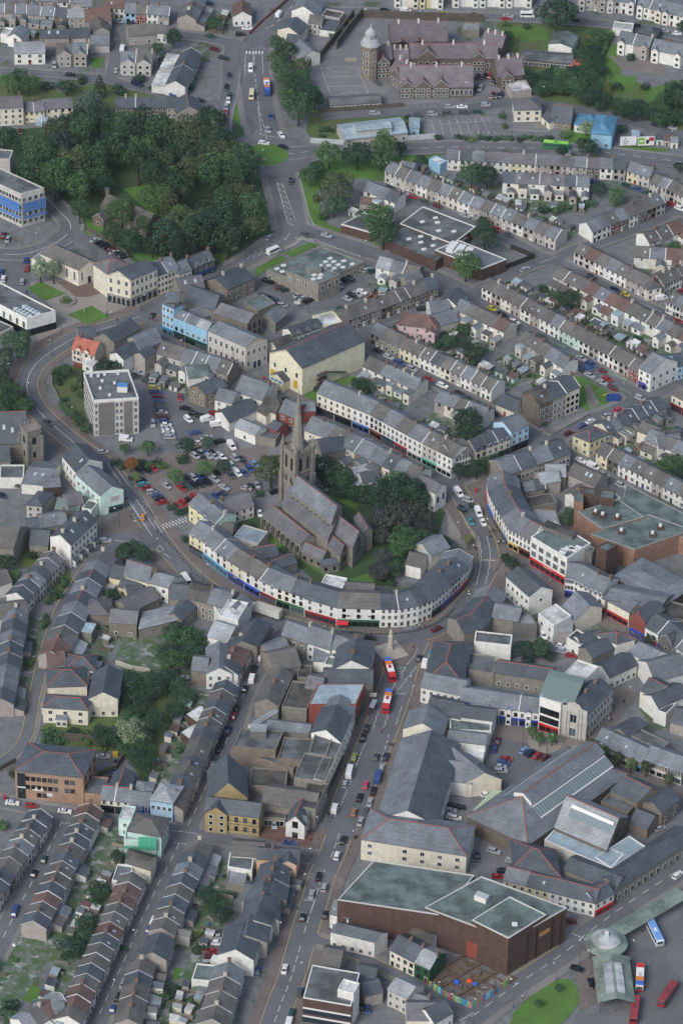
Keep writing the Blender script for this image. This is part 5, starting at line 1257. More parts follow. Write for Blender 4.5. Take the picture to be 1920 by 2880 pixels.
house('grey outbuilding with white chimney behind the trees',(880,150),(985,120),3.6,6,'s','l',name='outbuilding',cat='outbuilding');house('white-gabled outbuilding by the churchyard trees',(930,190),(1050,165),4,6,'w','d',name='outbuilding',cat='outbuilding')
# ================================================================ ST church, crescent and right side
tile(640,1280)
ST=mat('827e75','brick')
WALL['e']=('767166','dark stone')
def chblk(name,label,A,Bp,h,d,roof='p',pitch=.85,fw=None,rdg=1,**k):
    return house(label,A,Bp,h,d,'e',roof,name=name,cat='church',pitch=pitch,fw=fw,rdg=rdg,ww=.8,wh=2.2,fr='k',**k)
# one big parish church: nave, aisles, chancel and tower as blocks under one root
a0,b0=G((242,405),6),G((505,612),6);ax=(b0-a0).normalized();nx=Vector((-ax.y,ax.x));CH=thing('parish_church','large stone parish church with tall spire inside the crescent','church',(a0.x,a0.y,0))
class Sub(Bld):
    def __init__(s,quad,h):s.o=a0.copy();s.q=[Vector(p)-a0 for p in quad];s.h=h;s.root=CH;s.roof=None
def part(A,Bp,h,d,roofk,pitch,name,fw=None,wz=2.5,wh=2.4,rdg=1,gw=None):
    q=quad_from(A,Bp,h,d);B=Sub(q,h);B.ridge='u';B.walls(ST,'gable',pitch);B.gable(rm(roofk),.35,ridge_m=REDR if rdg else None)
    B.wall.name=name+'_wall';B.roof.name=name+'_roof'
    if fw:B.windows('f',fw,1,.8,wh,wz,3,'k',2)
    return B
AI=part((242,405),(503,614),6,(630,575),'p',.75,'aisle',8,3)
for k in range(9):
    p,r=AI.face('f');q=p.lerp(r,k/8);d=(r-p).normalized();n=Vector((d.y,-d.x));b=MB();b.prism([tuple(q),tuple(q+n*.9),tuple(q+n*.9+d*.6),tuple(q+d*.6)],-.2,4.4,ST);b.build('buttress',CH)
NV=part((375,335),(690,580),9.5,(800,440),'p',.6,'inner_aisle')
CL=part((440,250),(715,462),14,(790,360),'g',.75,'nave',9,11.5,1.4)
CC=part((632,565),(775,690),7,(828,630),'p',.8,'south_chapel',1)
CN=part((715,520),(862,635),9,(940,545),'p',.9,'chancel')
LC=part((870,430),(935,540),8,(998,520),'p',.9,'north_chapel')
VS=part((508,660),(650,722),4.2,(705,672),'p',.8,'vestry',3,1.9,1.2);V2=part((648,765),(765,752),3.2,4,'d',.6,'porch',2,1.6,1.2,rdg=0)
b=MB();p,r=CN.face('r');d=(r-p);n=Vector((d.y,-d.x)).normalized()*.08;c=p+d*.5+n;e=d.normalized()
arch=[(c-e*1.7,3.5),(c+e*1.7,3.5),(c+e*1.7,8.6),(c+e*.9,10.3),(c,11),(c-e*.9,10.3),(c-e*1.7,8.6)]
b.poly([(q.x,q.y,z) for q,z in arch],mat('4f5d58','glass'))
for k in range(5):q=c+e*(-1.5+.75*k)+n*.4;w=e*.08;b.poly([(*(q-w),3.5),(*(q+w),3.5),(*(q+w),9.6-abs(k-2)*.6),(*(q-w),9.6-abs(k-2)*.6)],wm('s'))
b.build('east_window',CH)
b=MB();p,r=CC.face('r');d=(r-p);n=Vector((d.y,-d.x)).normalized()*.08;c=p+d*.5+n;e=d.normalized()
b.poly([(c.x+e.x*1.1*math.cos(a*.5236),c.y+e.y*1.1*math.cos(a*.5236),8.0+1.1*math.sin(a*.5236)) for a in range(12)],GLASS)
for k in range(4):q=c+e*(-1.2+.8*k);w=e*.3;b.poly([(*(q-w),2.2),(*(q+w),2.2),(*(q+w),5),(*(q-w),5)],GLASS)
b.build('rose_window',CH)
# tower and spire
tc=G((478,268),3)-a0;tb=MB();s=3.7;rot=math.atan2(ax.y,ax.x)
tw=[]
def rb(B2,x0,x1,y0,y1,z0,z1,m):
    f=lambda x,y:(tc.x+x*math.cos(rot)-y*math.sin(rot),tc.y+x*math.sin(rot)+y*math.cos(rot));B2.prism([f(x0,y0),f(x1,y0),f(x1,y1),f(x0,y1)],z0,z1,m)
HT=22.5
rb(tb,-s,s,-s,s,-.2,HT,ST)
for x in (-1,1):
    for y in (-1,1):
        rb(tb,x*s-.9,x*s+.9,y*s-.9,y*s+.9,-.2,13,ST);rb(tb,x*s-.65,x*s+.65,y*s-.65,y*s+.65,13,HT+1.5,ST)
for z in (8.5,14.5,HT):rb(tb,-s-.35,s+.35,-s-.35,s+.35,z,z+.45,wm('s'))
tb.build('tower_wall',CH)
pb=MB()
for x in (-1,1):
    for y in (-1,1):
        c=Vector((x*s,y*s));c=Vector((tc.x+c.x*math.cos(rot)-c.y*math.sin(rot),tc.y+c.x*math.sin(rot)+c.y*math.cos(rot)));pb.lathe([(.8,HT+1.5),(.85,HT+2.2),(.45,HT+3),(.05,HT+5.4)],ST,6,c.x,c.y)
for k in range(5):
    x=-s+1.2+k*1.4
    for sg in (-1,1):rb(pb,x,x+.8,sg*s-.2,sg*s+.2,HT+.4,HT+1.5,ST);rb(pb,sg*s-.2,sg*s+.2,x,x+.8,HT+.4,HT+1.5,ST)
pb.build('pinnacle',CH)
sb=MB();sb.lathe([(2.7,HT+.2),(2.2,HT+3.4),(1.6,HT+9.5),(1.0,HT+15),(.48,HT+20),(.08,HT+24)],mat('88857c','brick'),8,tc.x,tc.y);sb.tube(tc.x,tc.y,HT+23.6,HT+25,.06,.05,DARK,5);sb.build('spire',CH)
for k in range(8):
    a=k*math.pi/4+.39;
    for z,r in ((HT+3,2.1),):b=MB();b.loft([[(-.5,0,0),(.5,0,0),(.5,1.6,.2),(-.5,1.6,.2)],[(-.06,0,2.4),(.06,0,2.4),(.06,1.2,2.4),(-.06,1.2,2.4)]],ST);o=b.build('lucarne',CH);o.location=(tc.x+math.cos(a)*r,tc.y+math.sin(a)*r,z);o.rotation_euler=(0,0,a+math.pi/2)
for f in range(4):
    a=rot+f*math.pi/2
    for off in (-1.5,1.5):
        for z,hh in ((18,4.8),(11,2.2)):
            x,y=off,-s-.02;ca,sa=math.cos(a),math.sin(a);link('window',win_mesh(.8,hh,'k',2),CH,(tc.x+x*ca-y*sa,tc.y+x*sa+y*ca,z),a)
# the crescent of shops round the church
row('the churchyard crescent',[(1305-EX,540),(1400-EX,595),(0,725),(115,798),(225,862),(335,915),(530,980)],7.6,9.5,[1,2,1,1,1,2],'ywwfwwcw','gggbbggd','shop',shops=['2b2a2a','4f8fae','4f8fae','2b3f9a','3b5cc0','7a1f24','2f5a43','3a6a4a'],nm='shop',cat='shop',noun='shop',wc=2,fl=3,end='near',texts={3:'SHOP'})
CR=row('the churchyard crescent front',[(530,988),(752,1052),(1052,1062),(1180,1062),(1310,1038),(1405,1000),(1475,950),(1545,885),(1605,830),(1660,770),(1688,705)],7.8,10,[1,1,1,1,1,1,1,1,1,1],'wwwwwwwwww','dbdddddddg','shop',shops=['8f1f26','2f5a43',None,None,None,'1f3f33','2f3f8a','7a2f6a'],nm='shop',cat='shop',noun='shop',wc=3,fl=3,chim=.4,pitch=.5)
b=MB();p,r=CR[1].face('f');d=(r-p);n=Vector((d.y,-d.x)).normalized()*.07
for u in (.22,.47,.73):
    for k in range(5):q=p+d*(u+k*.022)+n;e=d*.009;b.poly([(*(q-e),4.3),(*(q+e),4.3),(*(q+e),4.9),(*(q-e),4.9)],DARK)
b.build('wall_lettering',CR[1].root);b=MB();q0,q1=p+d*.0+n*7,p+d*.27+n*7;z=n*18;b.poly([(*q0,2.9),(*(q0+z),2.1),(*(q1+z),2.1),(*q1,2.9)],mat('b8323a','plain'));b.poly([(*(q0+z),2.1),(*(q1+z),2.1),(*(q1+z),1.8),(*(q0+z),1.8)],mat('b8323a','plain'));b.build('red_awning',CR[1].root)
house('long slate wing at the crescent tip',(1400,700),(1530,635),6.4,9,'h','g');house('low grey shop backs behind the crescent tip',(1225,750),(1330,775),5,8,'w','b')
B=house('white flat roof box behind the crescent',(640,895),(790,925),6.2,6,'w','w','flat',name='annexe',cat='extension');house('brown-roofed annexe against the churchyard',(800,940),(1005,955),5,6,'s','b',name='annexe',cat='extension');house('slate rear wing of the crescent near vestry',(210,715),(350,690),5,7,'s','d',name='rear_wing_block',cat='extension',rdg=1);house('smaller slate rear wing by the satellite dish',(335,790),(478,740),4.6,6,'s','d',name='rear_wing_block',cat='extension',rdg=1);house('white walled yard block behind the crescent',(40,570),(210,620),4,8,'h','v','flat',name='annexe',cat='extension')
tile(0,1280)
row('the cream house backing the churchyard',[(1302,335),(1480,480)],7,9,2,'yn','gg','wins',fl=3);house('cream house with dark purple roof by the churchyard gate',(1568,402),(1750,345),5.2,9,'c','p',fw=(4,2),chim=(.02,.98));house('brown outbuilding behind the cream house',(1480,545),(1600,555),4,8,'s','b',name='outbuilding',cat='outbuilding')
# ---------------------------------------------------------------- right of the crescent
tile(1280,1280)
row('the grey range up the side street',[(340,140),(790,-14)],7,10,4,'sgsg','gdgd','wins',wc=4,fl=2,noun='building',nm='commercial_building',cat='building')
row('the tall white crescent shops',[(216,160),(226,250),(268,340),(320,430),(366,508),(440,548),(520,590)],8,11,[1,1,1,1,1,1],'wwwwww','gddggp','shop',shops=['a93a4a','3560a8','8a7a6a','5a6a7a','b7a05a','6a3b2a'],nm='shop',cat='shop',noun='shop',wc=3,fl=3,chim=.5,ridge=.4)
B=house('white four-bay store with long red fascia',(520,566),(768,716),11.4,(930,610),'w','e','flat',name='department_store',cat='store',par=.4);p,r=B.face('f');
for z in (4.9,8.2):
    for k in range(5):B.place(win_mesh(2.1,2.0,'w',4),'window','f',(k+.5)/5,z+.4)
B.shop('f',.01,.99,'c22a26',3.4,'WOOLWORTHS','f0e8d8')
p=B.at(.3,.75);b=MB();b.box(-6,6,-2,2,11.4,13,wm('d'),rm('m'));o=b.build('plant_room',B.roof);o.location=(p.x,p.y,0);o.rotation_euler=(0,0,-.55)
for u,t in ((.8,.35),(.84,.45),(.9,.42),(.93,.6),(.78,.2),(.8,.12)):p=B.at(u,t);b=MB();b.box(-1.2,1.2,-.7,.7,11.4,12,TRIM);o=b.build('rooflight',B.roof);o.location=(p.x,p.y,0);o.rotation_euler=(0,0,-.5)
BR=wm('o')
def bigflat(lab,A,Bp,h,C,w='v',r='e',**k):return house(lab,A,Bp,h,C,w,r,'flat',name='supermarket',cat='supermarket',par=.35,pm=mat('8d8f8c','plain'),**k)
B1=bigflat('brown-brick supermarket block with green felt roof',(930,548),(1232,655),8,(1640,520));B2=bigflat('rear brown-brick supermarket block with vents',(838,392),(1010,512),8.6,(1300,430));B3=bigflat('far flat supermarket extension along the terrace street',(1135,352),(1700,640),7.2,(1700,470),'v')
for B,z,L in ((B1,8,((.3,.3),(.75,.5),(.6,.75))),(B2,8.6,((.5,.3),(.3,.25),(.75,.5)))):
    for u,t in L:p=B.at(u,t);b=MB();b.box(-1.1,1.1,-1.1,1.1,z,z+1.2,wm('q'));b.tube(0,0,z+1.2,z+2,.6,.6,TRIM,8);o=b.build('roof_vent',B.roof);o.location=(p.x,p.y,0)
for x0,y0,x1,y1,h,cx,cy,w in ((968,640,1040,668,12,1045,600,'q'),(862,268,968,282,12,960,235,'q'),(985,300,1090,310,11.5,1100,250,'q'),(822,330,880,335,12,878,240,'v'),(862,640,940,690,10,950,640,'d')):house(f'brick rooftop stair block {["beside the concrete flank", "with white door on rear roof", "with vents on rear roof", "as tall chimney at rear corner", "low at the store junction"][[968, 862, 985, 822, 863].index(x0) if not (x0 == 862 and y0 == 640) else 4]}',(x0,y0),(x1,y1),h,(cx,cy),w,'e','flat',name='stair_block',cat='rooftop block')
house('white flat block behind the rear supermarket',(1040,340),(1135,300),9,5,'w','e','flat',name='annexe',cat='extension')
row('the low roofs behind the white crescent',[(480,250),(620,230)],4.4,6,2,'ss','gd','none',noun='shed',nm='outbuilding',cat='outbuilding');house('grey gable house in the crescent yard',(590,200),(725,178),5.4,7,'g','l');house('pale grey shed roof in the crescent yard',(620,150),(760,150),5,8,'s','l');house('cracked flat roof in the crescent yard',(555,480),(720,490),5,(690,385),'s','l','flat');house('dark low roof with pipes in the crescent yard',(500,370),(700,330),4.6,6,'s','m','flat');house('brown-roofed cottage with skylights by terrace street',(770,130),(960,215),5,8,'g','b',fw=(3,1),sky=((.55,.3),(.7,.3)));house('white gabled cottage behind the brick chimney',(755,270),(830,300),5,7,'w','b',ridge='t')
house('vast grey sheet-roofed market store',(1085,838),(1440,1032),6,(1640,900),'q','g','hip',name='warehouse',cat='warehouse',pitch=.22,hf=.8);house('grey sheet-roofed store by the shopping street',(1030,990),(1405,1060),7,(1500,960),'d','g',name='warehouse',cat='warehouse',pitch=.3)
row('the white shops beyond the red fascia',[(755,858),(815,868),(915,925),(1012,962)],7.4,11,[1,1,1],'www','ggg','shop',shops=['2b3f9a','5f8fbf','9a2330'],nm='shop',cat='shop',noun='shop',wc=3,fl=3,verge=0)
B=house('low cream shop with blank upper wall',(1008,985),(1196,1085),6.2,10,'c','g',name='shop',cat='shop',pitch=.3);B.shop('f',.02,.98,'a02a2e',2.8)
B=house('red brick shop with shaped Dutch gable',(1206,1100),(1306,1155),8,10,'r','d',ridge='t',name='shop',cat='shop',fw=(4,1));B.shop('f',.02,.98,'2b4fb0',3);p,r=B.face('f');d=r-p;n=Vector((d.y,-d.x)).normalized()*.1;b=MB();b.poly([(*(p+d*u+n),z) for u,z in ((0,7),(1,7),(1,8.2),(.85,8.4),(.72,9.6),(.62,9.8),(.58,11),(.5,11.6),(.42,11),(.38,9.8),(.28,9.6),(.15,8.4),(0,8.2))],wm('r'));b.build('shaped_gable',B.root)
row('the shops at the far street end',[(1305,1185),(1395,1235),(1520,1330),(1620,1390)],6.8,10,[1,1,1],'wdw','ddg','shop',shops=['b03a4a','2b3f7a','a02a2e'],nm='shop',cat='shop',noun='shop',wc=2,wing=lambda B,k,w,r,h,g:B.wing('f',.2,.8,.4,h+.4,wm('d'),rm('d'),'gable',.9,1,'gable_wing') if k == 1 else None)
house('glazed dark roof behind the shops',(1400,1110),(1568,1150),5,9,'s','m','flat',name='warehouse',cat='warehouse')
B=house('large plain white building with broad end gable',(350,836),(508,975),8.2,(668,928),'w','d',name='public_house',cat='pub',fw=(5,2),rdg=0);B.windows('r',1,1,1.0,1.0,5.5)
house('mottled slate roof along the paved street',(735,1040),(825,1140),6,(1010,1050),'c','g',name='shop',cat='shop');house('white-roofed flat store in the service yard',(570,1100),(677,1182),7.4,(798,1112),'w','w','flat',fw=(2,2),name='store',cat='store');house('pink-grey lean-to below the white-roofed store',(678,1215),(800,1225),4.4,6,'g','l','mono',pitch=.2,name='lean_to',cat='extension');house('stone rear wing of the white gable building',(250,1112),(432,1148),6.4,8,'s','g',name='rear_wing_block',cat='extension');house('corrugated yellow-streaked lean-to in the yard',(400,1165),(562,1172),5.6,(520,1100),'d','l','flat',name='lean_to',cat='extension')
row('the curving backs of the crescent corner',[(60,1235),(195,1185),(310,1040),(345,965)],6.4,10,[1,2,1],'ssgs','dddg','none',ridge=1,nm='shop',cat='shop',noun='shop backs',chim=.3)
house('long felt-roofed white hall behind the corner',(128,1290),(382,1318),7,(392,1245),'w','f','flat',name='hall',cat='hall');house('flat grey roof beside the dark slate block',(85,1488),(265,1512),5,(275,1395),'s','f','flat',name='annexe',cat='extension');house('long low slate range with red end hip',(268,1498),(655,1556),5.6,(690,1465),'s','d',name='range',cat='building',fw=(6,1),rdg=1)
B=house('broad slate corner building along the main street',(45,1570),(118,1290),7.2,(-218,1560),'w','d','hip',name='corner_building',cat='shop',rdg=1,pitch=.6,lw=(3,2),fw=(6,2))
house('white house with dark lean roof in the service yard',(870,1330),(1012,1290),4.6,7,'w','d',lw=(1,1));house('roofless white store with green door',(765,1265),(860,1320),5,(930,1260),'w','m','flat',door='2f5a3c',name='store',cat='store');house('white-sided house with hipped slate roof and red ridge',(975,1240),(1105,1300),6.6,(1245,1270),'w','d','hip',rdg=1,fw=(2,2));house('white stone-backed house with arched window',(1185,1360),(1330,1425),6.6,(1480,1370),'w','g',fw=(2,2));house('dark slate roof hall with white wall in the lane',(1060,1535),(1250,1445),5,8,'w','d',fw=(5,1));house('dark grey slate house above the lane hall',(940,1400),(1090,1330),5,7,'s','d');house('broad plain slate roof at the lane end',(1370,1560),(1600,1500),6,12,'w','g');row('the white houses at the right edge',[(1525,1250),(1640,1320)],7,9,2,'ww','gg','wins',fl=3)
# ---------------------------------------------------------------- market square
tile(1280,1920)
B=house('white modern shop tower with sloping glass roof',(580,106),(725,156),13,(985,-105),'w','w','flat',name='shop',cat='shop');B.shop('f',.04,.96,'c22a26',3.2)
for z in (5,8.5):
    for k in range(2):B.place(win_mesh(3.2,2.4,'k',2),'window','f',.27+.46*k,z)
p=B.at(.5,.3);b=MB();b.loft([[(-6,-6,13.1),(6,-6,13.1),(6,6,13.1),(-6,6,13.1)],[(-6,3,15.4),(6,3,15.4),(6,6,15.4),(-6,6,15.4)]],mat('6f7f7c','glass'));o=b.build('glass_roof',B.roof);o.location=(p.x,p.y,0);o.rotation_euler=(0,0,-.35)
B=house('baroque stone bank with curved parapet front',(908,222),(1086,42),11,(722,172),'h','d',name='bank',cat='bank',pitch=.6,fw=(8,3),ww=1.1,wh=1.7);B.windows('l',1,2,2.2,3.2,2.4,5.6);p,r=B.face('l');d=r-p;n=Vector((d.y,-d.x)).normalized();b=MB()
for k in (0,.22,.34,.66,.78,.96):q=p+d*k+n*.35;b.prism([tuple(q),tuple(q+d*.04),tuple(q+d*.04-n*.4),tuple(q-n*.4)],0,12.4,wm('h'))
b.poly([(*(p+d*u+n*.2),z) for u,z in ((0,10.5),(1,10.5),(1,12.6),(.8,12.8),(.7,14.2),(.5,15),(.3,14.2),(.2,12.8),(0,12.6))],wm('h'));b.build('parapet',B.root);B.chimney(.45,.5);B.chimney(.8,.5)
row('the blue-fronted market square shops',[(30,138),(575,208)],6.4,9,4,'wwww','g','shop',shops=['6a3a34','3b5fa8','2b3f8a','2b3f8a'],nm='shop',cat='shop',noun='shop',wc=3,fl=2,wing=lambda B,k,w,r,h,g:B.wing('f',.35,.62,.5,h-.4,wm('w'),mat('5a5f9a','plain'),'gable',.9,1,'bay'))
house('white hall with navy slate roof by the car park',(-120,215),(256,264),7,(285,178),'w','d',name='hall',cat='hall',fw=(7,1));house('flat green roof between the white halls',(-40,330),(245,340),5.4,7,'w','e','flat',name='annexe',cat='extension');house('white rear wing with slate roof by the car park',(-60,395),(206,428),6,(232,352),'w','g',fw=(5,1),name='rear_wing_block',cat='extension');house('low white lean-to by the blue car',(50,515),(190,530),3,6,'w','w','flat',name='lean_to',cat='extension');house('white shed with slate roof and brown shutter',(-90,668),(112,696),5.6,(178,545),'w','g',name='store',cat='store')
# market hall
B=house('great slate market hall with glazed ridge lantern',(82,920),(497,1117),6.5,(1182,628),'b','g','hip',name='market_hall',cat='market hall',pitch=.62,hf=1.0,rdg=1)
def lantern(B,t0,t1,along='t',off=.5):
    P2=(lambda w,l:B.at(w,l)) if along == 't' else (lambda w,l:B.at(l,w))
    a,b2=P2(off,t0),P2(off,t1);d=(b2-a).normalized();n=Vector((-d.y,d.x));hr=B.hr;o=MB()
    for sg in (-1,1):
        q=lambda w,z,e:(*(e+n*sg*w),z)
        pts=[q(7.6,hr-4.45,a),q(7.6,hr-4.45,b2),q(4.2,hr-2.3,b2),q(4.2,hr-2.3,a)];o.poly(pts if sg < 0 else pts[::-1],mat('6f7c80','glass'))
        for k in range(28):e=a.lerp(b2,k/27);e2=e+d*.14;pts=[q(7.6,hr-4.35,e),q(7.6,hr-4.35,e2),q(4.2,hr-2.2,e2),q(4.2,hr-2.2,e)];o.poly(pts if sg < 0 else pts[::-1],mat('9aa5aa','plain'))
        for w,z in ((7.8,hr-4.45),(4.2,hr-2.2)):pts=[q(w,z,a),q(w,z,b2),q(w-.35,z+.25,b2),q(w-.35,z+.25,a)];o.poly(pts if sg < 0 else pts[::-1],TRIM)
        pts=[q(3.6,hr-2.4,a),q(3.6,hr-2.4,b2),q(3.6,hr-.6,b2),q(3.6,hr-.6,a)];o.poly(pts if sg < 0 else pts[::-1],mat('b9bdbf','wall'))
        pts=[q(4,hr-.75,a),q(4,hr-.75,b2),q(0,hr+1.3,b2),q(0,hr+1.3,a)];o.poly(pts if sg < 0 else pts[::-1],rm('g'))
    for e in (a,b2):o.poly([(*(e+n*3.6),hr-3),(*(e-n*3.6),hr-3),(*(e-n*3.6),hr-.6),(*e,hr+1.2),(*(e+n*3.6),hr-.6)],TRIM)
    o.poly([(*(a+n*.3),hr+1.32),(*(a-n*.3),hr+1.32),(*(b2-n*.3),hr+1.32),(*(b2+n*.3),hr+1.32)],mat('7a5a4a','plain'));o.build('roof_lantern',B.roof)
lantern(B,.24,.97)
B=house('cross-gabled market hall wing with mottled slates',(682,995),(1040,1150),6.5,(1192,930),'b','l',name='market_wing',cat='market hall',pitch=.72,rdg=1);p,r=B.face('r');d=r-p;n=Vector((d.y,-d.x)).normalized()*.1;c=p+d*.5+n;e=d.normalized();b=MB();b.poly([(*(c+e*2.4*math.cos(a*.3927)),6+2.4*math.sin(a*.3927)) for a in range(9)],GLASS);b.build('arched_window',B.root)
a,b2=B.at(.12,.3),B.at(.95,.3);bb=MB();n=(B.q[3]-B.q[0]).normalized();lt=(B.q[3]-B.q[0]).length;zz=lambda t:6.75+t*lt*.72
bb.poly([(*B.at(.15,.22),zz(.22)+.12),(*B.at(.95,.22),zz(.22)+.12),(*B.at(.95,.34),zz(.34)+.12),(*B.at(.15,.34),zz(.34)+.12)],mat('6f7c80','glass'))
for k in range(20):u=.15+.8*k/19;bb.poly([(*B.at(u,.22),zz(.22)+.15),(*B.at(u+.006,.22),zz(.22)+.15),(*B.at(u+.006,.34),zz(.34)+.15),(*B.at(u,.34),zz(.34)+.15)],mat('9aa5aa','plain'))
bb.poly([(*B.at(.15,.345),zz(.345)+.3),(*B.at(.96,.345),zz(.345)+.3),(*B.at(.96,.38),zz(.38)+.9),(*B.at(.15,.38),zz(.38)+.9)],TRIM);bb.build('glazed_strip',B.roof)
house('pale metal apron roof below the mottled slates',(612,1085),(1070,1282),5,8,'h','v','flat',name='market_apron',cat='market hall',par=.3,pm=TRIM);house('pale metal apron roof at the market corner',(1072,1283),(1308,1132),5.1,7,'h','v','flat',name='market_apron',cat='market hall',par=.3,pm=TRIM)
B=house('long navy slate arcade along the bus station road',(1108,1428),(1640,1075),5,8,'s','d',name='market_arcade',cat='market',pitch=.5,fw=(12,1),ww=1.4,wh=2);house('navy slate arcade behind the yellow shops',(745,1288),(1104,1428),5,8,'s','d',name='market_arcade',cat='market',pitch=.5);house('navy hipped block with red hips behind the yellow shops',(402,1268),(722,1342),6.6,(690,1150),'s','d','hip',name='market_block',cat='market',rdg=1)
row('the yellow shop row under the market',[(330,1362),(960,1522)],5.6,8,4,'yyww','gddd','wins',ridge=1,verge=0,fl=2,nm='shop',cat='shop',noun='shop',chim=0,wc=3);B=house('white corner shop with red frontage below the market',(960,1524),(1092,1452),5.6,7,'w','d',name='shop',cat='shop',rdg=1,fw=(3,2));B.shop('f',.03,.97,'b02028',2.6)
house('stone corner house with ivy behind the market',(1420,905),(1545,800),6.2,(1290,825),'k','d',fw=(2,2));house('stone gabled house with three chimney windows',(1068,742),(1250,830),6.4,(1435,742),'k','d',fw=(3,1),rdg=1);house('flat grey roof between market and stone houses',(1000,825),(1185,905),4.6,(1250,840),'k','f','flat',name='annexe',cat='extension');house('low slate roof below the stone corner house',(1195,960),(1320,1010),4,(1418,915),'k','d',name='annexe',cat='extension')
b=thing('stall_awning','pale green sheet awning beside the market hall','awning',tuple(G((210,830)))+(0,));o=MB();rr=[G((112,888),3)-G((210,830)),G((205,838),3.4)-G((210,830)),G((325,742),3.4)-G((210,830)),G((262,735),3)-G((210,830))];o.prism([tuple(p) for p in rr],3,3.15,mat('a9b89c','plain'));o.build('sheet',b);o=MB()
for p in rr:o.tube(p.x*.95,p.y*.95,0,3,.08,.08,DARK,6)
o.build('post',b)
row('the low stone shops of the market street',[(958,402),(1282,552)],4.6,9,4,'kkkk','g','shop',fl=1,shops=['b9b4ae','a9a49a','b9b4ae','4a7aa8'],nm='shop',cat='shop',noun='shop',chim=0);row('the stone shops at the right edge',[(1298,532),(1560,625)],5,9,3,'kkk','g','shop',fl=2,shops=['c9c9c4','d0c4c0','c9c9c4'],nm='shop',cat='shop',noun='shop',chim=0)
house('dark slate roof above the market street',(1182,372),(1312,292),5.6,(1075,322),'s','d');house('flat stained roof beside the market street',(1205,370),(1410,470),5,(1470,420),'s','f','flat',name='store',cat='store');house('cream gabled house with navy roof at the top lane',(1272,52),(1372,105),7,(1490,20),'c','d',rdg=1,lw=(2,1),fw=(1,1));house('low white block beside the cream gable',(1365,190),(1450,222),5,(1520,150),'w','d','flat',name='annexe',cat='extension');house('dark gabled shed at the right edge',(1480,270),(1580,300),4.6,9,'g','d');house('big slate roof above the white block',(1395,175),(1600,90),6,8,'w','d')
# right-hand terraces
tile(1280,640)
row('the terrace beyond the crossroads',[(817,168),(1316,418)],5,8,0,'hhwwwggyhwg','brbgbbbd','front');B=house('cream corner house with pointed slate roof at the crossroads',(1318,428),(1420,408),5.2,7,'c','d','hip',fw=(2,2),rdg=1)
row('the short terrace by the white van',[(1440,395),(1600,318)],5,8,4,'gwwg','bb','front');row('the white row at the far right',[(1450,508),(1640,600)],5,8,4,'wwhg','bg','front')
row('the backs with red patches of roof',[(672,332),(1600,802)],5,8,0,'hhccwwwwwwwwcwww','bbbrgrrbbbgbr','rear',wings='glfn')
row('the long terrace facing the cones',[(182,408),(1262,998)],5,8,0,'wgcgwgwwnnwgwwgrwgrcyw','bbbbbbbgb','front')
B=house('white three-storey corner building with purple shopfront',(1262,968),(1345,1008),8.2,(1528,922),'w','g',name='corner_building',cat='shop',fw=(2,3),rw=(4,2));B.shop('f',.05,.7,'5a4a9a')
row('the blue backs behind the corner shop',[(1530,960),(1640,930)],6,8,2,'ug','dg','wins')
row('the backs with blue slate end',[(-10,560),(330,722)],5,8,5,'cccwc','gbbbr','rear',wings='lgf');row('the backs ending in a white gable',[(430,776),(736,966)],5,8,5,'bgsww','bbbgg','rear',wings='gf')
row('the tall three-storey villas',[(578,1222),(856,1098)],10,(435,1152),3,'bgc','mdd','wins',fl=3,verge=.3,wc=3,pitch=.5);house('low cream garage with two red doors',(280,1218),(402,1270),3.6,8,'c','d','gable',name='garage',cat='garage',door='a33a34')
B=house('yellow corner house with hipped slate roof',(922,1478),(1062,1418),6.6,(808,1428),'y','d','hip',rdg=1,fw=(4,2),lw=(2,2));row('the slate row beyond the yellow corner',[(1062,1420),(1200,1350),(1455,1238)],5.4,8,[3,4],'ccwgggg','dgddddd','rear',wings='gg');row('the cream shops at the far right corner',[(1488,1150),(1640,1230)],6.4,8,2,'cc','bb','shop',nm='shop',cat='shop',noun='shop');house('cream gabled house between yards at the right',(1250,1400),(1350,1440),5,7,'c','b',lw=(1,1));house('white-fronted backs near the right edge',(1400,1520),(1560,1500),5,8,'w','g',fw=(3,1))
D();row('the white terrace facing the supermarket',[(1368,1040),(1600,1158)],5,8,0,'ybwwwgwwhwwghw','bbgb','front');row('the backs behind the white terrace',[(1480,1010),(1600,1060)],5,8,4,'gwgw','gbg','rear')
row('the backs in the middle right block',[(1490,560),(1600,520)],5,8,4,'wgwr','bbr','rear');row('the backs on the right edge',[(1455,590),(1600,600)],5,8,4,'wcwg','bgrb','rear')

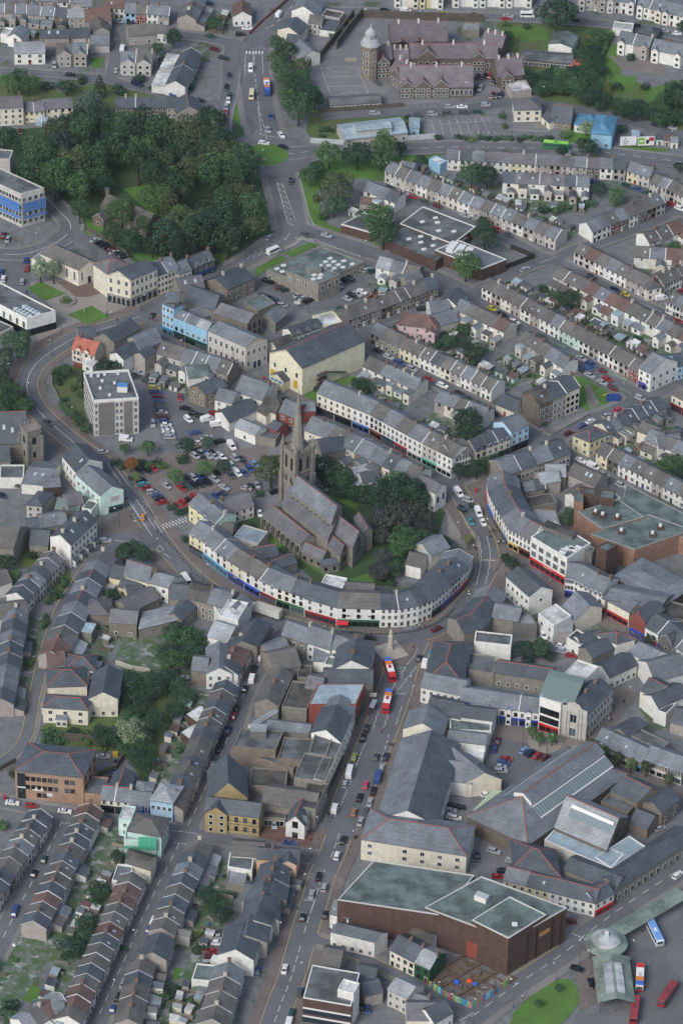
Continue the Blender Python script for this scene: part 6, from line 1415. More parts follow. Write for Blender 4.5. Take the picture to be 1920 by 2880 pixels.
tile(640,1280)
house('slate house with brown side opposite the crescent',(372,1238),(545,1300),6.8,(620,1195),'s','g',fw=(3,2),name='shop',cat='shop');house('white house with two tall white chimneys opposite the crescent',(545,1292),(705,1345),7,(745,1212),'w','g',fw=(3,2),chim=((.02,.5,CHIW),(.98,.5,CHIW)),name='shop',cat='shop');house('white corner house with slate roof facing the memorial',(705,1330),(825,1372),7,(918,1278),'w','g',fw=(2,2),name='shop',cat='shop')
B=house('white gabled building with red brick side by the bus',(978,1470),(1012,1310),7.6,(722,1480),'w','d',name='shop',cat='shop',chim=(.95,.3),pitch=.6,lw=(1,1),fw=(3,2));B.wall.data.materials[0]=wm('w');B.shop('f',.02,.98,'7a2f30')
house('old brown slated store with cream gable strip',(318,1490),(505,1450),6,11,'s','b',name='store',cat='store');house('long slated store sloping to the parked street',(300,1400),(440,1345),5.4,8,'s','g',name='store',cat='store');house('small slate extension between white houses',(590,1420),(690,1425),4.4,6,'w','g','mono',pitch=.3,name='annexe',cat='extension');house('white house with red-ridged slate roof in the court',(548,1568),(640,1500),5,(700,1590),'w','d',rdg=1);house('dark felt court roof with ducts',(480,1540),(570,1545),4,7,'s','m','flat',name='annexe',cat='extension');house('small green felt roof beside the white corner house',(662,1450),(735,1462),4.6,5,'w','e','flat',name='annexe',cat='extension');house('slate roofed shop range behind the bus stop',(660,1570),(1000,1575),6,8,'s','d',name='shop',cat='shop');house('purple slate house at the store corner',(530,1620),(640,1640),5.6,9,'s','p')
# ================================================================ BUILDINGS, lower part
tile(0,1280)
B=house('white three-storey terrace block with brick chimneys',(488,622),(668,452),9.6,(348,562),'w','d',name='terrace_block',cat='building',fw=(7,3),lw=(0,0) and None,chim=((.1,.5,CHIW),(.55,.5,CHIW)),sky=((.3,.3),(.8,.3)),rdg=0)
for u in (.12,.38,.62,.88):B.wing('f',u-.06,u+.06,1.2,2.6,wm('w'),rm('d'),'lean',.4,1,'bay')
B=house('mint green corner building with shopfront in gable',(527,132),(692,278),8.6,(852,236),'i','g',name='corner_building',cat='shop',fw=(5,2));B.shop('r',.35,.98,'2f4f4a',2.8);B.windows('l',1,1);p,r=B.face('r');d=r-p;n=Vector((d.y,-d.x)).normalized()*.06;b=MB();b.poly([(*(p+d*.4+n),4.6),(*(p+d*.92+n),4.6),(*(p+d*.92+n),7),(*(p+d*.4+n),7)],TRIM);o=b.build('wall_sign',B.root)
b=MB();
for z in (6.3,5.6,5.0):b.poly([(*(p+d*.45+n*1.6),z),(*(p+d*.8+n*1.6),z),(*(p+d*.8+n*1.6),z+.3),(*(p+d*.45+n*1.6),z+.3)],mat('8a6f7a','plain'))
b.build('sign_lettering',B.root)
house('white house joined uphill of the mint building',(430,5),(527,118),8,(708,45),'w','d',fw=(4,2),sky=((.8,.3),));house('broad slate shed roof with two rooflights',(150,195),(330,210),4.4,(430,55),'w','g',name='hall',cat='hall',pitch=.3,sky=((.35,.3),(.65,.3)));house('blue-parapet flat roof at the left edge',(0,165),(165,165),4,8,'w','f','flat',name='annexe',cat='extension');house('white house with hipped dark roof in the beer yard',(184,342),(290,352),5.6,(372,258),'h','d','hip',fw=(2,2));house('rusty brick shed wall in the beer yard',(300,225),(420,215),4.4,6,'q','g',name='outbuilding',cat='outbuilding')
house('green-sheeted shed by the mint building',(380,372),(545,390),4.2,(585,302),'s','e',name='outbuilding',cat='outbuilding',ridge='u');house('purple-slated wing by the mint building',(470,350),(580,330),6,7,'s','p',name='outbuilding',cat='outbuilding');house('white box with dark green roof at the bend',(565,372),(632,388),4.6,(680,328),'w','e','flat',name='annexe',cat='extension')
house('roofless-looking stone hall with mossy tiled roof',(-90,636),(95,640),8,(190,495),'s','b',name='stone_hall',cat='hall',pitch=.7,fw=(2,1));house('grey slate house among trees',(205,612),(332,622),5,9,'s','d');house('slate cottage roofs above the white block',(285,500),(468,475),5.6,8,'s','g',chim=(.95,));house('slate cottage by the stone hall',(190,530),(300,520),5,8,'s','d')
row('the stepped row down to the lane',[(190,1005),(446,722)],5.4,8,6,'wgwgwp','ddgdpp','front',nm='cottage',cat='cottage',noun='cottage');house('white gable cottage at the left edge',(-60,920),(85,870),5.4,8,'w','b',lw=(1,1));row('the slate row beside the lane gardens',[(95,1718),(196,1085)],5.2,8,8,'gwggwghg','dggddg','rear',wings='ln',nm='cottage',cat='cottage',noun='cottage');house('patched flat roofs left of the slate row',(-20,1350),(80,1380),4.4,9,'s','l','flat',name='outbuilding',cat='outbuilding');house('white parapet house at the lane head',(-40,1135),(195,1105),5.2,9,'h','b',fw=(2,1))  # the stepped and slate rows are terraced houses, called cottages here
row('the crooked row above the gardens',[(445,1410),(585,1140),(700,905),(800,715)],5.4,9,[3,3,3],'gwsgwgsgg','rbdgdgdgp','rear',wings='lgf',ridge=.3,nm='cottage',cat='cottage',noun='cottage')  # terraced houses too, under the cottage name
house('pale yellow house with white rear windows',(856,832),(1025,882),6.4,(1068,762),'y','g',fw=(3,2),rdg=1);house('pale yellow wing with slate roof',(752,840),(852,862),5.2,8,'y','d',fw=(2,1));house('small yellow lean-to extensions',(815,905),(930,945),3.6,6,'y','d',fw=(2,1),name='annexe',cat='extension');house('yellow gabled annexe in the yard',(885,975),(1000,950),3.4,6,'y','d',name='annexe',cat='extension');house('white house with long grey roof and end gable',(1030,880),(1160,915),6.6,(1252,842),'w','g',fw=(2,2),chim=(.02,));house('dark slate roof behind the white van',(1168,985),(1288,1002),5,9,'s','d')
row('the brown-roofed chapel range',[(1282,985),(1568,1058)],7.2,10,2,'ss','mg','wins',fl=2,wc=3,noun='hall',nm='hall_range',cat='hall',verge=0);house('pale corrugated shed with streaked roof',(958,1200),(1232,1135),4.6,(1310,1010),'s','l',name='warehouse',cat='warehouse',pitch=.25);house('slate side range of the corrugated shed',(1252,1142),(1352,1045),5,6,'s','d',fw=(4,1));house('stone house with purple slates and two windows',(752,1152),(942,1168),5.8,8,'k','p',fw=(2,1));house('hipped purple slate house on the lane',(562,1092),(752,1102),5.2,9,'k','p','hip');house('dark slated shed below the yellow annexe',(890,1090),(1100,985),3.8,8,'s','p',name='outbuilding',cat='outbuilding')
row('the white flat-roofed store stack',[(1432,1245),(1568,1290)],6,10,1,'w','l','none',chim=0,nm='store',noun='store',cat='store');house('white flat-topped block by the lorry street',(1508,1112),(1640,1142),8.5,10,'w','w','flat',fw=(2,2),name='store',cat='store');house('white gabled house with brown side wall',(1422,1508),(1600,1508),6.2,14,'w','g',ridge='t',fw=(3,2));house('brown-walled slate wing of the gabled house',(1318,1480),(1425,1492),6,8,'k','g')
B=house('white-fronted house with navy hip on the lane',(452,1475),(655,1482),6,8,'w','d','hip',rdg=1,fw=(4,2));house('purple-roofed neighbour of the navy hip',(330,1450),(455,1440),5,8,'g','r')
b=thing('garden_clutter','white concrete retaining wall stepping through the gardens','wall',(0,0,0));bpy.data.objects.remove(b)
wallrun('garden_wall','cream wall stepping through the overgrown gardens',[(800,1440),(900,1475),(1035,1500)],1.6,.5,mat('b9b4a4','wall'))
tile(640,1280)
house('white gabled house with slate roof opposite the lorry',(92,1102),(166,1010),7.2,(-12,1060),'w','g',lw=(2,1));house('tall white house with flat rear roof',(-40,1130),(85,1100),6.4,8,'w','w','flat',fw=(2,1));house('large slate hall with side doors by the lorry',(202,1322),(306,1165),7,(88,1200),'s','d',name='hall',cat='hall',fw=(5,1));row('the short row below the slate hall',[(72,1515),(182,1312)],5.6,9,4,'wrww','drrd','front')
tile(0,1920)
row('the long narrow terrace down the parked street',[(1262,880),(1640,30)],5.2,7.5,0,'ghgwghbwg','bbdbdbbd','front',verge=.4);
for x,y,w,d in ((1320,225,6,6),(1275,345,6,5)):shed(x+60,y,w,d,4 if y < 300 else 3,'q','w',f'{"white" if y < 300 else "pale"} flat roofed shed behind the long narrow terrace','sheds behind the narrow terrace',.8)
B=house('cream hall with navy hip roof and bay window',(296,168),(606,188),6.4,(640,98),'c','d','hip',name='hall',cat='hall',rdg=1,fw=(3,2),ww=1.2);B.wing('f',.3,.55,1.8,3,wm('c'),rm('g'),'lean',.3,2,'bay');house('cream wing of the hall with plain slate roof',(612,112),(812,112),7.4,(848,-75),'c','d',name='hall_wing',cat='hall',fw=(3,1),ridge='t');house('upper navy roof of the cream hall',(330,30),(600,20),6.4,10,'c','d','hip',name='hall_wing',cat='hall',rdg=1)
B=house('orange brick office with navy hipped roof',(105,604),(576,652),11.4,(666,462),'o','d','hip',name='brick_office',cat='office',rdg=1,pitch=.42)
me=win_mesh(1.2,1.5,'k',1)
for z in (8.6,5.2,2.2):
    for k in range(11):
        if z < 3 and k not in (3,4):continue
        if k in (7,10) or k == 0:continue
        B.place(me,'window','f',.1+k*.082,z)
B.windows('r',3,3,1.2,1.5,2.2,3.4,'k');p,r=B.face('f');d=r-p;n=Vector((d.y,-d.x)).normalized()*.06;b=MB();b.poly([(*(p+d*.03+n),.2),(*(p+d*.15+n),.2),(*(p+d*.15+n),10.6),(*(p+d*.03+n),10.6)],GLASS);b.poly([(*(p+d*.03+n*1.8),4.6),(*(p+d*.15+n*1.8),4.6),(*(p+d*.15+n*1.8),5.1),(*(p+d*.03+n*1.8),5.1)],TRIM);b.build('stair_glazing',B.root)
for u,z,w in ((.33,4.0,1.8),(.5,2.2,.9)):q=p+d*u+n*1.2;e=d.normalized()*w;b=MB();b.poly([(*(q-e),z),(*(q+e),z),(*(q+e),z+1.2),(*(q-e),z+1.2)],TRIM);b.build('wall_sign',B.root)
house('glazed grey canopy beside the brick office',(584,772),(694,782),4.6,(752,660),'o','g','flat',name='canopy_block',cat='canopy');house('grey gable house with red ridge behind shops',(872,772),(926,622),5.2,(738,762),'h','d',rdg=1,fw=(2,1))
row('the small shop row beside the office',[(695,802),(890,824)],5.4,8,2,'cc','gg','shop',shops=['22272a','2a3a34'],nm='shop',cat='shop',noun='shop',ridge=1,fl=2);B=house('deep blue shop between cream and pale blue',(893,836),(1032,852),5.2,7.5,'z','g',name='shop',cat='shop',fw=(3,2));house('pale hipped roof behind the deep blue shop',(920,790),(1035,802),5.6,8,'h','l','hip')
B=house('pale blue corner pub with pale hipped roof',(1036,808),(1190,832),8,(1262,716),'l','l','hip',name='pub',cat='pub',fw=(4,2),rw=(3,2),pitch=.5);B.shop('r',.03,.97,'2f5aa8',2.8)
B=house('mint green corner house with brown hipped roof',(880,1020),(1112,1062),8.8,(1162,935),'i','b','hip',name='corner_building',cat='building',rw=(4,3));house('white flat-topped mint tower of the corner house',(818,946),(905,958),9,7,'i','w','flat',fw=(1,3));B=house('white-roofed mint wing under green netting',(855,1090),(1080,1100),6.6,7,'i','w','flat',name='rear_wing_block',cat='extension');b=MB();p,r=B.face('f');d=r-p;n=Vector((d.y,-d.x)).normalized()*1.1;gn=mat('3f9a78','plain')
for z0,z1 in ((1.6,2.6),(4.4,5.4)):b.poly([(*(p+n),z0),(*(r+n),z0),(*(r+n),z1),(*(p+n),z1)],gn)
b.poly([(*(p+d*.45+n),5.4),(*(r+n),5.4),(*(r+n),9.4),(*(p+d*.45+n),9.4)],mat('4fa98a','plain'))
for k in range(8):q=p+d*k/7+n;b.tube(q.x,q.y,0,10 if k > 3 else 6,.07,.07,mat('8d9499','metal'),5)
b.build('scaffold',B.root)
house('cream gabled house with brown tiles below netting',(862,1240),(1038,1292),5.8,(1078,1195),'c','m',fw=(1,1));house('blue-grey flat roofed cottage in the backs',(772,1370),(880,1385),4.6,8,'w','g','flat',fw=(1,1))
row('the left-hand back terrace',[(-20,1530),(362,932)],5,8,0,'wgbggwg','bddbbg','front',verge=.7);row('the second long back terrace',[(320,1700),(712,886)],5,8,0,'ggwwhgg','dbrdbbdbd','rear',wings='nnl',verge=.8)
tile(960,2560,1568/960);X7=960*1568/960
tile(0,2560,1568/960)
row('the terrace left of the parked street',[(372,523),(670,-139)],5,8,0,'wgwcgwgwwb','brrbdbbdrb','front',verge=.5);row('the terrace right of the parked street',[(650,530),(712,255)],5,8,5,'gwgsg','bbbdb','rear',wings='lg',verge=.5)
house('white-edged slate house across the parked street',(765,230),(800,140),6,(640,212),'g','d',fw=(3,2));row('the upper terrace by the parked street',[(800,120),(975,-290)],5.2,8,8,'gwggwgh','bbdbdgdb','rear',wings='lgn',verge=.6)
house('small white-gabled house in the left gardens',(130,55),(216,65),5,8,'w','d',ridge='t',fw=(1,2));row('the far left corner terrace',[(130,560),(320,440)],5,8,4,'wgwg','lbr','rear');house('grey cottage at the bottom left edge',(160,500),(300,490),4.6,8,'g','g')
row('the main street houses lower end',[(1045,540),(1122,275)],5.4,9,4,'ghgw','bbbg','front',verge=.5);B=house('plain white end-gabled house on the main street',(1165,230),(1206,100),6.6,(1000,205),'w','d',fw=(3,2),rdg=0);house('slate house with white edge above the white gable',(1226,148),(1244,55),6.2,(1050,75),'g','d',fw=(2,2));house('upper slate house above the car yard',(1246,70),(1290,-45),6.6,(1130,-20),'w','d',fw=(3,2));house('green sheet-roofed garage in the gardens',(880,322),(1012,336),4,(1036,262),'w','e','flat',name='garage',cat='garage');row('the dark slate houses at the street bend',[(1288,-50),(1330,-190)],6,9,3,'ggg','ddd','rear',wings='lg')
tile(640,1920)
row('the brown backs along the parked street',[(352,165),(450,-60)],6,(160,200),2,'ss','bb','none',chim=.5,nm='store',noun='store',cat='store');house('black felt flat roof between the stores',(372,172),(545,192),6,(620,12),'s','m','flat',name='store',cat='store');B=house('red brick store with pale blue metal roof',(560,152),(886,152),9,(946,10),'r','v','flat',name='store',cat='store',par=.2);B.shop('r',.02,.98,'3a5a4a')
house('slate gabled store below the pale blue roof',(852,240),(884,152),8,(638,206),'w','g',name='store',cat='store',fw=(3,2));house('slate gabled store with white edge on main street',(778,412),(852,240),9,(574,345),'w','d',name='store',cat='store',fw=(4,2));house('low slate link range behind the stores',(262,318),(560,352),6.6,(590,285),'s','g',fw=(4,1));house('white-gabled slate house by the parked street',(184,300),(345,200),6.4,(92,322),'w','l',lw=(1,1))
B=house('brown brick store block with mossy flat roof',(38,448),(330,470),8,(386,340),'k','f','flat',name='store',cat='store');p=B.at(.45,.75);b=MB();b.box(-2.6,2.6,-2,2,8,11,wm('d'),rm('l'));o=b.build('plant_room',B.roof);o.location=(p.x,p.y,0)
house('flat grey store roof with puddles',(345,530),(545,545),7.2,(590,395),'k','f','flat',name='store',cat='store');house('taller flat grey store by the main street',(562,492),(682,512),8.6,(722,372),'s','f','flat',name='store',cat='store');house('stained flat store roof with ridged felt',(458,660),(652,692),8.6,(722,520),'s','f','flat',name='store',cat='store');B=house('narrow cream shopfront strip on the main street',(662,690),(795,400),8.4,3.5,'c','f','flat',name='shop',cat='shop',fw=(8,2));B.shop('f',.02,.98,'4a4a48');house('long brown brick rear wall of the stores',(25,462),(452,600),5,7,'k','f','flat',name='store',cat='store')
house('jumbled low roof with pipes in the court',(150,715),(400,730),3.6,9,'s','m','flat',name='annexe',cat='extension');house('long brown tiled range over the courtyard',(235,835),(605,885),6,(650,745),'s','b',name='range',cat='building',fw=(6,1),ridge='u');house('stone-faced shop on the main street',(606,885),(690,700),7.6,6,'s','m','flat',name='shop',cat='shop',fw=(5,2))
B=house('yellow brick Gothic hall with banded front',(1412-EX,885),(215,930),7.8,(248,830),'x','d',name='gothic_hall',cat='hall',pitch=.75);B.windows('f',6,2,.9,1.7,2.2,3.6,'k',1);B.wing('f',.02,.42,.8,7.8,wm('x'),rm('d'),'gable',.8,2,'gable_wing',verge=REDR)
b=MB();p,r=B.face('f');d=r-p;n=Vector((d.y,-d.x)).normalized()*.05
for z in (1.6,3.9,5.2):b.poly([(*(p+d*.43+n),z),(*(r+n),z),(*(r+n),z+.25),(*(p+d*.43+n),z+.25)],mat('5a4a38','plain'))
b.build('brick_band',B.root);house('steep dark slate nave of the Gothic hall',(1440-EX,800),(138,795),7,14,'x','d',ridge='t',name='gothic_nave',cat='hall',pitch=1.05)
B=house('small white chapel house with steep slate roof',(530,988),(578,870),5.6,(400,965),'w','d',name='chapel_house',cat='house',pitch=1.1,rdg=1,fw=(3,1));B.windows('l',1,1,1.6,2.4,5.4,3,'k',2);B.door('l',.5,'2b2b30',1.8,2.4)
for u in (.3,.7):B.wing('f',u-.12,u+.12,.2,6.4,wm('w'),rm('d'),'gable',1.1,1,'dormer',verge=REDR)
house('flat garage with open bays in the red court',(240,935),(398,945),3.2,6,'s','m','flat',name='garage',cat='garage',fw=(2,1),ww=2.6,wh=2);B=house('peach house with navy roof at the crossing',(200,1215),(482,1228),6.6,(502,1140),'a','d',fw=(2,1),chim=(.35,));B.wing('f',.58,.98,2.5,6.8,wm('a'),rm('d'),'gable',.6,1);house('brown-roofed shop range left of the peach house',(25,1190),(245,1205),5,8,'w','b');house('white flat-roofed yard block',(0,1275),(168,1302),4.2,(182,1205),'w','f','flat',fw=(3,1),name='annexe',cat='extension');house('low stained flat roof in the yard',(-10,1390),(120,1400),3,8,'s','l','flat',name='annexe',cat='extension')
row('the main street houses by the crossing',[(405,1500),(432,1310)],5.6,9,2,'sg','dd','front');row('the navy-roofed houses on the main street',[(356,1640),(374,1420)],6,11,2,'gg','dd','front');house('navy roofed rear wing on the yard side',(100,1500),(300,1520),5,9,'g','d')
# long dark hall right of the main street
tile(640,1920)
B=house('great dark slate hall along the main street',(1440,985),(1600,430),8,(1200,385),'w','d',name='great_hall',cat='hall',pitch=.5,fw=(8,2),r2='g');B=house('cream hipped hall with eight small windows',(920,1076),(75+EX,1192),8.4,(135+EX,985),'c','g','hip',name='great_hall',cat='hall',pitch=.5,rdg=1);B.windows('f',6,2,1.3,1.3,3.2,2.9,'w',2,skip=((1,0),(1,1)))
house('slate gable house with white edge north of the great hall',(1472,365),(1515,240),7.4,(1208,320),'c','g',name='hall',cat='hall');house('slate range with white rear wall',(1365,200),(1600,250),6.4,9,'w','d',name='hall',cat='hall');house('lower roof off the great hall side',(1430,520),(1640,690),6,(1700,520),'c','g',name='hall_wing',cat='hall');house('dark slate corner house of the market lane',(1330,30),(1620,90),6.4,9,'w','g',fw=(6,2)) 
# ---------------------------------------------------------------- bottom right
D()
B=house('huge brown brick store with stained green roof',(775,2068),(1010,2103),12.6,(1090,2012),'q','e','flat',name='superstore',cat='store',par=.4,pm=mat('b9b9b4','plain'));B2=house('tall brown brick end block of the store',(975,2086),(1172,2160),13.4,(1301,2087),'q','e','flat',name='superstore',cat='store',par=.4,pm=mat('b9b9b4','plain'));
tile(960,2560,1568/960)
B3=house('raised flat roof deck with pale parapet on the store',(598,48),(766,132),15.2,(940,22),'q','e','flat',name='roof_deck',cat='store',par=.3,pm=mat('c4c4be','plain'))
p=B2.at(.3,.55);b=MB();b.box(-2,2,-1.2,1.2,13.6,15.6,TRIM,mat('a9adb0','plain'));o=b.build('air_handler',B2.roof);o.location=(p.x,p.y,0);o.rotation_euler=(0,0,-.5)
p=B3.at(.75,.4);b=MB();b.box(-.8,.8,-.8,.8,15.3,15.6,TRIM);o=b.build('rooflight',B3.roof);o.location=(p.x,p.y,0)
p,r=B2.face('r');d=r-p;n=Vector((d.y,-d.x)).normalized()*.06;b=MB();b.poly([(*(p+d*.52+n),8.2),(*(p+d*.7+n),8.2),(*(p+d*.7+n),9.6),(*(p+d*.52+n),9.6)],mat('c9a85a','plain'));b.poly([(*(p+d*.53+n*1.4),8.7),(*(p+d*.69+n*1.4),8.7),(*(p+d*.69+n*1.4),9.2),(*(p+d*.53+n*1.4),9.2)],mat('a83a30','plain'));b.build('store_sign',B2.root)
b=MB()
for u in (.12,.3,.46,.74,.9):q=p+d*u;b.prism([tuple(q),tuple(q+d*.012),tuple(q+d*.012+n*4),tuple(q+n*4)],0,12.6,mat('2e2320','plain'))
b.build('downpipe',B2.root);p,r=B2.face('f');d=r-p;n=Vector((d.y,-d.x)).normalized()*.07;b=MB();b.poly([(*(p+d*.5+n),1),(*(r+n),1),(*(r+n),6.4),(*(p+d*.5+n),7)],mat('8a4a3c','brick'));b.build('exposed_brick',B2.root)
house('white shop house with slate hip at the lane',(-50,98),(152,146),6.4,(212,105),'w','d',fw=(5,1),name='shop',cat='shop');row('the cream and green lane shops',[(222,182),(335,240),(405,272)],6,9,[2,1],'ccj','ddl','front');house('dark felt sheds behind the shop pair',(305,118),(402,152),5,(448,98),'w','m',name='outbuilding',cat='outbuilding',pitch=.3)
house('grey house with pale worn slates',(212,362),(302,405),6.6,(378,350),'h','l',fw=(3,2));house('low grey house with brick chimney',(298,415),(382,442),4.6,(432,402),'g','g',chim=(.95,));house('purple-roofed garage house at the bottom edge',(298,505),(445,505),4.6,9,'c','p',name='garage',cat='garage');house('dark slate house at the junction',(425,520),(512,470),5,8,'w','d',fw=(3,1));house('ruined stone yard wall house with ivy',(60,320),(150,335),5,8,'s','d');house('grey slate gable in the lower yard',(110,395),(190,375),4.6,7,'g','d')
D()
B=house('flat-roofed brown block with white bands',(696,2293),(806,2312),9.4,(826,2236),'q','f','flat',name='flat_block',cat='building',par=.3,pm=TRIM);b=MB();p,r=B.face('f')
for s in ('f','r'):
    p,r=B.face(s);n=Vector(((r-p).y,-(r-p).x)).normalized()*.08
    for z in (5.4,2.2):b.poly([(*(p+n),z),(*(r+n),z),(*(r+n),z+.7),(*(p+n),z+.7)],TRIM);b.poly([(*(p+n),z-1.8),(*(r+n),z-1.8),(*(r+n),z),(*(p+n),z)],GLASS)
b.build('white_band',B.root);house('white stair tower of the flat block',(775,2275),(812,2285),12,5,'w','w','flat',name='stair_block',cat='rooftop block')
house('white building edge with red sign at the lane mouth',(757,2098),(800,2110),6,8,'w','g',name='shop',cat='shop',fw=(2,1));house('brown-roofed house behind the flat block',(735,2215),(780,2222),6,9,'s','b')
# ================================================================ TREES
def inroad(p,g=.6):
    return any((q-p).length_squared < (r['w']/2+g) ** 2 for r in ROADS for q in r['V'][::2])
def wood(desc,poly,step,R,H,cols,skip=(),seed=1,shape='round',nm=None):
    rng=random.Random(seed);V=[G(p,H*.6) for p in poly];SK=[[G(p,H*.6 if len(s) > 4 else 0) for p in s] for s in skip]
    def ins(p,V):
        c=False
        for i in range(len(V)):
            a,b=V[i],V[i-1]
            if (a.y > p.y) != (b.y > p.y) and p.x < (b.x-a.x)*(p.y-a.y)/(b.y-a.y)+a.x:c=not c
        return c
    x0,x1=min(p.x for p in V),max(p.x for p in V);y0,y1=min(p.y for p in V),max(p.y for p in V);rank=0;y=y1
    while y > y0:
        k=0;x=x0+(step/2 if rank % 2 else 0)
        while x < x1:
            p=Vector((x+rng.uniform(-.3,.3)*step,y+rng.uniform(-.25,.25)*step))
            if ins(p,V) and not any(ins(p,s) for s in SK):
                c=rng.choice(cols);sh=shape if shape != 'mix' else rng.choice(['round','round','round','tall']);s=rng.uniform(.74,1.24)
                tree(p.x,p.y,R*s,H*rng.uniform(.72,1.22),c,sh,f'{LN[c]} {"tree" if sh != "bush" else "shrub"} {desc}, {ORD[k]} in rank {rank + 1}','trees '+desc,nm,tl=False);k += 1
            x += step
        y -= step*.9;rank += 1
tile(0,0)
CHP=[(640,1250),(980,1220),(1120,1300),(1150,1420),(1060,1560),(900,1640),(640,1580)]
wood('in the park wood',[(110,1000),(180,880),(450,850),(700,800),(1200,850),(1440,760),(1560,800),(1600,960),(1770,1060),(1820,1180),(1810,1450),(1700,1640),(1480,1690),(1150,1690),(980,1650),(1100,1480),(1080,1230),(820,1150),(500,1240),(330,1280),(180,1180)],11.4,6.8,17,'ddmdmmdgmbdde',seed=3,shape='mix')
for i,e in enumerate([(550,1280,'g',6,17),(380,1290,'d',5,12),(700,1270,'d',4,12),(840,1460,'g',6.5,13),(1000,1540,'m',4,9),(420,1160,'p',5,13),(1440,960,'b',6,16),(1490,1060,'b',6,15),(1160,1220,'l',5,14),(1230,1500,'l',5,13),(1430,1520,'b',6,14),(550,1440,'m',4,12),(620,720,'s',6,15),(690,590,'e',4,10,'cone'),(830,610,'d',4,5,'bush'),(460,600,'d',4,7),(195,580,'g',4,10),(60,560,'g',4,9),(130,520,'m',4,8),(30,960,'d',6,14),(100,600,'l',3,9),(1195,260,'d',4,9),(1490,160,'m',4,7),(1080,330,'m',3,6),(1120,400,'d',3,5,'bush'),(960,540,'d',4,4,'bush'),(1320,600,'d',2,3,'bush'),(560,540,'d',3,4,'bush'),(320,580,'d',4,4,'bush'),(540,800,'d',4,9),(450,860,'d',5,12)]):
    trees('round the park wood and its gardens, ' if 0 else 'at the wood edges',[e],group='trees at the wood edges') if i < 0 else tree(e[0],e[1],e[3],e[4],e[2],e[5] if len(e) > 5 else 'round',f'{LN[e[2]]} {"shrub" if len(e) > 5 and e[5] == "bush" else "tree"} standing out {["before the chapel gable", "left of the chapel", "behind the bellcote", "in front of the chapel wall", "at the chapel corner", "as a purple crown in the wood", "on the wood top edge by the road", "below the first brown crown", "with pale leaves mid wood", "with pale leaves at the wood foot", "with brown tint at the wood foot", "by the office block wall", "as a blue cedar behind the wood", "as a dark spire by the lane", "along the lane wall", "in the allotment", "in the upper left gardens", "at the left picture edge above the road", "beside the pale garden tree", "left of the netted office", "as a pale poplar in the gardens", "behind the twin white villa", "at the top lane corner", "beside the stepped terrace", "in the stepped terrace yard", "under the blue van", "by the allotment shed", "by the cream terrace", "by the garden logs", "at the brown terrace end", "before the cream terrace end"][i]}',None)
tile(0,640)
trees('along the wood foot above the lane',[(1050,130,'d',4,9),(1140,90,'d',4,12,'cone'),(1225,120,'e',4,16,'tall'),(1310,110,'e',5,15,'cone'),(1400,80,'d',5,13),(1500,60,'m',5,12),(900,90,'d',6,13),(780,40,'m',5,12)])
trees('on the town hall lawn',[(280,285,'w',3.4,11),(370,290,'w',3.4,11)])
trees('along the left bend of the road',[(120,790,'m',6.5,12),(30,900,'d',5,10),(10,1000,'d',4,9),(30,1080,'d',4,8),(100,1170,'d',5.5,11),(150,1230,'m',4,9),(30,1230,'d',5,10),(60,1130,'m',4,10)])
trees('in the plot beside the concrete office',[(450,985,'m',3.4,6),(395,1010,'d',2.6,5),(570,1040,'d',3,9,'tall'),(720,955,'d',4,6),(800,955,'d',3.4,5),(435,1230,'l',2.2,4),(490,1275,'g',2.6,5),(545,1330,'d',2.4,4),(595,1380,'m',2.6,5),(560,1150,'m',1.8,3),(400,1060,'d',2,3,'bush'),(440,1180,'d',1.8,2.4,'bush'),(500,1100,'m',2,2,'bush')])
trees('round the concrete office car park',[(862,1522,'g',2.2,5),(1020,1512,'g',3,7),(1285,1500,'d',3.6,7),(1425,1480,'m',2.4,5),(920,1020,'d',1.8,3)])
tile(640,0)
trees('beside the main road and schoolyard',[(345,300,'m',4,9),(405,355,'d',5,11),(335,400,'m',3.6,8),(510,460,'b',4.6,10),(375,475,'m',5,11),(520,540,'m',4.4,9),(410,560,'m',5,11),(470,600,'d',5,11),(560,660,'d',6,12),(415,660,'g',4.4,9),(490,740,'m',7,15),(600,690,'d',3.6,9)])
trees('on the green between bypass and terrace',[(700,1060,'g',6,12),(895,1060,'d',7,13),(1075,1000,'g',6,14),(1060,1090,'m',6,11),(1192,1015,'d',3,7),(570,1210,'m',4.6,9),(620,1160,'d',4,8),(755,1290,'b',7.4,16),(730,1420,'m',5,9),(1045,1500,'g',7,13),(660,1480,'m',3,4,'bush'),(620,1360,'b',2.6,4,'bush'),(1330,1100,'d',2.6,5)])
trees('by the workshop bank',[(645,880,'m',2,3,'bush'),(700,890,'d',2,2.5,'bush'),(650,930,'m',2,2,'bush'),(1235,800,'d',1.6,2.4,'bush'),(1450,940,'d',2,3,'bush'),(790,200,'m',2.4,4,'bush'),(720,240,'m',2,3,'bush'),(840,140,'m',2,3,'bush')])
tile(1280,0)
trees('on the bank below the top street',[(700,90,'d',10,18),(350,255,'d',3.6,7),(985,240,'m',4.4,7),(930,310,'m',4.4,6),(880,380,'d',4.4,6),(910,450,'m',4,6),(520,540,'d',4,6),(620,560,'d',4,5),(715,505,'g',4,6),(830,580,'m',5,7),(740,610,'m',4,5),(870,650,'d',4.6,7),(960,660,'d',4.6,7),(580,620,'d',4,6),(380,325,'l',2.4,3,'bush'),(345,160,'g',2,3,'bush'),(490,180,'d',2,3,'bush')])
wood('on the hillside hedge above the lane',[(900,640),(1100,660),(1300,690),(1560,690),(1600,860),(1350,820),(1150,770),(900,710)],5.5,4,6,'dmdmd',seed=5)
wood('on the scrub bank below the works hall',[(480,500),(700,470),(860,400),(960,300),(1010,420),(1000,640),(760,640),(560,650)],6,3.6,5,'dmdmm',seed=21)
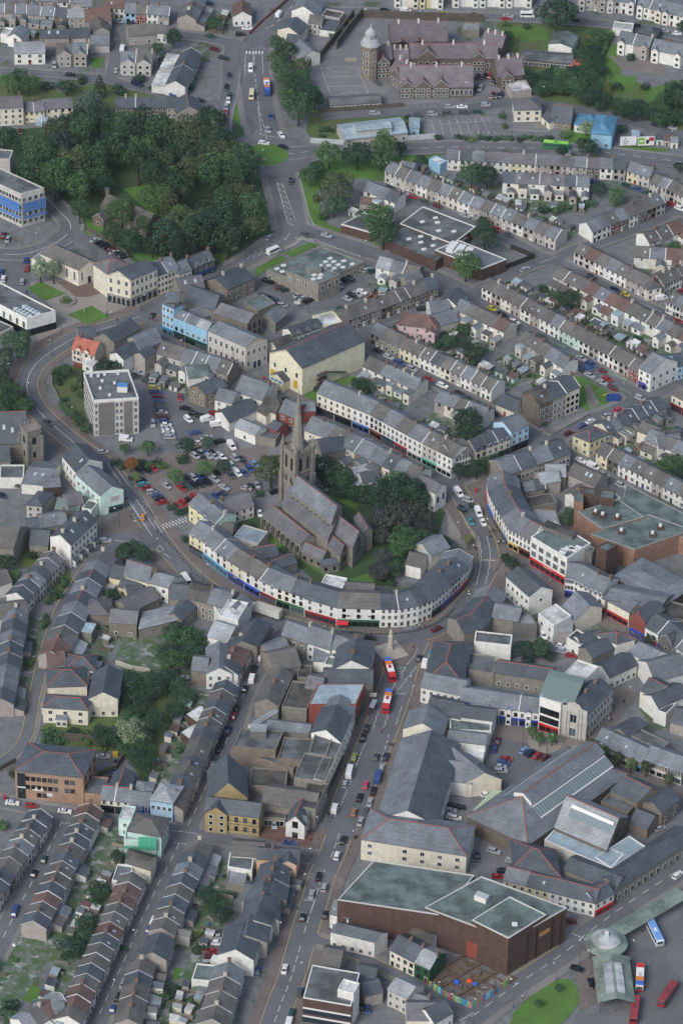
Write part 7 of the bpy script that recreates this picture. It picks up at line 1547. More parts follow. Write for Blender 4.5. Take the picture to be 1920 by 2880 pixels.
trees('in the hillside gardens',[(1550,660,'d',8,16),(1460,640,'e',3,9,'cone'),(1048,580,'y',2.6,8,'cone'),(1045,500,'d',1.6,6,'cone'),(1120,590,'d',3,3,'bush'),(1300,590,'d',3,3,'bush'),(1210,390,'d',3,3,'bush'),(1560,180,'d',3,5)])
trees('round the blue works and bypass',[(905,880,'w',3.6,7),(910,1010,'d',5,9),(735,1035,'d',2.6,5),(755,920,'l',3,4,'bush'),(1150,880,'d',2.4,4,'bush'),(322,790,'m',2.2,4,'bush'),(340,860,'g',1.8,3,'bush'),(1550,1150,'d',3,5)])
for i in range(13):tree(20+i*52,940+(i % 3)*8,2.0,2.6,'dmlm'[i % 4],'bush',f'{LN["dmlm"[i % 4]]} shrub in the strip above the bypass, {ORD[i]} from the left','shrubs above the bypass')
trees('among the bypass terrace gardens',[(115,1200,'m',6,11),(220,1205,'d',6,11),(1092,1330,'l',6,10,'weep'),(985,1300,'d',3.6,6),(610,1440,'d',3,4,'bush'),(700,1440,'m',3,4,'bush'),(930,1390,'m',2.6,4,'bush'),(870,1400,'d',2.4,4,'bush'),(190,1530,'d',3,6)])
tile(640,640)
trees('round the theatre and health centre',[(1070,40,'m',6.4,13),(925,1085,'d',4,5),(985,1080,'m',3,4,'bush'),(885,1060,'d',2.4,3,'bush'),(620,1110,'d',2,2.5,'bush')]);trees('behind the pink house',[(1530,780,'m',3.6,6),(1470,790,'d',2.6,4,'bush'),(1410,810,'m',2.4,3,'bush'),(1480,730,'d',2,3,'bush'),(1560,720,'g',2.6,4,'bush'),(770,560,'d',2,2.6,'bush'),(1090,405,'l',2,3,'bush')])
tile(1280,640)
trees('in the yards of the right-hand streets',[(205,60,'d',6.4,12),(72,260,'g',6.2,13),(772,490,'d',4.4,9),(685,465,'m',3.4,5),(600,410,'d',3,4,'bush'),(62,775,'e',2.6,8,'cone'),(140,865,'d',4.6,8),(60,700,'d',3.4,6),(130,790,'m',2.6,4,'bush'),(1500,150,'m',4.4,7),(1480,210,'d',3,5),(1245,770,'d',2.2,3),(1060,745,'d',2.6,3.5,'bush'),(80,1320,'d',6,11),(95,1430,'d',7,11),(605,1350,'m',1.6,2.5,'bush'),(1380,190,'d',2,3,'bush'),(1540,1390,'d',2,3,'bush')],end='from the top')
tile(640,1280)
trees('in the churchyard',[(300,100,'b',6.6,14),(655,80,'d',6,12),(790,160,'m',5,9),(845,250,'m',4,6),(930,260,'d',4.6,8),(1080,280,'d',8.4,14),(1230,260,'d',7.6,14),(1320,290,'m',5,10),(1130,200,'m',6,12),(1180,420,'p',8,12),(1290,400,'p',6,10),(1060,410,'p',5,10),(1340,500,'p',4.6,8),(1200,600,'g',6,12),(1300,590,'m',5,9),(1080,700,'p',4,7),(1040,800,'p',5,7),(1150,780,'m',4,6),(1400,600,'m',4.4,6),(1480,590,'d',3.6,5),(1250,700,'d',3.6,5),(1050,560,'p',4,7),(590,130,'d',4,8),(760,250,'d',3,5),(150,480,'d',3,2.6,'bush'),(1120,870,'m',2.6,3,'bush'),(220,260,'m',2,2.5,'bush'),(700,170,'d',4,8)],end='from the tower on')
tile(0,1280)
trees('by the bend and beer yard',[(905,60,'o',2.8,6),(942,152,'y',2,4),(1210,140,'l',3.6,7),(1410,90,'l',3.6,7),(850,670,'d',4,8),(920,640,'d',3.6,7),(985,690,'d',4,7),(105,830,'l',2.8,6),(30,740,'d',4,6),(385,640,'w',3,5,'bush'),(80,170,'d',2.4,3,'bush'),(140,190,'d',2.4,3,'bush'),(1180,350,'d',2,3,'bush'),(1245,385,'d',3,2,'bush'),(1310,370,'m',2,2,'bush'),(1275,570,'d',2,3,'bush')],end='from the orange one on')
for i in range(8):tree(800+i*45,42+(i % 2)*24,2.4,3,'dmdl'[i % 4],'bush',f'{LN["dmdl"[i % 4]]} shrub in the car park border, {ORD[i]} from the left','shrubs in the car park border')
tree(1545,70,3,6,'d','round','small dark tree at the car park edge by the spire');tree(1260,20,3,3,'d','bush','dark shrub bed inside the car park')
wood('in the overgrown back gardens',[(1090,1140),(1240,1120),(1440,1220),(1430,1320),(1300,1450),(1200,1568),(1060,1568),(1120,1400)],7,4.6,7.5,'dmdmd',seed=8);trees('in the lane gardens',[(760,960,'d',3,5),(440,870,'m',3,4,'bush'),(385,950,'d',3,4,'bush'),(330,1000,'m',2,3,'bush'),(220,1290,'d',2.4,3,'bush'),(200,1420,'m',2.4,3,'bush'),(320,1150,'g',2,2.4,'bush'),(220,680,'d',3,3,'bush'),(300,700,'m',3,3,'bush')])
tile(1280,1280)
trees('on the crescent pavements',[(25,105,'d',2.6,7),(82,112,'d',2.2,6),(148,90,'d',3.2,9),(205,60,'m',3,8),(90,575,'y',1.8,5),(350,715,'d',2.2,6),(400,755,'d',2.6,7)]);trees('in the yards by the supermarket',[(785,420,'m',3.8,7),(620,265,'d',2.4,4,'bush'),(480,1340,'d',4.4,7),(575,1330,'m',4.2,7),(640,1380,'d',2.6,4),(1345,1270,'d',2.6,6),(1490,60,'m',5,8),(1545,120,'d',3.6,6),(1420,45,'m',3,4,'bush'),(500,1400,'d',3,3,'bush')])
tile(0,1920)
wood('in the overgrown plot behind the cream hall',[(860,-30),(1300,-20),(1380,90),(1240,180),(1200,330),(1060,450),(1000,560),(880,420),(740,420),(660,340),(860,260),(930,150)],8,4.8,7.5,'dmdmdmd',seed=12);trees('on the ivy bank below the cream hall',[(330,350,'m',3.6,4,'bush'),(400,380,'g',3.6,3,'bush'),(350,410,'d',3.6,3,'bush'),(600,360,'m',3,4,'bush'),(690,440,'y',3,3,'bush'),(880,340,'w',6,8),(940,310,'w',4.6,7),(740,380,'d',4.4,7),(500,340,'d',3,3,'bush'),(980,540,'d',4.6,7),(620,400,'l',2,3,'bush'),(1030,640,'m',2.6,2.6,'bush'),(1240,450,'m',2.4,3,'bush'),(860,130,'d',3.6,5),(890,220,'m',3.6,5)]);trees('in the lower back gardens',[(690,1440,'d',4,7),(800,1200,'d',2.6,5),(640,1500,'m',3,4,'bush'),(1425,1480,'d',4,7),(1500,1520,'m',4,5),(130,130,'d',2.4,3,'bush'),(140,170,'m',2.4,3,'bush'),(100,620,'d',2,3,'bush'),(20,970,'l',2.4,4,'bush')])
tile(0,2560,1568/960)
trees('in the gardens at the bottom',[(400,70,'d',4.4,8),(330,170,'d',5,8),(390,120,'m',3.6,6),(1010,20,'d',4,6),(905,100,'y',2.4,2.6,'bush'),(910,170,'d',3,3,'bush'),(560,170,'m',2,2,'bush'),(770,360,'d',4,4,'bush'),(880,420,'m',3,3,'bush'),(740,400,'g',3,3,'bush'),(40,440,'d',4,4,'bush'),(60,500,'m',4,4,'bush')])
tile(1280,1920)
trees('on the round paved island',[(530,335,'g',1.9,6),(583,385,'g',1.9,6),(665,380,'g',1.9,6)]);trees('along the market street',[(950,430,'b',2,6.5),(1025,470,'l',2,6.5),(1120,522,'b',2,6.5),(1208,560,'l',2,6.5),(1310,590,'b',2,6.5),(1465,665,'b',2,6.5)])
tile(960,2560,1568/960)
trees('on the oval lawn',[(905,428,'m',1.5,3.4),(995,355,'m',1.5,3.4)]);tree(140,300,3,5,'m','bush','ivy covered shrub against the ruined yard wall')
def hedge(label,pts,w,h,col,seed=2):
    V=resample(smooth([G(p) for p in pts],6),.4);rng=random.Random(seed);b=MB();m=mat(LEAF[col],'leaf');N=normals(V)
    for v,n in zip(V,N):
        for _ in range(26):
            a=rng.uniform(0,math.pi);rr=rng.uniform(.8,1.05);p=Vector((v.x+n.x*math.cos(a)*w/2*rr,v.y+n.y*math.cos(a)*w/2*rr,max(.05,math.sin(a) ** .5*h*rr)))+Vector((rng.uniform(-.25,.25),rng.uniform(-.25,.25),0));nn=Vector((n.x*math.cos(a),n.y*math.cos(a),math.sin(a)))+Vector((rng.gauss(0,.4),rng.gauss(0,.4),rng.gauss(0,.4)));nn.normalize()
            t=nn.orthogonal().normalized()*.28;s=nn.cross(t);b.poly([p-t,p+s,p+t,p-s],m)
    tag(b.build('hedge'),label,'hedge')
tile(1280,0);hedge('long clipped light green hedge curving down the hillside',[(1075,245),(1030,330),(985,440),(958,530),(975,590),(1005,605)],2.4,2.2,'l')
tile(0,1280);hedge('dark clipped hedge beside the lane gardens',[(320,1120),(305,1200)],1.4,1.8,'m')
# ---------------------------------------------------------------- back yards
def make_yards():
    rng=random.Random(77);tile(0,2560,1568/960)
    for ds,p,q,L,n in (('the bottom left gardens',(40,500),(290,130),17,7),('the bottom middle gardens',(700,520),(880,200),11,6)):
        a,c=G(p),G(q);d=(c-a).normalized();e=Vector((d.y,-d.x));YARDS.append((ds,[a,c],[e,e] if ds[11:15] == 'left' else [-e,-e],n,L))
    for desc,V,nr,tot,L in YARDS:
        m=len(V);per=max(1,round(tot/(m-1)));dsh=desc.replace('the ','',1);_az[0] += 1;z=.004+.0005*_az[0]
        for i in range(m-1):
            a,b2,na,nb=V[i],V[i+1],nr[i]*-1,nr[i+1]*-1;b=MB();q=[a+na*L,b2+nb*L,b2,a]
            b.poly([(p.x,p.y,z) for p in q],mat('44522f','garden'));b.build('garden_ground')['kind']='structure'
            at=lambda u,t:a.lerp(b2,u)+na.lerp(nb,u)*(L*t);ang=math.atan2((b2-a).y,(b2-a).x)
            for k in range(per):
                u0=k/per
                p,q2=at(u0,.5),at(u0,.98);d=(q2-p).normalized();n=Vector((-d.y,d.x))*.12
                if not any(inroad(p.lerp(q2,j/4)) for j in range(5)):w=MB();w.prism([tuple(x) for x in (p-n,p+n,q2+n,q2-n)],-.1,rng.uniform(1,1.7),rng.choice([mat('77736c','brick'),mat('8d857a','wall'),mat('6a5f55','brick')]));tag(w.build('garden_wall'),f'low garden wall between the yards of {desc}','garden wall','garden walls of '+desc)
                if rng.random() < .75:
                    p=at(u0+rng.uniform(.2,.8)/per,rng.uniform(.72,.9))
                    if not inroad(p,2):c,r=rng.choice('wghcdbkn'),rng.choice('wgdlfvrbw');shed(p.x,p.y,rng.uniform(1.8,3.6),rng.uniform(1.8,3),rng.uniform(1.9,2.5),c,r,f'{WALL[c][1]} shed with {ROOF[r][1]} roof behind {desc}','sheds behind '+desc,ang,tl=False)
                for _ in range(rng.choice([0,1,1,2])):
                    p=at(u0+rng.uniform(.1,.9)/per,rng.uniform(.5,.97));c=rng.choice('dmmggl');R=rng.uniform(.9,2)
                    if not inroad(p,1):tree(p.x,p.y,R,R*rng.uniform(1,1.7),c,'bush',f'{LN[c]} shrub in the yards of {desc}','shrubs in the yards of '+desc,'garden_shrub',tl=False)
                if rng.random() < .4:
                    p=at(u0+rng.uniform(.2,.8)/per,rng.uniform(.5,.95));
                    if not inroad(p,1):clutter(p,rng,desc)
# ================================================================ VEHICLES
tile(640,0)
cars('driving down the upper main road',[(355,98,'w','van',20,-26),(158,475,'w','van',0,1),(297,805,'b','hatch',4,10),(280,895,'s','saloon',4,10),(370,930,'w','saloon',7,10),(250,985,'w','estate',10,1),(385,1012,'k','saloon',10,3),(435,1248,'k','hatch',0,10)],parked='car' if 0 else 'seen',end='from the top')
cars('beside the white pub',[(135,195,'w'),(88,236,'k')],(10,0));car(G((165,655),1),math.atan2(-1,0),'a','minibus','cream minibus following the striped bus on the main road')
cars('below the schoolyard wall',[(1010,780,'s'),(1310,795,'g'),(1410,785,'s'),(1515,780,'g'),(1530,735,'s')],(10,0));cars('on the street behind the school',[(955,78,'w'),(1085,70,'k','estate'),(1225,76,'w','van'),(1335,86,'l'),(1485,92,'v'),(1455,112,'w')],(10,0));car(G((1032,570),.7),-1.0,'g','hatch','grey hatchback parked alone in the schoolyard')
cars('below the bypass green terrace',[(1120,1300,'k'),(1212,1330,'s'),(1278,1356,'r','saloon'),(1360,1390,'g'),(1445,1420,'m')],(10,4));cars('along the side road by the grass strip',[(10,520,'n'),(-8,600,'k'),(12,662,'e'),(5,692,'w'),(-10,740,'s'),(-14,785,'r'),(-16,830,'k'),(-22,905,'b')],(-1,10))
tile(1280,0)
cars('on the top right street',[(133,103,'m'),(362,110,'s','saloon'),(348,130,'r'),(825,137,'k'),(1155,162,'k'),(1258,177,'n'),(1435,213,'s'),(1525,230,'w')],(10,.8));cars('on the lane by the hillside hedge',[(1385,860,'k','estate'),(1495,880,'s')],(10,2));cars('on the lane above the car park',[(45,735,'w'),(208,722,'s','mpv'),(152,770,'e','estate'),(60,776,'g')],(10,0))
cars('in the school staff yard',[(150,530,'k'),(197,528,'k'),(238,522,'r'),(262,565,'k','mpv'),(340,585,'k'),(172,608,'s'),(132,612,'k'),(250,661,'m'),(282,658,'g'),(314,654,'n')],(-4,6));cars('at the upper terrace corner',[(960,1258,'b','estate'),(1180,1280,'e','estate'),(1255,1304,'b'),(1328,1330,'e'),(1480,1405,'r'),(1545,1437,'w'),(65,1485,'s')],(10,4))
th=car(G((495,105),1),0,'w','minibus','white motorhome parked beside the big tree',name='motorhome');b=MB();b.box(.9,2.4,-1,1,2.35,3,mat('dadada','paint'));b.box(-3,-1.2,-1.02,1.02,1.2,1.32,mat('6f94b8','plain'));b.build('overcab',th)
p=G((693,1002),1.5);q=G((760,1008),1.5);bus(p,math.atan2((q-p).y,(q-p).x),'lime green single-decker bus on the bypass',['9fd24a','86c83c'],'2f7a4a',front='3f8a4a')
tile(0,0)
cars('on the steep top-left lane',[(820,146,'s','saloon',10,2),(905,160,'k','hatch',10,1),(845,335,'w','van',3,-10),(800,484,'s','hatch',1,-10),(490,515,'k','saloon',10,1),(948,582,'n','van',10,3),(1062,616,'e','estate',10,4),(1182,648,'b','saloon',10,4),(1315,680,'b','hatch',10,2),(1380,692,'k','hatch',10,1),(375,450,'s','mpv',0,10),(143,905,'m','hatch',2,10)]);cars('on the roads at the top left',[(1440,20,'n','saloon'),(1452,250,'e','saloon'),(1480,340,'m','mpv'),(1545,400,'k','estate')],(10,2))
tile(0,640)
cars('in the civic car park',[(25,52,'m'),(55,80,'s','saloon'),(180,225,'b'),(186,280,'r'),(155,372,'s'),(10,305,'b'),(25,352,'w')],(2,-10));cars('nosed against the park wall',[(660,88,'s'),(688,104,'k'),(718,120,'k'),(745,138,'k'),(768,154,'m'),(790,172,'s'),(820,186,'k'),(842,202,'k'),(700,295,'g'),(706,320,'k'),(714,346,'s')],(10,-3))
cars('on the curving road at the left',[(228,1218,'n','hatch',6,10),(333,1342,'g','saloon',10,6),(1050,605,'n','hatch',4,-6),(1057,720,'s','hatch',5,9),(708,1547,'s','estate',10,-1)],parked='seen');cars('behind the concrete office',[(960,1000,'s','saloon',10,3),(1008,1050,'g','saloon',10,4),(1055,1350,'s','estate',1,10),(870,1460,'w','van',10,1)])
cars('in the long column beside the concrete office',[(1060,1080,'s'),(1066,1105,'y'),(1076,1131,'b'),(1086,1160,'m'),(1103,1200,'b'),(1106,1226,'g'),(1112,1250,'g'),(1120,1274,'s'),(1126,1300,'m'),(1136,1335,'b'),(1146,1360,'w'),(1153,1383,'s'),(1160,1402,'w'),(1166,1423,'s'),(1172,1445,'s')],(10,.5),end='from the top')
cars('in the car park court by the workshop',[(1240,1172,'r','hatch',1,10),(1280,1246,'k','saloon',10,2),(1335,1280,'k','hatch',10,1),(1385,1298,'k','hatch',10,1),(1298,1322,'w','mpv',6,6),(1428,1320,'w','van',10,-3),(1495,1356,'w','van',10,-2),(1475,1276,'r','hatch',10,-2),(1345,1410,'b','saloon',10,-2),(1515,1472,'k','estate',10,-3),(1430,1446,'s','hatch',10,-3),(1400,1463,'s','hatch',10,-3),(1372,1482,'w','hatch',10,-3),(1350,1502,'a','hatch',10,-3)])
D();cars('in the upper car park rows',[(448,1040,'k'),(462,1041,'s'),(476,1043,'b'),(490,1044,'k'),(503,1045,'s'),(532,1025,'w','van'),(533,1070,'w'),(546,1087,'w'),(530,1092,'g'),(560,1086,'b'),(573,1076,'b'),(585,1066,'l'),(418,1030,'s'),(540,1052,'s'),(556,1056,'k')],(5,6))
tile(0,1280)
cars('in the brick car park',[(962,105,'k'),(1015,103,'k'),(1060,92,'r'),(1150,212,'s','hatch'),(1290,160,'n'),(1335,156,'s'),(1380,146,'b'),(1480,165,'s'),(1495,120,'k'),(1252,228,'r'),(1295,214,'e'),(1338,206,'k'),(1384,198,'n'),(1428,188,'k'),(1345,5,'s'),(1390,5,'k'),(1436,8,'s'),(1480,10,'s'),(1530,12,'w')],(8,6));cars('in the diagonal row along the bend',[(925,158,'g'),(972,172,'k'),(990,200,'t'),(1015,225,'r'),(1045,254,'s'),(1078,276,'b'),(1100,298,'k'),(1122,323,'r')],(10,-2));cars('by the churchyard end of the bays',[(1232,345,'r'),(1272,330,'r'),(1310,318,'k'),(1342,290,'r','mpv'),(1396,298,'r'),(1440,292,'k'),(1490,281,'b'),(1540,270,'n'),(1545,222,'s','saloon')],(8,5))
cars('at the road fork',[(725,588,'s','estate',10,.6),(985,426,'o','hatch',1,-10)],parked='seen');car(G((1285,865),1),math.atan2(-1,.45),'w','minibus','white minibus parked behind the white gable house');cars('in the overgrown gardens',[(1215,1520,'g','hatch',2,10),(1265,1535,'s','hatch',10,-2),(15,278,'n','hatch',10,4)])
tile(640,1280)
cars('by the parish church',[(330,250,'k','saloon',10,-3),(222,402,'w','hatch',2,10),(655,230,'s','estate',10,3),(130,230,'s','hatch',8,2),(165,216,'k','hatch',8,2),(205,206,'s','hatch',2,8)]);cars('round the statue junction',[(983,1258,'k','saloon',10,.8),(1440,1195,'m','saloon',10,-5),(1317,1398,'n','hatch',3,-10),(1397,1370,'t','hatch',3,-10),(1357,1435,'w','van',3,-10)],parked='seen')
cars('at the top of the parked street',[(262,1336,'n','hatch',8,-6),(220,1386,'w','van',3,-10),(182,1475,'k','estate',3,-10),(168,1540,'w','van',3,-10)])
STR=['3f6ab8','d07a3a','e2e0d8','e2e0d8','c23028']
p,q=G((1115,1480),1.5),G((1090,1400),1.5);bus(p,math.atan2((q-p).y,(q-p).x),'blue, orange, white and red striped bus passing the statue',STR[::-1],'a8242a',front='a8242a',group=None)
p,q=G((258,1070),2),G((170,1040),2);t=thing('lorry','long white box lorry parked outside the crescent shops','lorry',(p.x,p.y,ZR),math.atan2((q-p).y,(q-p).x));b=MB();b.box(-6,3.4,-1.25,1.25,1,3.9,mat('c9c9c4','wall'),mat('b9b5a6','wall'));b.build('cargo_box',t);b=MB();prof_body(b,[(3.7,.5),(5.8,.5),(5.85,1.6),(5.6,2.9),(3.7,3.1)],2.4,mat('d2d2ce','paint'),.08);b.poly([(5.84,-.95,1.7),(5.84,.95,1.7),(5.64,.95,2.7),(5.64,-.95,2.7)],GLASS);b.build('cab',t);b=MB();b.box(-6,5,-.5,.5,.6,1,DARK);b.build('chassis',t)
for x in (-4.6,-3.4,.5,4.6):
    for y in (-1,1):link('wheel',wheel_mesh(.5),t,(x,y,.5))
tile(1280,1280)
cars('round the crescent bend',[(50,376,'k','estate',10,8),(90,310,'s','mpv',10,3),(22,262,'w','van',6,8),(110,356,'e','hatch',4,8),(158,398,'w','van',4,10),(105,460,'t','hatch',6,10),(190,465,'w','hatch',5,10)],end='from the top',parked='seen');cars('along the white terrace street',[(862,36,'w','saloon'),(948,82,'w','van'),(1020,134,'s'),(1140,206,'s','estate'),(1215,255,'s','estate'),(1298,302,'k'),(1375,350,'k','estate'),(1445,394,'s')],(10,4.6),end='from the top');cars('in the service yard',[(605,1240,'w','van',4,10),(740,1350,'s','estate',10,2),(800,1380,'r','saloon',10,1),(728,1316,'w','hatch',10,2)])
tile(1280,1920)
cars('along the wall of the square car park',[(290,398,'m','hatch',2,-10),(268,452,'b','estate',2,-10),(350,526,'r'),(330,553,'b','mpv'),(312,579,'s'),(312,608,'s','estate'),(278,682,'n')],(10,.5),end='from the top');cars('beside the round paved island',[(470,467,'l'),(517,486,'n'),(565,504,'r'),(618,514,'m')],(9,-7));cars('in the yards by the market hall',[(25,856,'k','saloon',10,1),(2,932,'w','hatch',10,1),(-32,880,'s','hatch',10,1),(265,1160,'s','estate',10,3),(150,1200,'n','hatch',0,10),(388,1226,'s','estate',10,1),(325,1296,'k','hatch',10,0),(292,1336,'r','hatch',10,0),(215,772,'w','hatch',10,-2)]);cars('along the bus station road',[(1410,1005,'s','hatch',10,-4),(1530,1325,'w','estate',10,-8)])
tile(0,1920)
cars('on the lane by the brick office',[(218,848,'r','hatch',10,.6),(712,508,'s','saloon',10,.4),(802,556,'k','hatch',3,-10),(772,622,'n','estate',3,-10)])
for x,y,l in ((88,828,'left'),(447,886,'right')):
    th=car(G((x,y),.7),-.12,'w','saloon',f'white police car with yellow and blue checks {"by the office stair" if l == "left" else "by the terrace corner"}','police cars','police_car');b=MB()
    for s in (-1,1):
        for k in range(6):x0=-1.8+k*.6;b.box(x0,x0+.6,s*.84-.02,s*.84+.02,.5,.72,mat('c5d92a' if k % 2 else '2b4a9c','plain'))
    b.box(-.3,0,-.5,.5,1.42,1.54,mat('2b4ad0','plain'));b.build('livery',th)
cars('along the long narrow terrace',[(1558,330,'n'),(1530,391,'k','estate'),(1510,456,'k','estate'),(1462,570,'s','hatch')],(3,-10),end='from the top');cars('on the left-hand terrace street',[(305,1218,'e','hatch'),(237,1315,'k','hatch'),(110,1560,'b')],(4,-10));cars('on the lower parked street',[(1222,1305,'k','estate'),(1190,1372,'m'),(1157,1443,'w')],(3,-10))
tile(640,1920)
cars('on the parked street above the Gothic hall',[(120,42,'k'),(62,178,'k'),(42,230,'r'),(5,326,'n')],(4,-10),end='from the top')
p,q=G((1100,128),1.5),G((1120,40),1.5);bus(p,math.atan2((q-p).y,(q-p).x),'red-backed bus with blue, orange and white roof on the main street',STR[::-1],'a8242a',front='a8242a')
cars('down the main street',[(957,313,'k','saloon'),(930,378,'k','saloon'),(873,510,'v','hatch'),(838,620,'w','minibus'),(807,700,'s','mpv'),(737,868,'w','van'),(1020,513,'e','hatch'),(1088,510,'n','mpv'),(1060,588,'s','hatch'),(1035,655,'b','minibus'),(950,705,'p','hatch'),(1003,745,'k','estate'),(978,825,'s','saloon'),(908,790,'k','estate'),(868,893,'c','hatch'),(953,887,'g','saloon'),(914,958,'s','saloon'),(795,1085,'k','estate'),(752,1193,'w','mpv'),(627,1335,'k','estate'),(665,1412,'s','mpv'),(578,1460,'s','saloon')],(2.8,-10),end='from the top');cars('beside the Gothic hall forecourt',[(322,978,'s','mpv',0,10),(430,1102,'b','saloon',10,.5)]);cars('in the car yard of the great hall',[(1525,880,'s','saloon',10,1),(1540,922,'w','hatch',10,1),(1550,845,'k','hatch',10,1)])
tile(0,2560,1568/960)
cars('along the bottom parked street',[(705,46,'w','hatch'),(686,88,'b','hatch'),(612,246,'k'),(592,296,'s'),(568,338,'s','saloon'),(547,398,'k','estate'),(520,452,'b','hatch')],(3.6,-10),end='from the top');cars('in the yard behind the plain white house',[(1005,122,'s'),(998,150,'w'),(978,188,'r'),(972,213,'m'),(957,244,'s')],(10,0),end='from the top');cars('on the main street lower end',[(1390,32,'k','hatch'),(1492,20,'k','hatch'),(1307,270,'w','saloon'),(1378,376,'g','estate'),(1340,472,'e','estate'),(1328,515,'w','van'),(1185,278,'b','hatch')],(2.4,-10),end='from the top');cars('at the bottom left street',[(70,12,'b','hatch')],(4,-10))
tile(960,2560,1568/960)
cars('by the bus station',[(1053,50,'m','hatch',10,1),(1082,268,'k','saloon',10,3),(1148,336,'k','saloon',4,10)]);cars('behind the flat-roofed block',[(120,456,'b','hatch',1,10),(90,450,'k','hatch',1,10)])
for (x,y,x2,y2,lab,rf,sd,fr) in ((1437,105,1415,60,'white bus with pale blue roof in the bus station',['6f9ad0','6f9ad0'],'c9d2d8','9a9ea2'),(1368,310,1370,265,'striped bus waiting beside the bus station canopy',STR,'b8b4b0','8a2a2a'),(1345,458,1352,405,'all red bus at the bottom of the bus station',['8f3a3e','8f3a3e'],'7a3236','8a2026'),(1497,385,1525,345,'red bus standing out in the bus station apron',['86393d','86393d'],'743236','8a2026')):
    p,q=G((x,y),1.5),G((x2,y2),1.5);bus(p,math.atan2((q-p).y,(q-p).x),lab,rf,sd,front=fr)
tile(1280,640)
cars('along the street facing the cones',[(250,558,'y','hatch'),(325,602,'k','estate'),(405,648,'w','saloon'),(598,754,'e','estate'),(865,902,'s','saloon'),(935,942,'b','estate'),(912,968,'b','saloon'),(1018,990,'m','hatch'),(925,1018,'s','saloon'),(1045,1045,'r','hatch'),(1010,1066,'s','saloon'),(1083,1108,'m','estate'),(860,978,'n','hatch'),(1270,1176,'s','mpv')],(10,5),end='from the top');cars('on the street beyond the crossroads',[(940,345,'k'),(1098,425,'n'),(1170,460,'y','hatch'),(1530,645,'r','saloon'),(370,48,'g'),(285,10,'r')],(10,5));cars('near the white van corner',[(1420,488,'w','van',10,-2),(1555,440,'r','hatch',10,-4),(480,287,'s','estate',10,-5)]);cars('up the side street by the grass triangle',[(780,1416,'m','hatch'),(930,1335,'w','hatch'),(1040,1296,'s','hatch'),(1120,1255,'p','hatch'),(870,1365,'b','hatch')],(10,-5));cars('on the street below the stone garden',[(25,1150,'k'),(90,1184,'k'),(152,1216,'k'),(272,1280,'k','estate'),(215,1268,'g')],(10,4.5),end='from the top')
tile(640,640)
cars('at the signal junction',[(540,48,'g','saloon',10,2),(682,54,'s','saloon',10,3),(285,68,'s','hatch',6,-6)],parked='seen');car(G((318,160),1),math.atan2(.9,1),'w','minibus','white minibus turning by the health centre verge')
cars('in the health centre car park',[(265,363,'k','hatch',8,2),(298,380,'k','hatch',8,2),(358,414,'m','hatch',8,-2),(395,428,'e','hatch',8,-2),(485,466,'s','saloon',8,-5),(520,486,'s','saloon',8,-5),(557,504,'k','estate',8,-4),(245,470,'n','hatch',8,3),(283,483,'n','hatch',8,3),(320,498,'n','hatch',8,3),(378,536,'s','mpv',8,0),(805,366,'k','estate',8,4),(845,358,'k','mpv',8,4),(778,396,'s','hatch',2,8),(825,490,'s','hatch',8,3),(857,467,'k','estate',8,4),(893,458,'s','saloon',8,5),(926,442,'w','saloon',8,4),(962,292,'s','estate',8,-3),(996,300,'e','hatch',8,-3)]);cars('on the terrace street behind the theatre',[(1340,558,'k','saloon',10,-1),(1038,850,'k','hatch',10,5),(1110,890,'s','estate',10,5),(1187,932,'b','estate',10,5),(1268,973,'s','estate',10,5),(1382,1042,'r','saloon',10,4),(1480,1088,'w','estate',10,4),(415,1190,'k','saloon',8,5),(920,1445,'e','hatch',10,6)],end='from the top')
tile(640,0);p,q=G((270,600),1.5),G((262,520),1.5);bus(p,math.atan2((p-q).y,(p-q).x),'orange, white and blue striped bus on the upper main road',['d07a3a','e2e0d8','e2e0d8','d07a3a','3f6ab8'][::-1][::-1],'2f4f9a',front='2b4a8c')
# ================================================================ STREET THINGS
tile(640,1280)
c=G((1120,1360));t=thing('war_memorial','pale stone memorial column on a stepped square plinth','memorial',(c.x,c.y,.3),.5);b=MB();m=mat('a9a498','wall')
for i,(r,z) in enumerate(((4.4,.3),(3.6,.6),(2.8,.9),(2.0,1.2))):b.box(-r,r,-r,r,z-.3,z,m)
b.build('steps',t);b=MB();b.lathe([(1.3,1.2),(1.3,2.2),(1.0,2.4),(.95,6.2),(1.15,6.4),(1.15,6.8),(.7,7)],m,4);b.build('plinth',t);b=MB();b.lathe([(.7,7),(.6,7.4),(.45,8.2),(.5,8.6),(.3,8.9),(.22,9.2),(.02,9.4)],m,10);b.build('carved_finial',t,True)
bollards('along the crescent kerb',[(-480,540),(-380,640),(-180,860),(60,990)],26);bollards('along the crescent railing',[(100,1060),(400,1140),(820,1205)],18)
b=MB();V=resample(smooth([G(p) for p in ((790,1225),(1000,1240),(1200,1235),(1350,1205),(1480,1140),(1568,1060))],6),1.6)
for p,q in zip(V[:-1],V[1:]):
    b.tube(p.x,p.y,.1,1.2,.05,.05,DARK,5);d=(q-p);n=Vector((-d.y,d.x)).normalized()*.04
    for z in (.6,1.15):b.loft([[(*(p+n),z),(*(p-n),z),(*(p-n),z+.07),(*(p+n),z+.07)],[(*(q+n),z),(*(q-n),z),(*(q-n),z+.07),(*(q+n),z+.07)]],DARK)
tag(b.build('railing'),'dark kerbside railing along the crescent front','railing')
tile(0,1280);bollards('down the car park edge',[(780,95),(860,200),(960,320),(1050,420)],18)
tile(640,0);lamp('on the upper main road',[(268,330),(408,868),(250,1060),(98,590),(215,1165),(282,1555),(1065,1240),(1025,1235),(636,1510)])
tile(1280,0);lamp('on the bypass and lanes',[(385,980),(628,720),(1003,1000),(1472,1040),(45,700)])
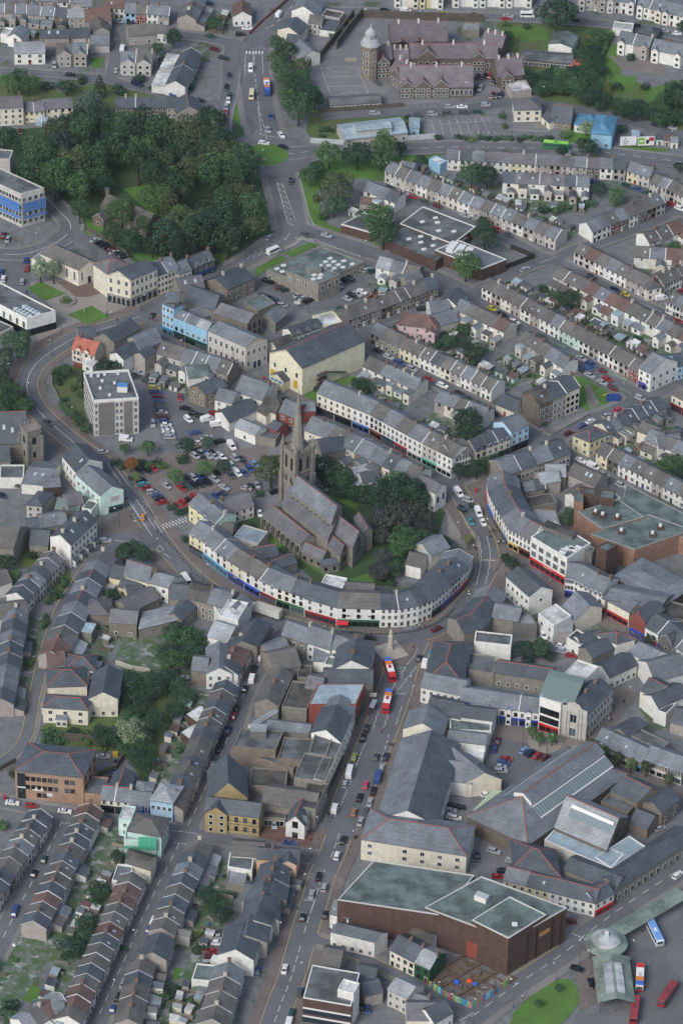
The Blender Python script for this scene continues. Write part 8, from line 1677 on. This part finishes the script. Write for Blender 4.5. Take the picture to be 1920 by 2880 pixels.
tile(640,640);lamp('on the junction and theatre streets',[(124,215),(922,210),(38,960),(560,590),(1048,150)])
tile(0,640);lamp('round the civic square',[(240,185),(253,830),(608,690),(742,620),(980,580),(180,1190),(472,1380),(93,1060),(365,890)])
tile(0,1280);lamp('at the road fork',[(966,590),(1070,730),(824,505),(708,520),(1400,880),(358,540)])
tile(1280,1280);lamp('round the crescent bend',[(245,570),(300,750),(60,1080),(40,590),(1138,160)])
tile(1280,640);lamp('in the right-hand streets',[(540,195),(220,1240),(548,700),(1175,1190),(1385,585)])
tile(640,1920);lamp('down the main street',[(1255,180),(625,1090),(845,1140),(530,1290),(495,1468),(1282,80)])
tile(0,2560,1568/960);lamp('at the bottom of the main street',[(1293,168),(1408,333),(640,190),(540,430),(1508,90)])
tile(960,2560,1568/960);lamp('round the bus station',[(787,450),(524,490),(602,520),(984,325),(1092,250),(1142,295),(1185,470),(1345,250),(468,420)])
tile(1280,1920);lamp('on the market square',[(630,485),(1165,180),(465,440)])
def post(name,label,cat,x,y,hexc,h=1.6,r=.25,top=None):
    p=G((x,y));b=MB();b.lathe([(r*1.1,0),(r*1.1,.15),(r,.2),(r,h-.25),(r*1.15,h-.2),(r*1.1,h-.08),(.03,h)],mat(hexc,'plain'),10);o=b.build(name);o.location=(p.x,p.y,.17);return tag(o,label,cat)
tile(1280,1280);post('pillar_box','red pillar box on the crescent pavement','post box',142,258,'b01e22',1.8,.35)
tile(0,1920);post('pillar_box','red pillar box at the far left by the office','post box',35,805,'b01e22',1.8,.35)
tile(640,640);post('phone_kiosk','red kiosk outside the theatre portico','kiosk',250,1068,'a82028',2.2,.5)
tile(640,1920);post('litter_bin','dark litter bin outside the great hall','bin',878,1075,'2b3a2c',1.2,.4)
tile(0,1920);p=G((797,505));b=MB();b.box(-.8,.8,-.6,.6,.1,1.3,mat('c8a42a','plain'));b.box(-.85,.85,-.65,.65,1.3,1.5,mat('b8962a','plain'));o=b.build('wheelie_bin');o.location=(p.x,p.y,0);tag(o,'yellow bin in the yard of the brick office','bin')
tile(640,1920);p=G((1000,190));t=thing('bus_shelter','glass bus shelter with white sign panel by the red bus','bus shelter',(p.x,p.y,.17),-.3);b=MB()
for y in (-2,2):b.tube(-.6,y,0,2.5,.06,.06,DARK,6);b.tube(.6,y,0,2.5,.06,.06,DARK,6)
b.build('post',t);b=MB();b.box(-.8,.8,-2.2,2.2,2.5,2.62,mat('9aa0a4','plain'));b.build('roof',t);b=MB();b.box(-.7,-.64,-2,2,.4,2.2,GLASS);b.build('pane',t)
for (ti,x,y,lab) in (((640,640),46,185,'white direction sign at the wood corner'),((640,1920),1000,130,'white shop sign board on two posts by the bus stop'),((640,640),478,560,'small white sign in the health centre car park')):
    tile(*ti);p=G((x,y));t=thing('road_sign',lab,'sign',(p.x,p.y,.1));b=MB();b.box(-1.1,1.1,-.05,.05,2,3.4,TRIM);b.box(-.9,.9,-.07,-.05,2.5,2.6,DARK);b.box(-.9,.5,-.07,-.05,2.9,3.0,DARK);b.build('panel',t);b=MB();b.tube(-.8,.1,0,3.2,.05,.05,DARK,5);b.tube(.8,.1,0,3.2,.05,.05,DARK,5);b.build('post',t)
tile(640,0);p=G((228,1115));t=thing('chevron_board','black and white chevron board with blue arrow on the roundabout','sign',(p.x,p.y,.32));b=MB();b.box(-2.2,2.2,-.05,.05,.4,1.1,TRIM)
for k in range(7):x=-2.1+k*.6;b.box(x,x+.3,-.07,-.05,.42,1.08,DARK)
b.build('panel',t);b=MB();b.lathe([(.02,1.15),(.4,1.2),(.4,1.9),(.02,1.95)],mat('2b5aa8','plain'),10);b.build('arrow_disc',t)
tile(0,640);p=G((463,515));t=thing('planter','round stone planter with low green bedding on the square','planter',(p.x,p.y,0));b=MB();b.lathe([(3.3,0),(3.3,.8),(2.9,.85),(2.8,.5)],mat('8f8b84','wall'),24);b.build('rim',t)
k=('bush',0,'l');o=link('bedding',crown_mesh('bedding',5,'bush',mat(LEAF['l'],'leaf'),500,.2),t,(0,0,.9));o.scale=(2.9,2.9,.9)
tile(0,640);b=MB();V=resample([G(p) for p in ((262,800),(425,745),(420,690))],1.5)
for p,q in zip(V[:-1],V[1:]):b.tube(p.x,p.y,0,1.3,.05,.05,DARK,5);d=q-p;n=Vector((-d.y,d.x)).normalized()*.04;b.loft([[(*(p+n),1.15),(*(p-n),1.15),(*(p-n),1.25),(*(p+n),1.25)],[(*(q+n),1.15),(*(q-n),1.15),(*(q-n),1.25),(*(q+n),1.25)]],DARK)
tag(b.build('railing'),'dark railing outside the library corner','railing')
# walls and fences
tile(1280,640);wallrun('fence','dark panel fence behind the flat dark-brick hall',[(378,150),(540,215),(350,290),(250,345)],2.4,.2,mat('3a3634','wall'),'fence');wallrun('garden_wall','white-capped low wall before the three-storey villas',[(590,1400),(650,1440),(860,1330),(920,1290)],1,.3,mat('8a8580','wall'))
c=G((1085,1185));t=thing('scrap_heap','fenced heap with blue skip and yellow pipes on the grass','heap',(c.x,c.y,0));b=MB();b.box(-2.4,2.4,-1.4,1.4,0,1.6,mat('27407f','plain'));b.build('skip',t);b=MB()
for k in range(3):b.loft([[(-4+k*.3,2+k*.25-.08,.1+k*.1),(-4+k*.3,2+k*.25+.08,.1+k*.1),(-4+k*.3,2+k*.25,.25+k*.1)],[(-1.5+k*.3,3.4+k*.2-.08,.1+k*.1),(-1.5+k*.3,3.4+k*.2+.08,.1+k*.1),(-1.5+k*.3,3.4+k*.2,.25+k*.1)]],mat('c8b427','plain'))
b.build('pipes',t);b=MB()
for k in range(18):
    a=k*math.pi/9;p=Vector((math.cos(a)*7.2,math.sin(a)*6.5));q=Vector((math.cos(a+.35)*7.2,math.sin(a+.35)*6.5));b.tube(p.x,p.y,0,1.2,.05,.05,mat('7fa894','plain'),5)
    for z in (.5,1.1):b.loft([[(*p,z),(*p,z+.12)]+[(p.x+.05,p.y,z+.06)],[(*q,z),(*q,z+.12)]+[(q.x+.05,q.y,z+.06)]],mat('7fa894','plain'))
b.build('barrier',t)
for x,y in ((700,820),(790,880),(1110,1040)):
    c=G((x,y));b=MB()
    for k in range(4):
        b.box(-4+k*2,-2.2+k*2,-.05,.05,.9,1.15,mat('7fa894','plain'));b.box(-4+k*2,-3.9+k*2,-.05,.05,0,1.15,mat('7fa894','plain'));b.box(-4+k*2,-2.2+k*2,-.05,.05,.35,.5,mat('7fa894','plain'))
    o=b.build('barrier');o.location=(c.x,c.y,.16);o.rotation_euler=(0,0,-.6);tag(o,f'pale green works barrier {["in the street of cones", "further down the street of cones", "by the grass triangle"][[700, 790, 1110].index(x)]}','barrier','works barriers')
tile(0,1920);wallrun('garden_wall','dark stone wall round the office yard',[(640,660),(800,600),(880,480),(985,505)],2,.4);wallrun('retaining_wall','dark stone retaining wall down the left lane',[(0,610),(110,550)],2,.4);wallrun('retaining_wall','old stone wall on the ivy bank',[(450,400),(560,410),(690,420)],3.2,.4)
tile(0,640);wallrun('kerb_wall','low wall curving round the overgrown plot',[(360,1010),(360,1090),(410,1190),(480,1270)],.9,.3,mat('7f7a72','wall'));wallrun('park_wall','stone park wall behind the nosed-in cars',[(600,20),(700,70),(830,150),(880,185)],1.6,.4);wallrun('garden_wall','red brick wall below the red-roofed cottage',[(510,960),(605,975),(630,920)],1.8,.3,mat('7a463a','brick'))
tile(640,640);wallrun('garden_wall','brick wall behind the stone terrace yards',[(940,520),(1060,450)],1.8,.3,mat('7a4a3c','brick'))
# demolition site with painted hoarding
tile(960,2560,1568/960)
V=[G(p) for p in ((400,352),(498,412),(597,452),(690,395),(762,345))];rng=random.Random(4);cols=['4f9ac0','6fae6a','c86a8a','d0a03a','3f7ab0','8ac0d0','b05a3a','5aa88a','c0c86a']
t=thing('hoarding','brightly painted mural hoarding round the demolition site','hoarding',(V[0].x,V[0].y,0));b=MB();o0=V[0]
for i in range(4):
    p,r=V[i]-o0,V[i+1]-o0;n=9
    for k in range(n):
        a,c=p.lerp(r,k/n),p.lerp(r,(k+1)/n);nn=Vector(((c-a).y,-(c-a).x)).normalized()*.06
        b.prism([tuple(a+nn),tuple(c+nn),tuple(c-nn),tuple(a-nn)],0,2.5,mat(rng.choice(cols),'wall'))
        for _ in range(4):
            u=rng.uniform(.1,.8);z=rng.uniform(.2,2);w=rng.uniform(.08,.2);f=nn*1.15;b.poly([(*(a.lerp(c,u)+f),z),(*(a.lerp(c,u+w)+f),z),(*(a.lerp(c,u+w)+f),z+.4),(*(a.lerp(c,u)+f),z+.4)],mat(rng.choice(cols),'plain'))
b.build('panel',t)
c=G((590,320));t=thing('demolition_joists','grid of exposed timber joists on the demolition ground','timber',(c.x,c.y,0));dx=(G((740,312))-G((600,400))).normalized();dy=(G((450,320))-G((600,400))).normalized();b=MB();wd_=mat('66584a','brick')
def beam(a,c2,w=.16,z=.35):
    n=Vector((-(c2-a).y,(c2-a).x)).normalized()*w;b.prism([tuple(a+n),tuple(a-n),tuple(c2-n),tuple(c2+n)],0,z,wd_)
for k in range(6):beam(dx*(-9+k*3.6)-dy*9,dx*(-9+k*3.6)+dy*9,.25,.5)
for k in range(4):beam(-dx*9+dy*(-9+k*6),dx*9+dy*(-9+k*6),.3,.7)
rng=random.Random(2)
for k in range(60):a=dx*rng.uniform(-9,8)+dy*rng.uniform(-9,8);g=rng.uniform(0,6);beam(a,a+Vector((math.cos(g),math.sin(g)))*rng.uniform(1,3),.1,rng.uniform(.2,.8))
b.build('timber',t)
for x,y,c2,l in ((528,335,'2f5fc0','blue tarpaulin heap'),(588,332,'c8502a','orange mixer heap'),(612,345,'3560b0','second blue tarpaulin heap beside the orange one')):
    p=G((x,y));b=MB();b.lathe([(1.2,0),(1.1,.5),(.6,1.1),(.05,1.3)],mat(c2,'plain'),7,0,0);o=b.build('tarpaulin');o.location=(p.x,p.y,.1);o.scale=(1,.7,1);tag(o,l+' among the demolition timbers','tarpaulin')
# bus station canopies
mt=mat('79877e','felt');t=thing('bus_station_canopy','round bus station pavilion with grey domed roof and glazed lantern','canopy',(*G((1210,190)),0));b=MB();b.lathe([(6.6,3.6),(6.6,3.8),(4.3,4.8),(4.2,4.6)],mt,28);b.build('ring_roof',t);b=MB();b.lathe([(4.5,4.8),(4.5,5.2),(3.7,5.9),(1.9,6.5),(.6,6.7)],mat('a3a8aa','felt'),28);b.build('dome',t);b=MB();b.box(-.6,.6,-.6,.6,6.6,7.8,mat('b9c4c8','glass'),TRIM);b.build('lantern',t);b=MB()
for k in range(10):b.tube(6*math.cos(k*.628),6*math.sin(k*.628),0,3.6,.14,.14,mat('4a5a52','plain'),6)
b.build('post',t)
def canopy(lab,a,c2,w,h=3.8,hip=None):
    p,q=G(a,h),G(c2,h);d=q-p;L=d.length;t=thing('walkway_canopy',lab,'canopy',(p.x,p.y,0),math.atan2(d.y,d.x));b=MB()
    prof=[(-w/2,h),(0,h+w*.16),(w/2,h)]
    for i in (0,1):
        n=int(L/1.2)
        for k in range(n):x0,x1=L*k/n,L*(k+1)/n-.12;y0,z0,y1,z1=*prof[i],*prof[i+1];b.poly([(x0,y0,z0),(x1,y0,z0),(x1,y1,z1),(x0,y1,z1)],mt);b.poly([(x1,y0,z0+.06),(x1+.12,y0,z0+.06),(x1+.12,y1,z1+.06),(x1,y1,z1+.06)],mat('8d9a90','plain'))
    b.box(0,L,-w/2-.05,-w/2,h-.25,h+.05,mat('8d9a90','plain'));b.box(0,L,w/2,w/2+.05,h-.25,h+.05,mat('8d9a90','plain'));b.build('roof',t);b=MB();k=0
    while k < L:b.tube(k,0,0,h+w*.1,.1,.1,mat('4a5a52','plain'),6);k += 5
    b.build('post',t);return t
canopy('long ribbed green canopy running up the bus station road',(1235,110),(1560,-80),5.4);T2=canopy('broad ribbed canopy below the round pavilion',(1262,425),(1235,215),11,3.6)
b=MB();L=(G((1262,425),4)-G((1235,200),4)).length;b.box(L*.14,L*.74,-2.8,2.8,4.2,5.2,mat('9aa0a2','felt'),mat('a3a8aa','felt'));b.build('rooflight',T2)
# people
tile(0,640);people('round the civic square',[(185,445,'k'),(770,590,'w'),(48,125,'k'),(112,90,'r'),(890,630,'b'),(1060,640,'r'),(1250,785,'w'),(735,600,'b'),(810,640,'k')])
tile(0,1280);people('by the mint corner shop',[(868,300,'r'),(885,345,'k'),(905,390,'b'),(900,420,'k'),(915,200,'k'),(945,225,'r'),(1075,245,'k'),(1000,250,'b')])
tile(1280,1280);people('on the crescent pavement',[(100,640,'b'),(125,630,'w'),(140,645,'k'),(92,510,'w'),(235,525,'b'),(262,520,'k'),(295,605,'r'),(310,590,'k'),(330,600,'w'),(345,820,'b'),(462,770,'b'),(92,945,'y'),(655,870,'w'),(235,560,'k')])
tile(640,1280);people('along the crescent shops',[(1120,1215,'w'),(1320,1180,'w'),(1355,1180,'k'),(850,1220,'k'),(320,1210,'k'),(1275,1320,'r'),(1510,1110,'r')])
tile(640,1920);people('on the main street pavement',[(1057,335,'r'),(970,215,'r'),(1040,60,'k'),(1000,40,'b'),(815,430,'r'),(840,480,'b'),(790,600,'r'),(810,575,'k'),(695,905,'k'),(715,930,'b'),(578,1190,'r'),(405,1550,'k'),(475,1555,'b'),(1135,430,'k'),(1115,425,'k'),(600,1020,'b'),(570,1080,'r')])
tile(1280,1920);people('on the market square',[(580,345,'w'),(697,412,'b'),(1055,255,'w'),(1075,255,'b'),(880,435,'w'),(1160,130,'k'),(1090,160,'k'),(945,485,'k'),(1485,1245,'b'),(1270,1385,'r')])
tile(960,2560,1568/960);people('by the bus station',[(830,400,'w'),(1300,175,'r'),(1165,268,'w'),(1325,230,'w'),(1380,95,'k'),(778,322,'w'),(1308,165,'k')])
make_yards()

# ================================================================ AIR
hb=MB();hb.box(-2600,2600,-1900,2700,-1,1000,mat('ffffff','plain'));hz=hb.build('haze');hz['kind']='stuff';hm=bpy.data.materials.new('air');hm.use_nodes=True
t_=hm.node_tree;t_.nodes.remove(t_.nodes['Principled BSDF']);v_=t_.nodes.new('ShaderNodeVolumePrincipled');v_.inputs['Color'].default_value=(.72,.84,1,1);v_.inputs['Density'].default_value=1.8e-5;v_.inputs['Anisotropy'].default_value=.1
t_.links.new(v_.outputs[0],t_.nodes['Material Output'].inputs['Volume']);hz.data.materials.clear();hz.data.materials.append(hm)

def finish():
    seen={}
    for o in list(S.objects):
        l=o.get('label')
        if o.parent is None and l:seen.setdefault(l,[]).append(o)
    for l,os_ in seen.items():
        if len(os_) > 1:
            for i,o in enumerate(os_):
                if len(l.split()) < 15:o['label']=f'{l}, {ORD[min(i, len(ORD) - 1)]} along'
finish()
make_roads()
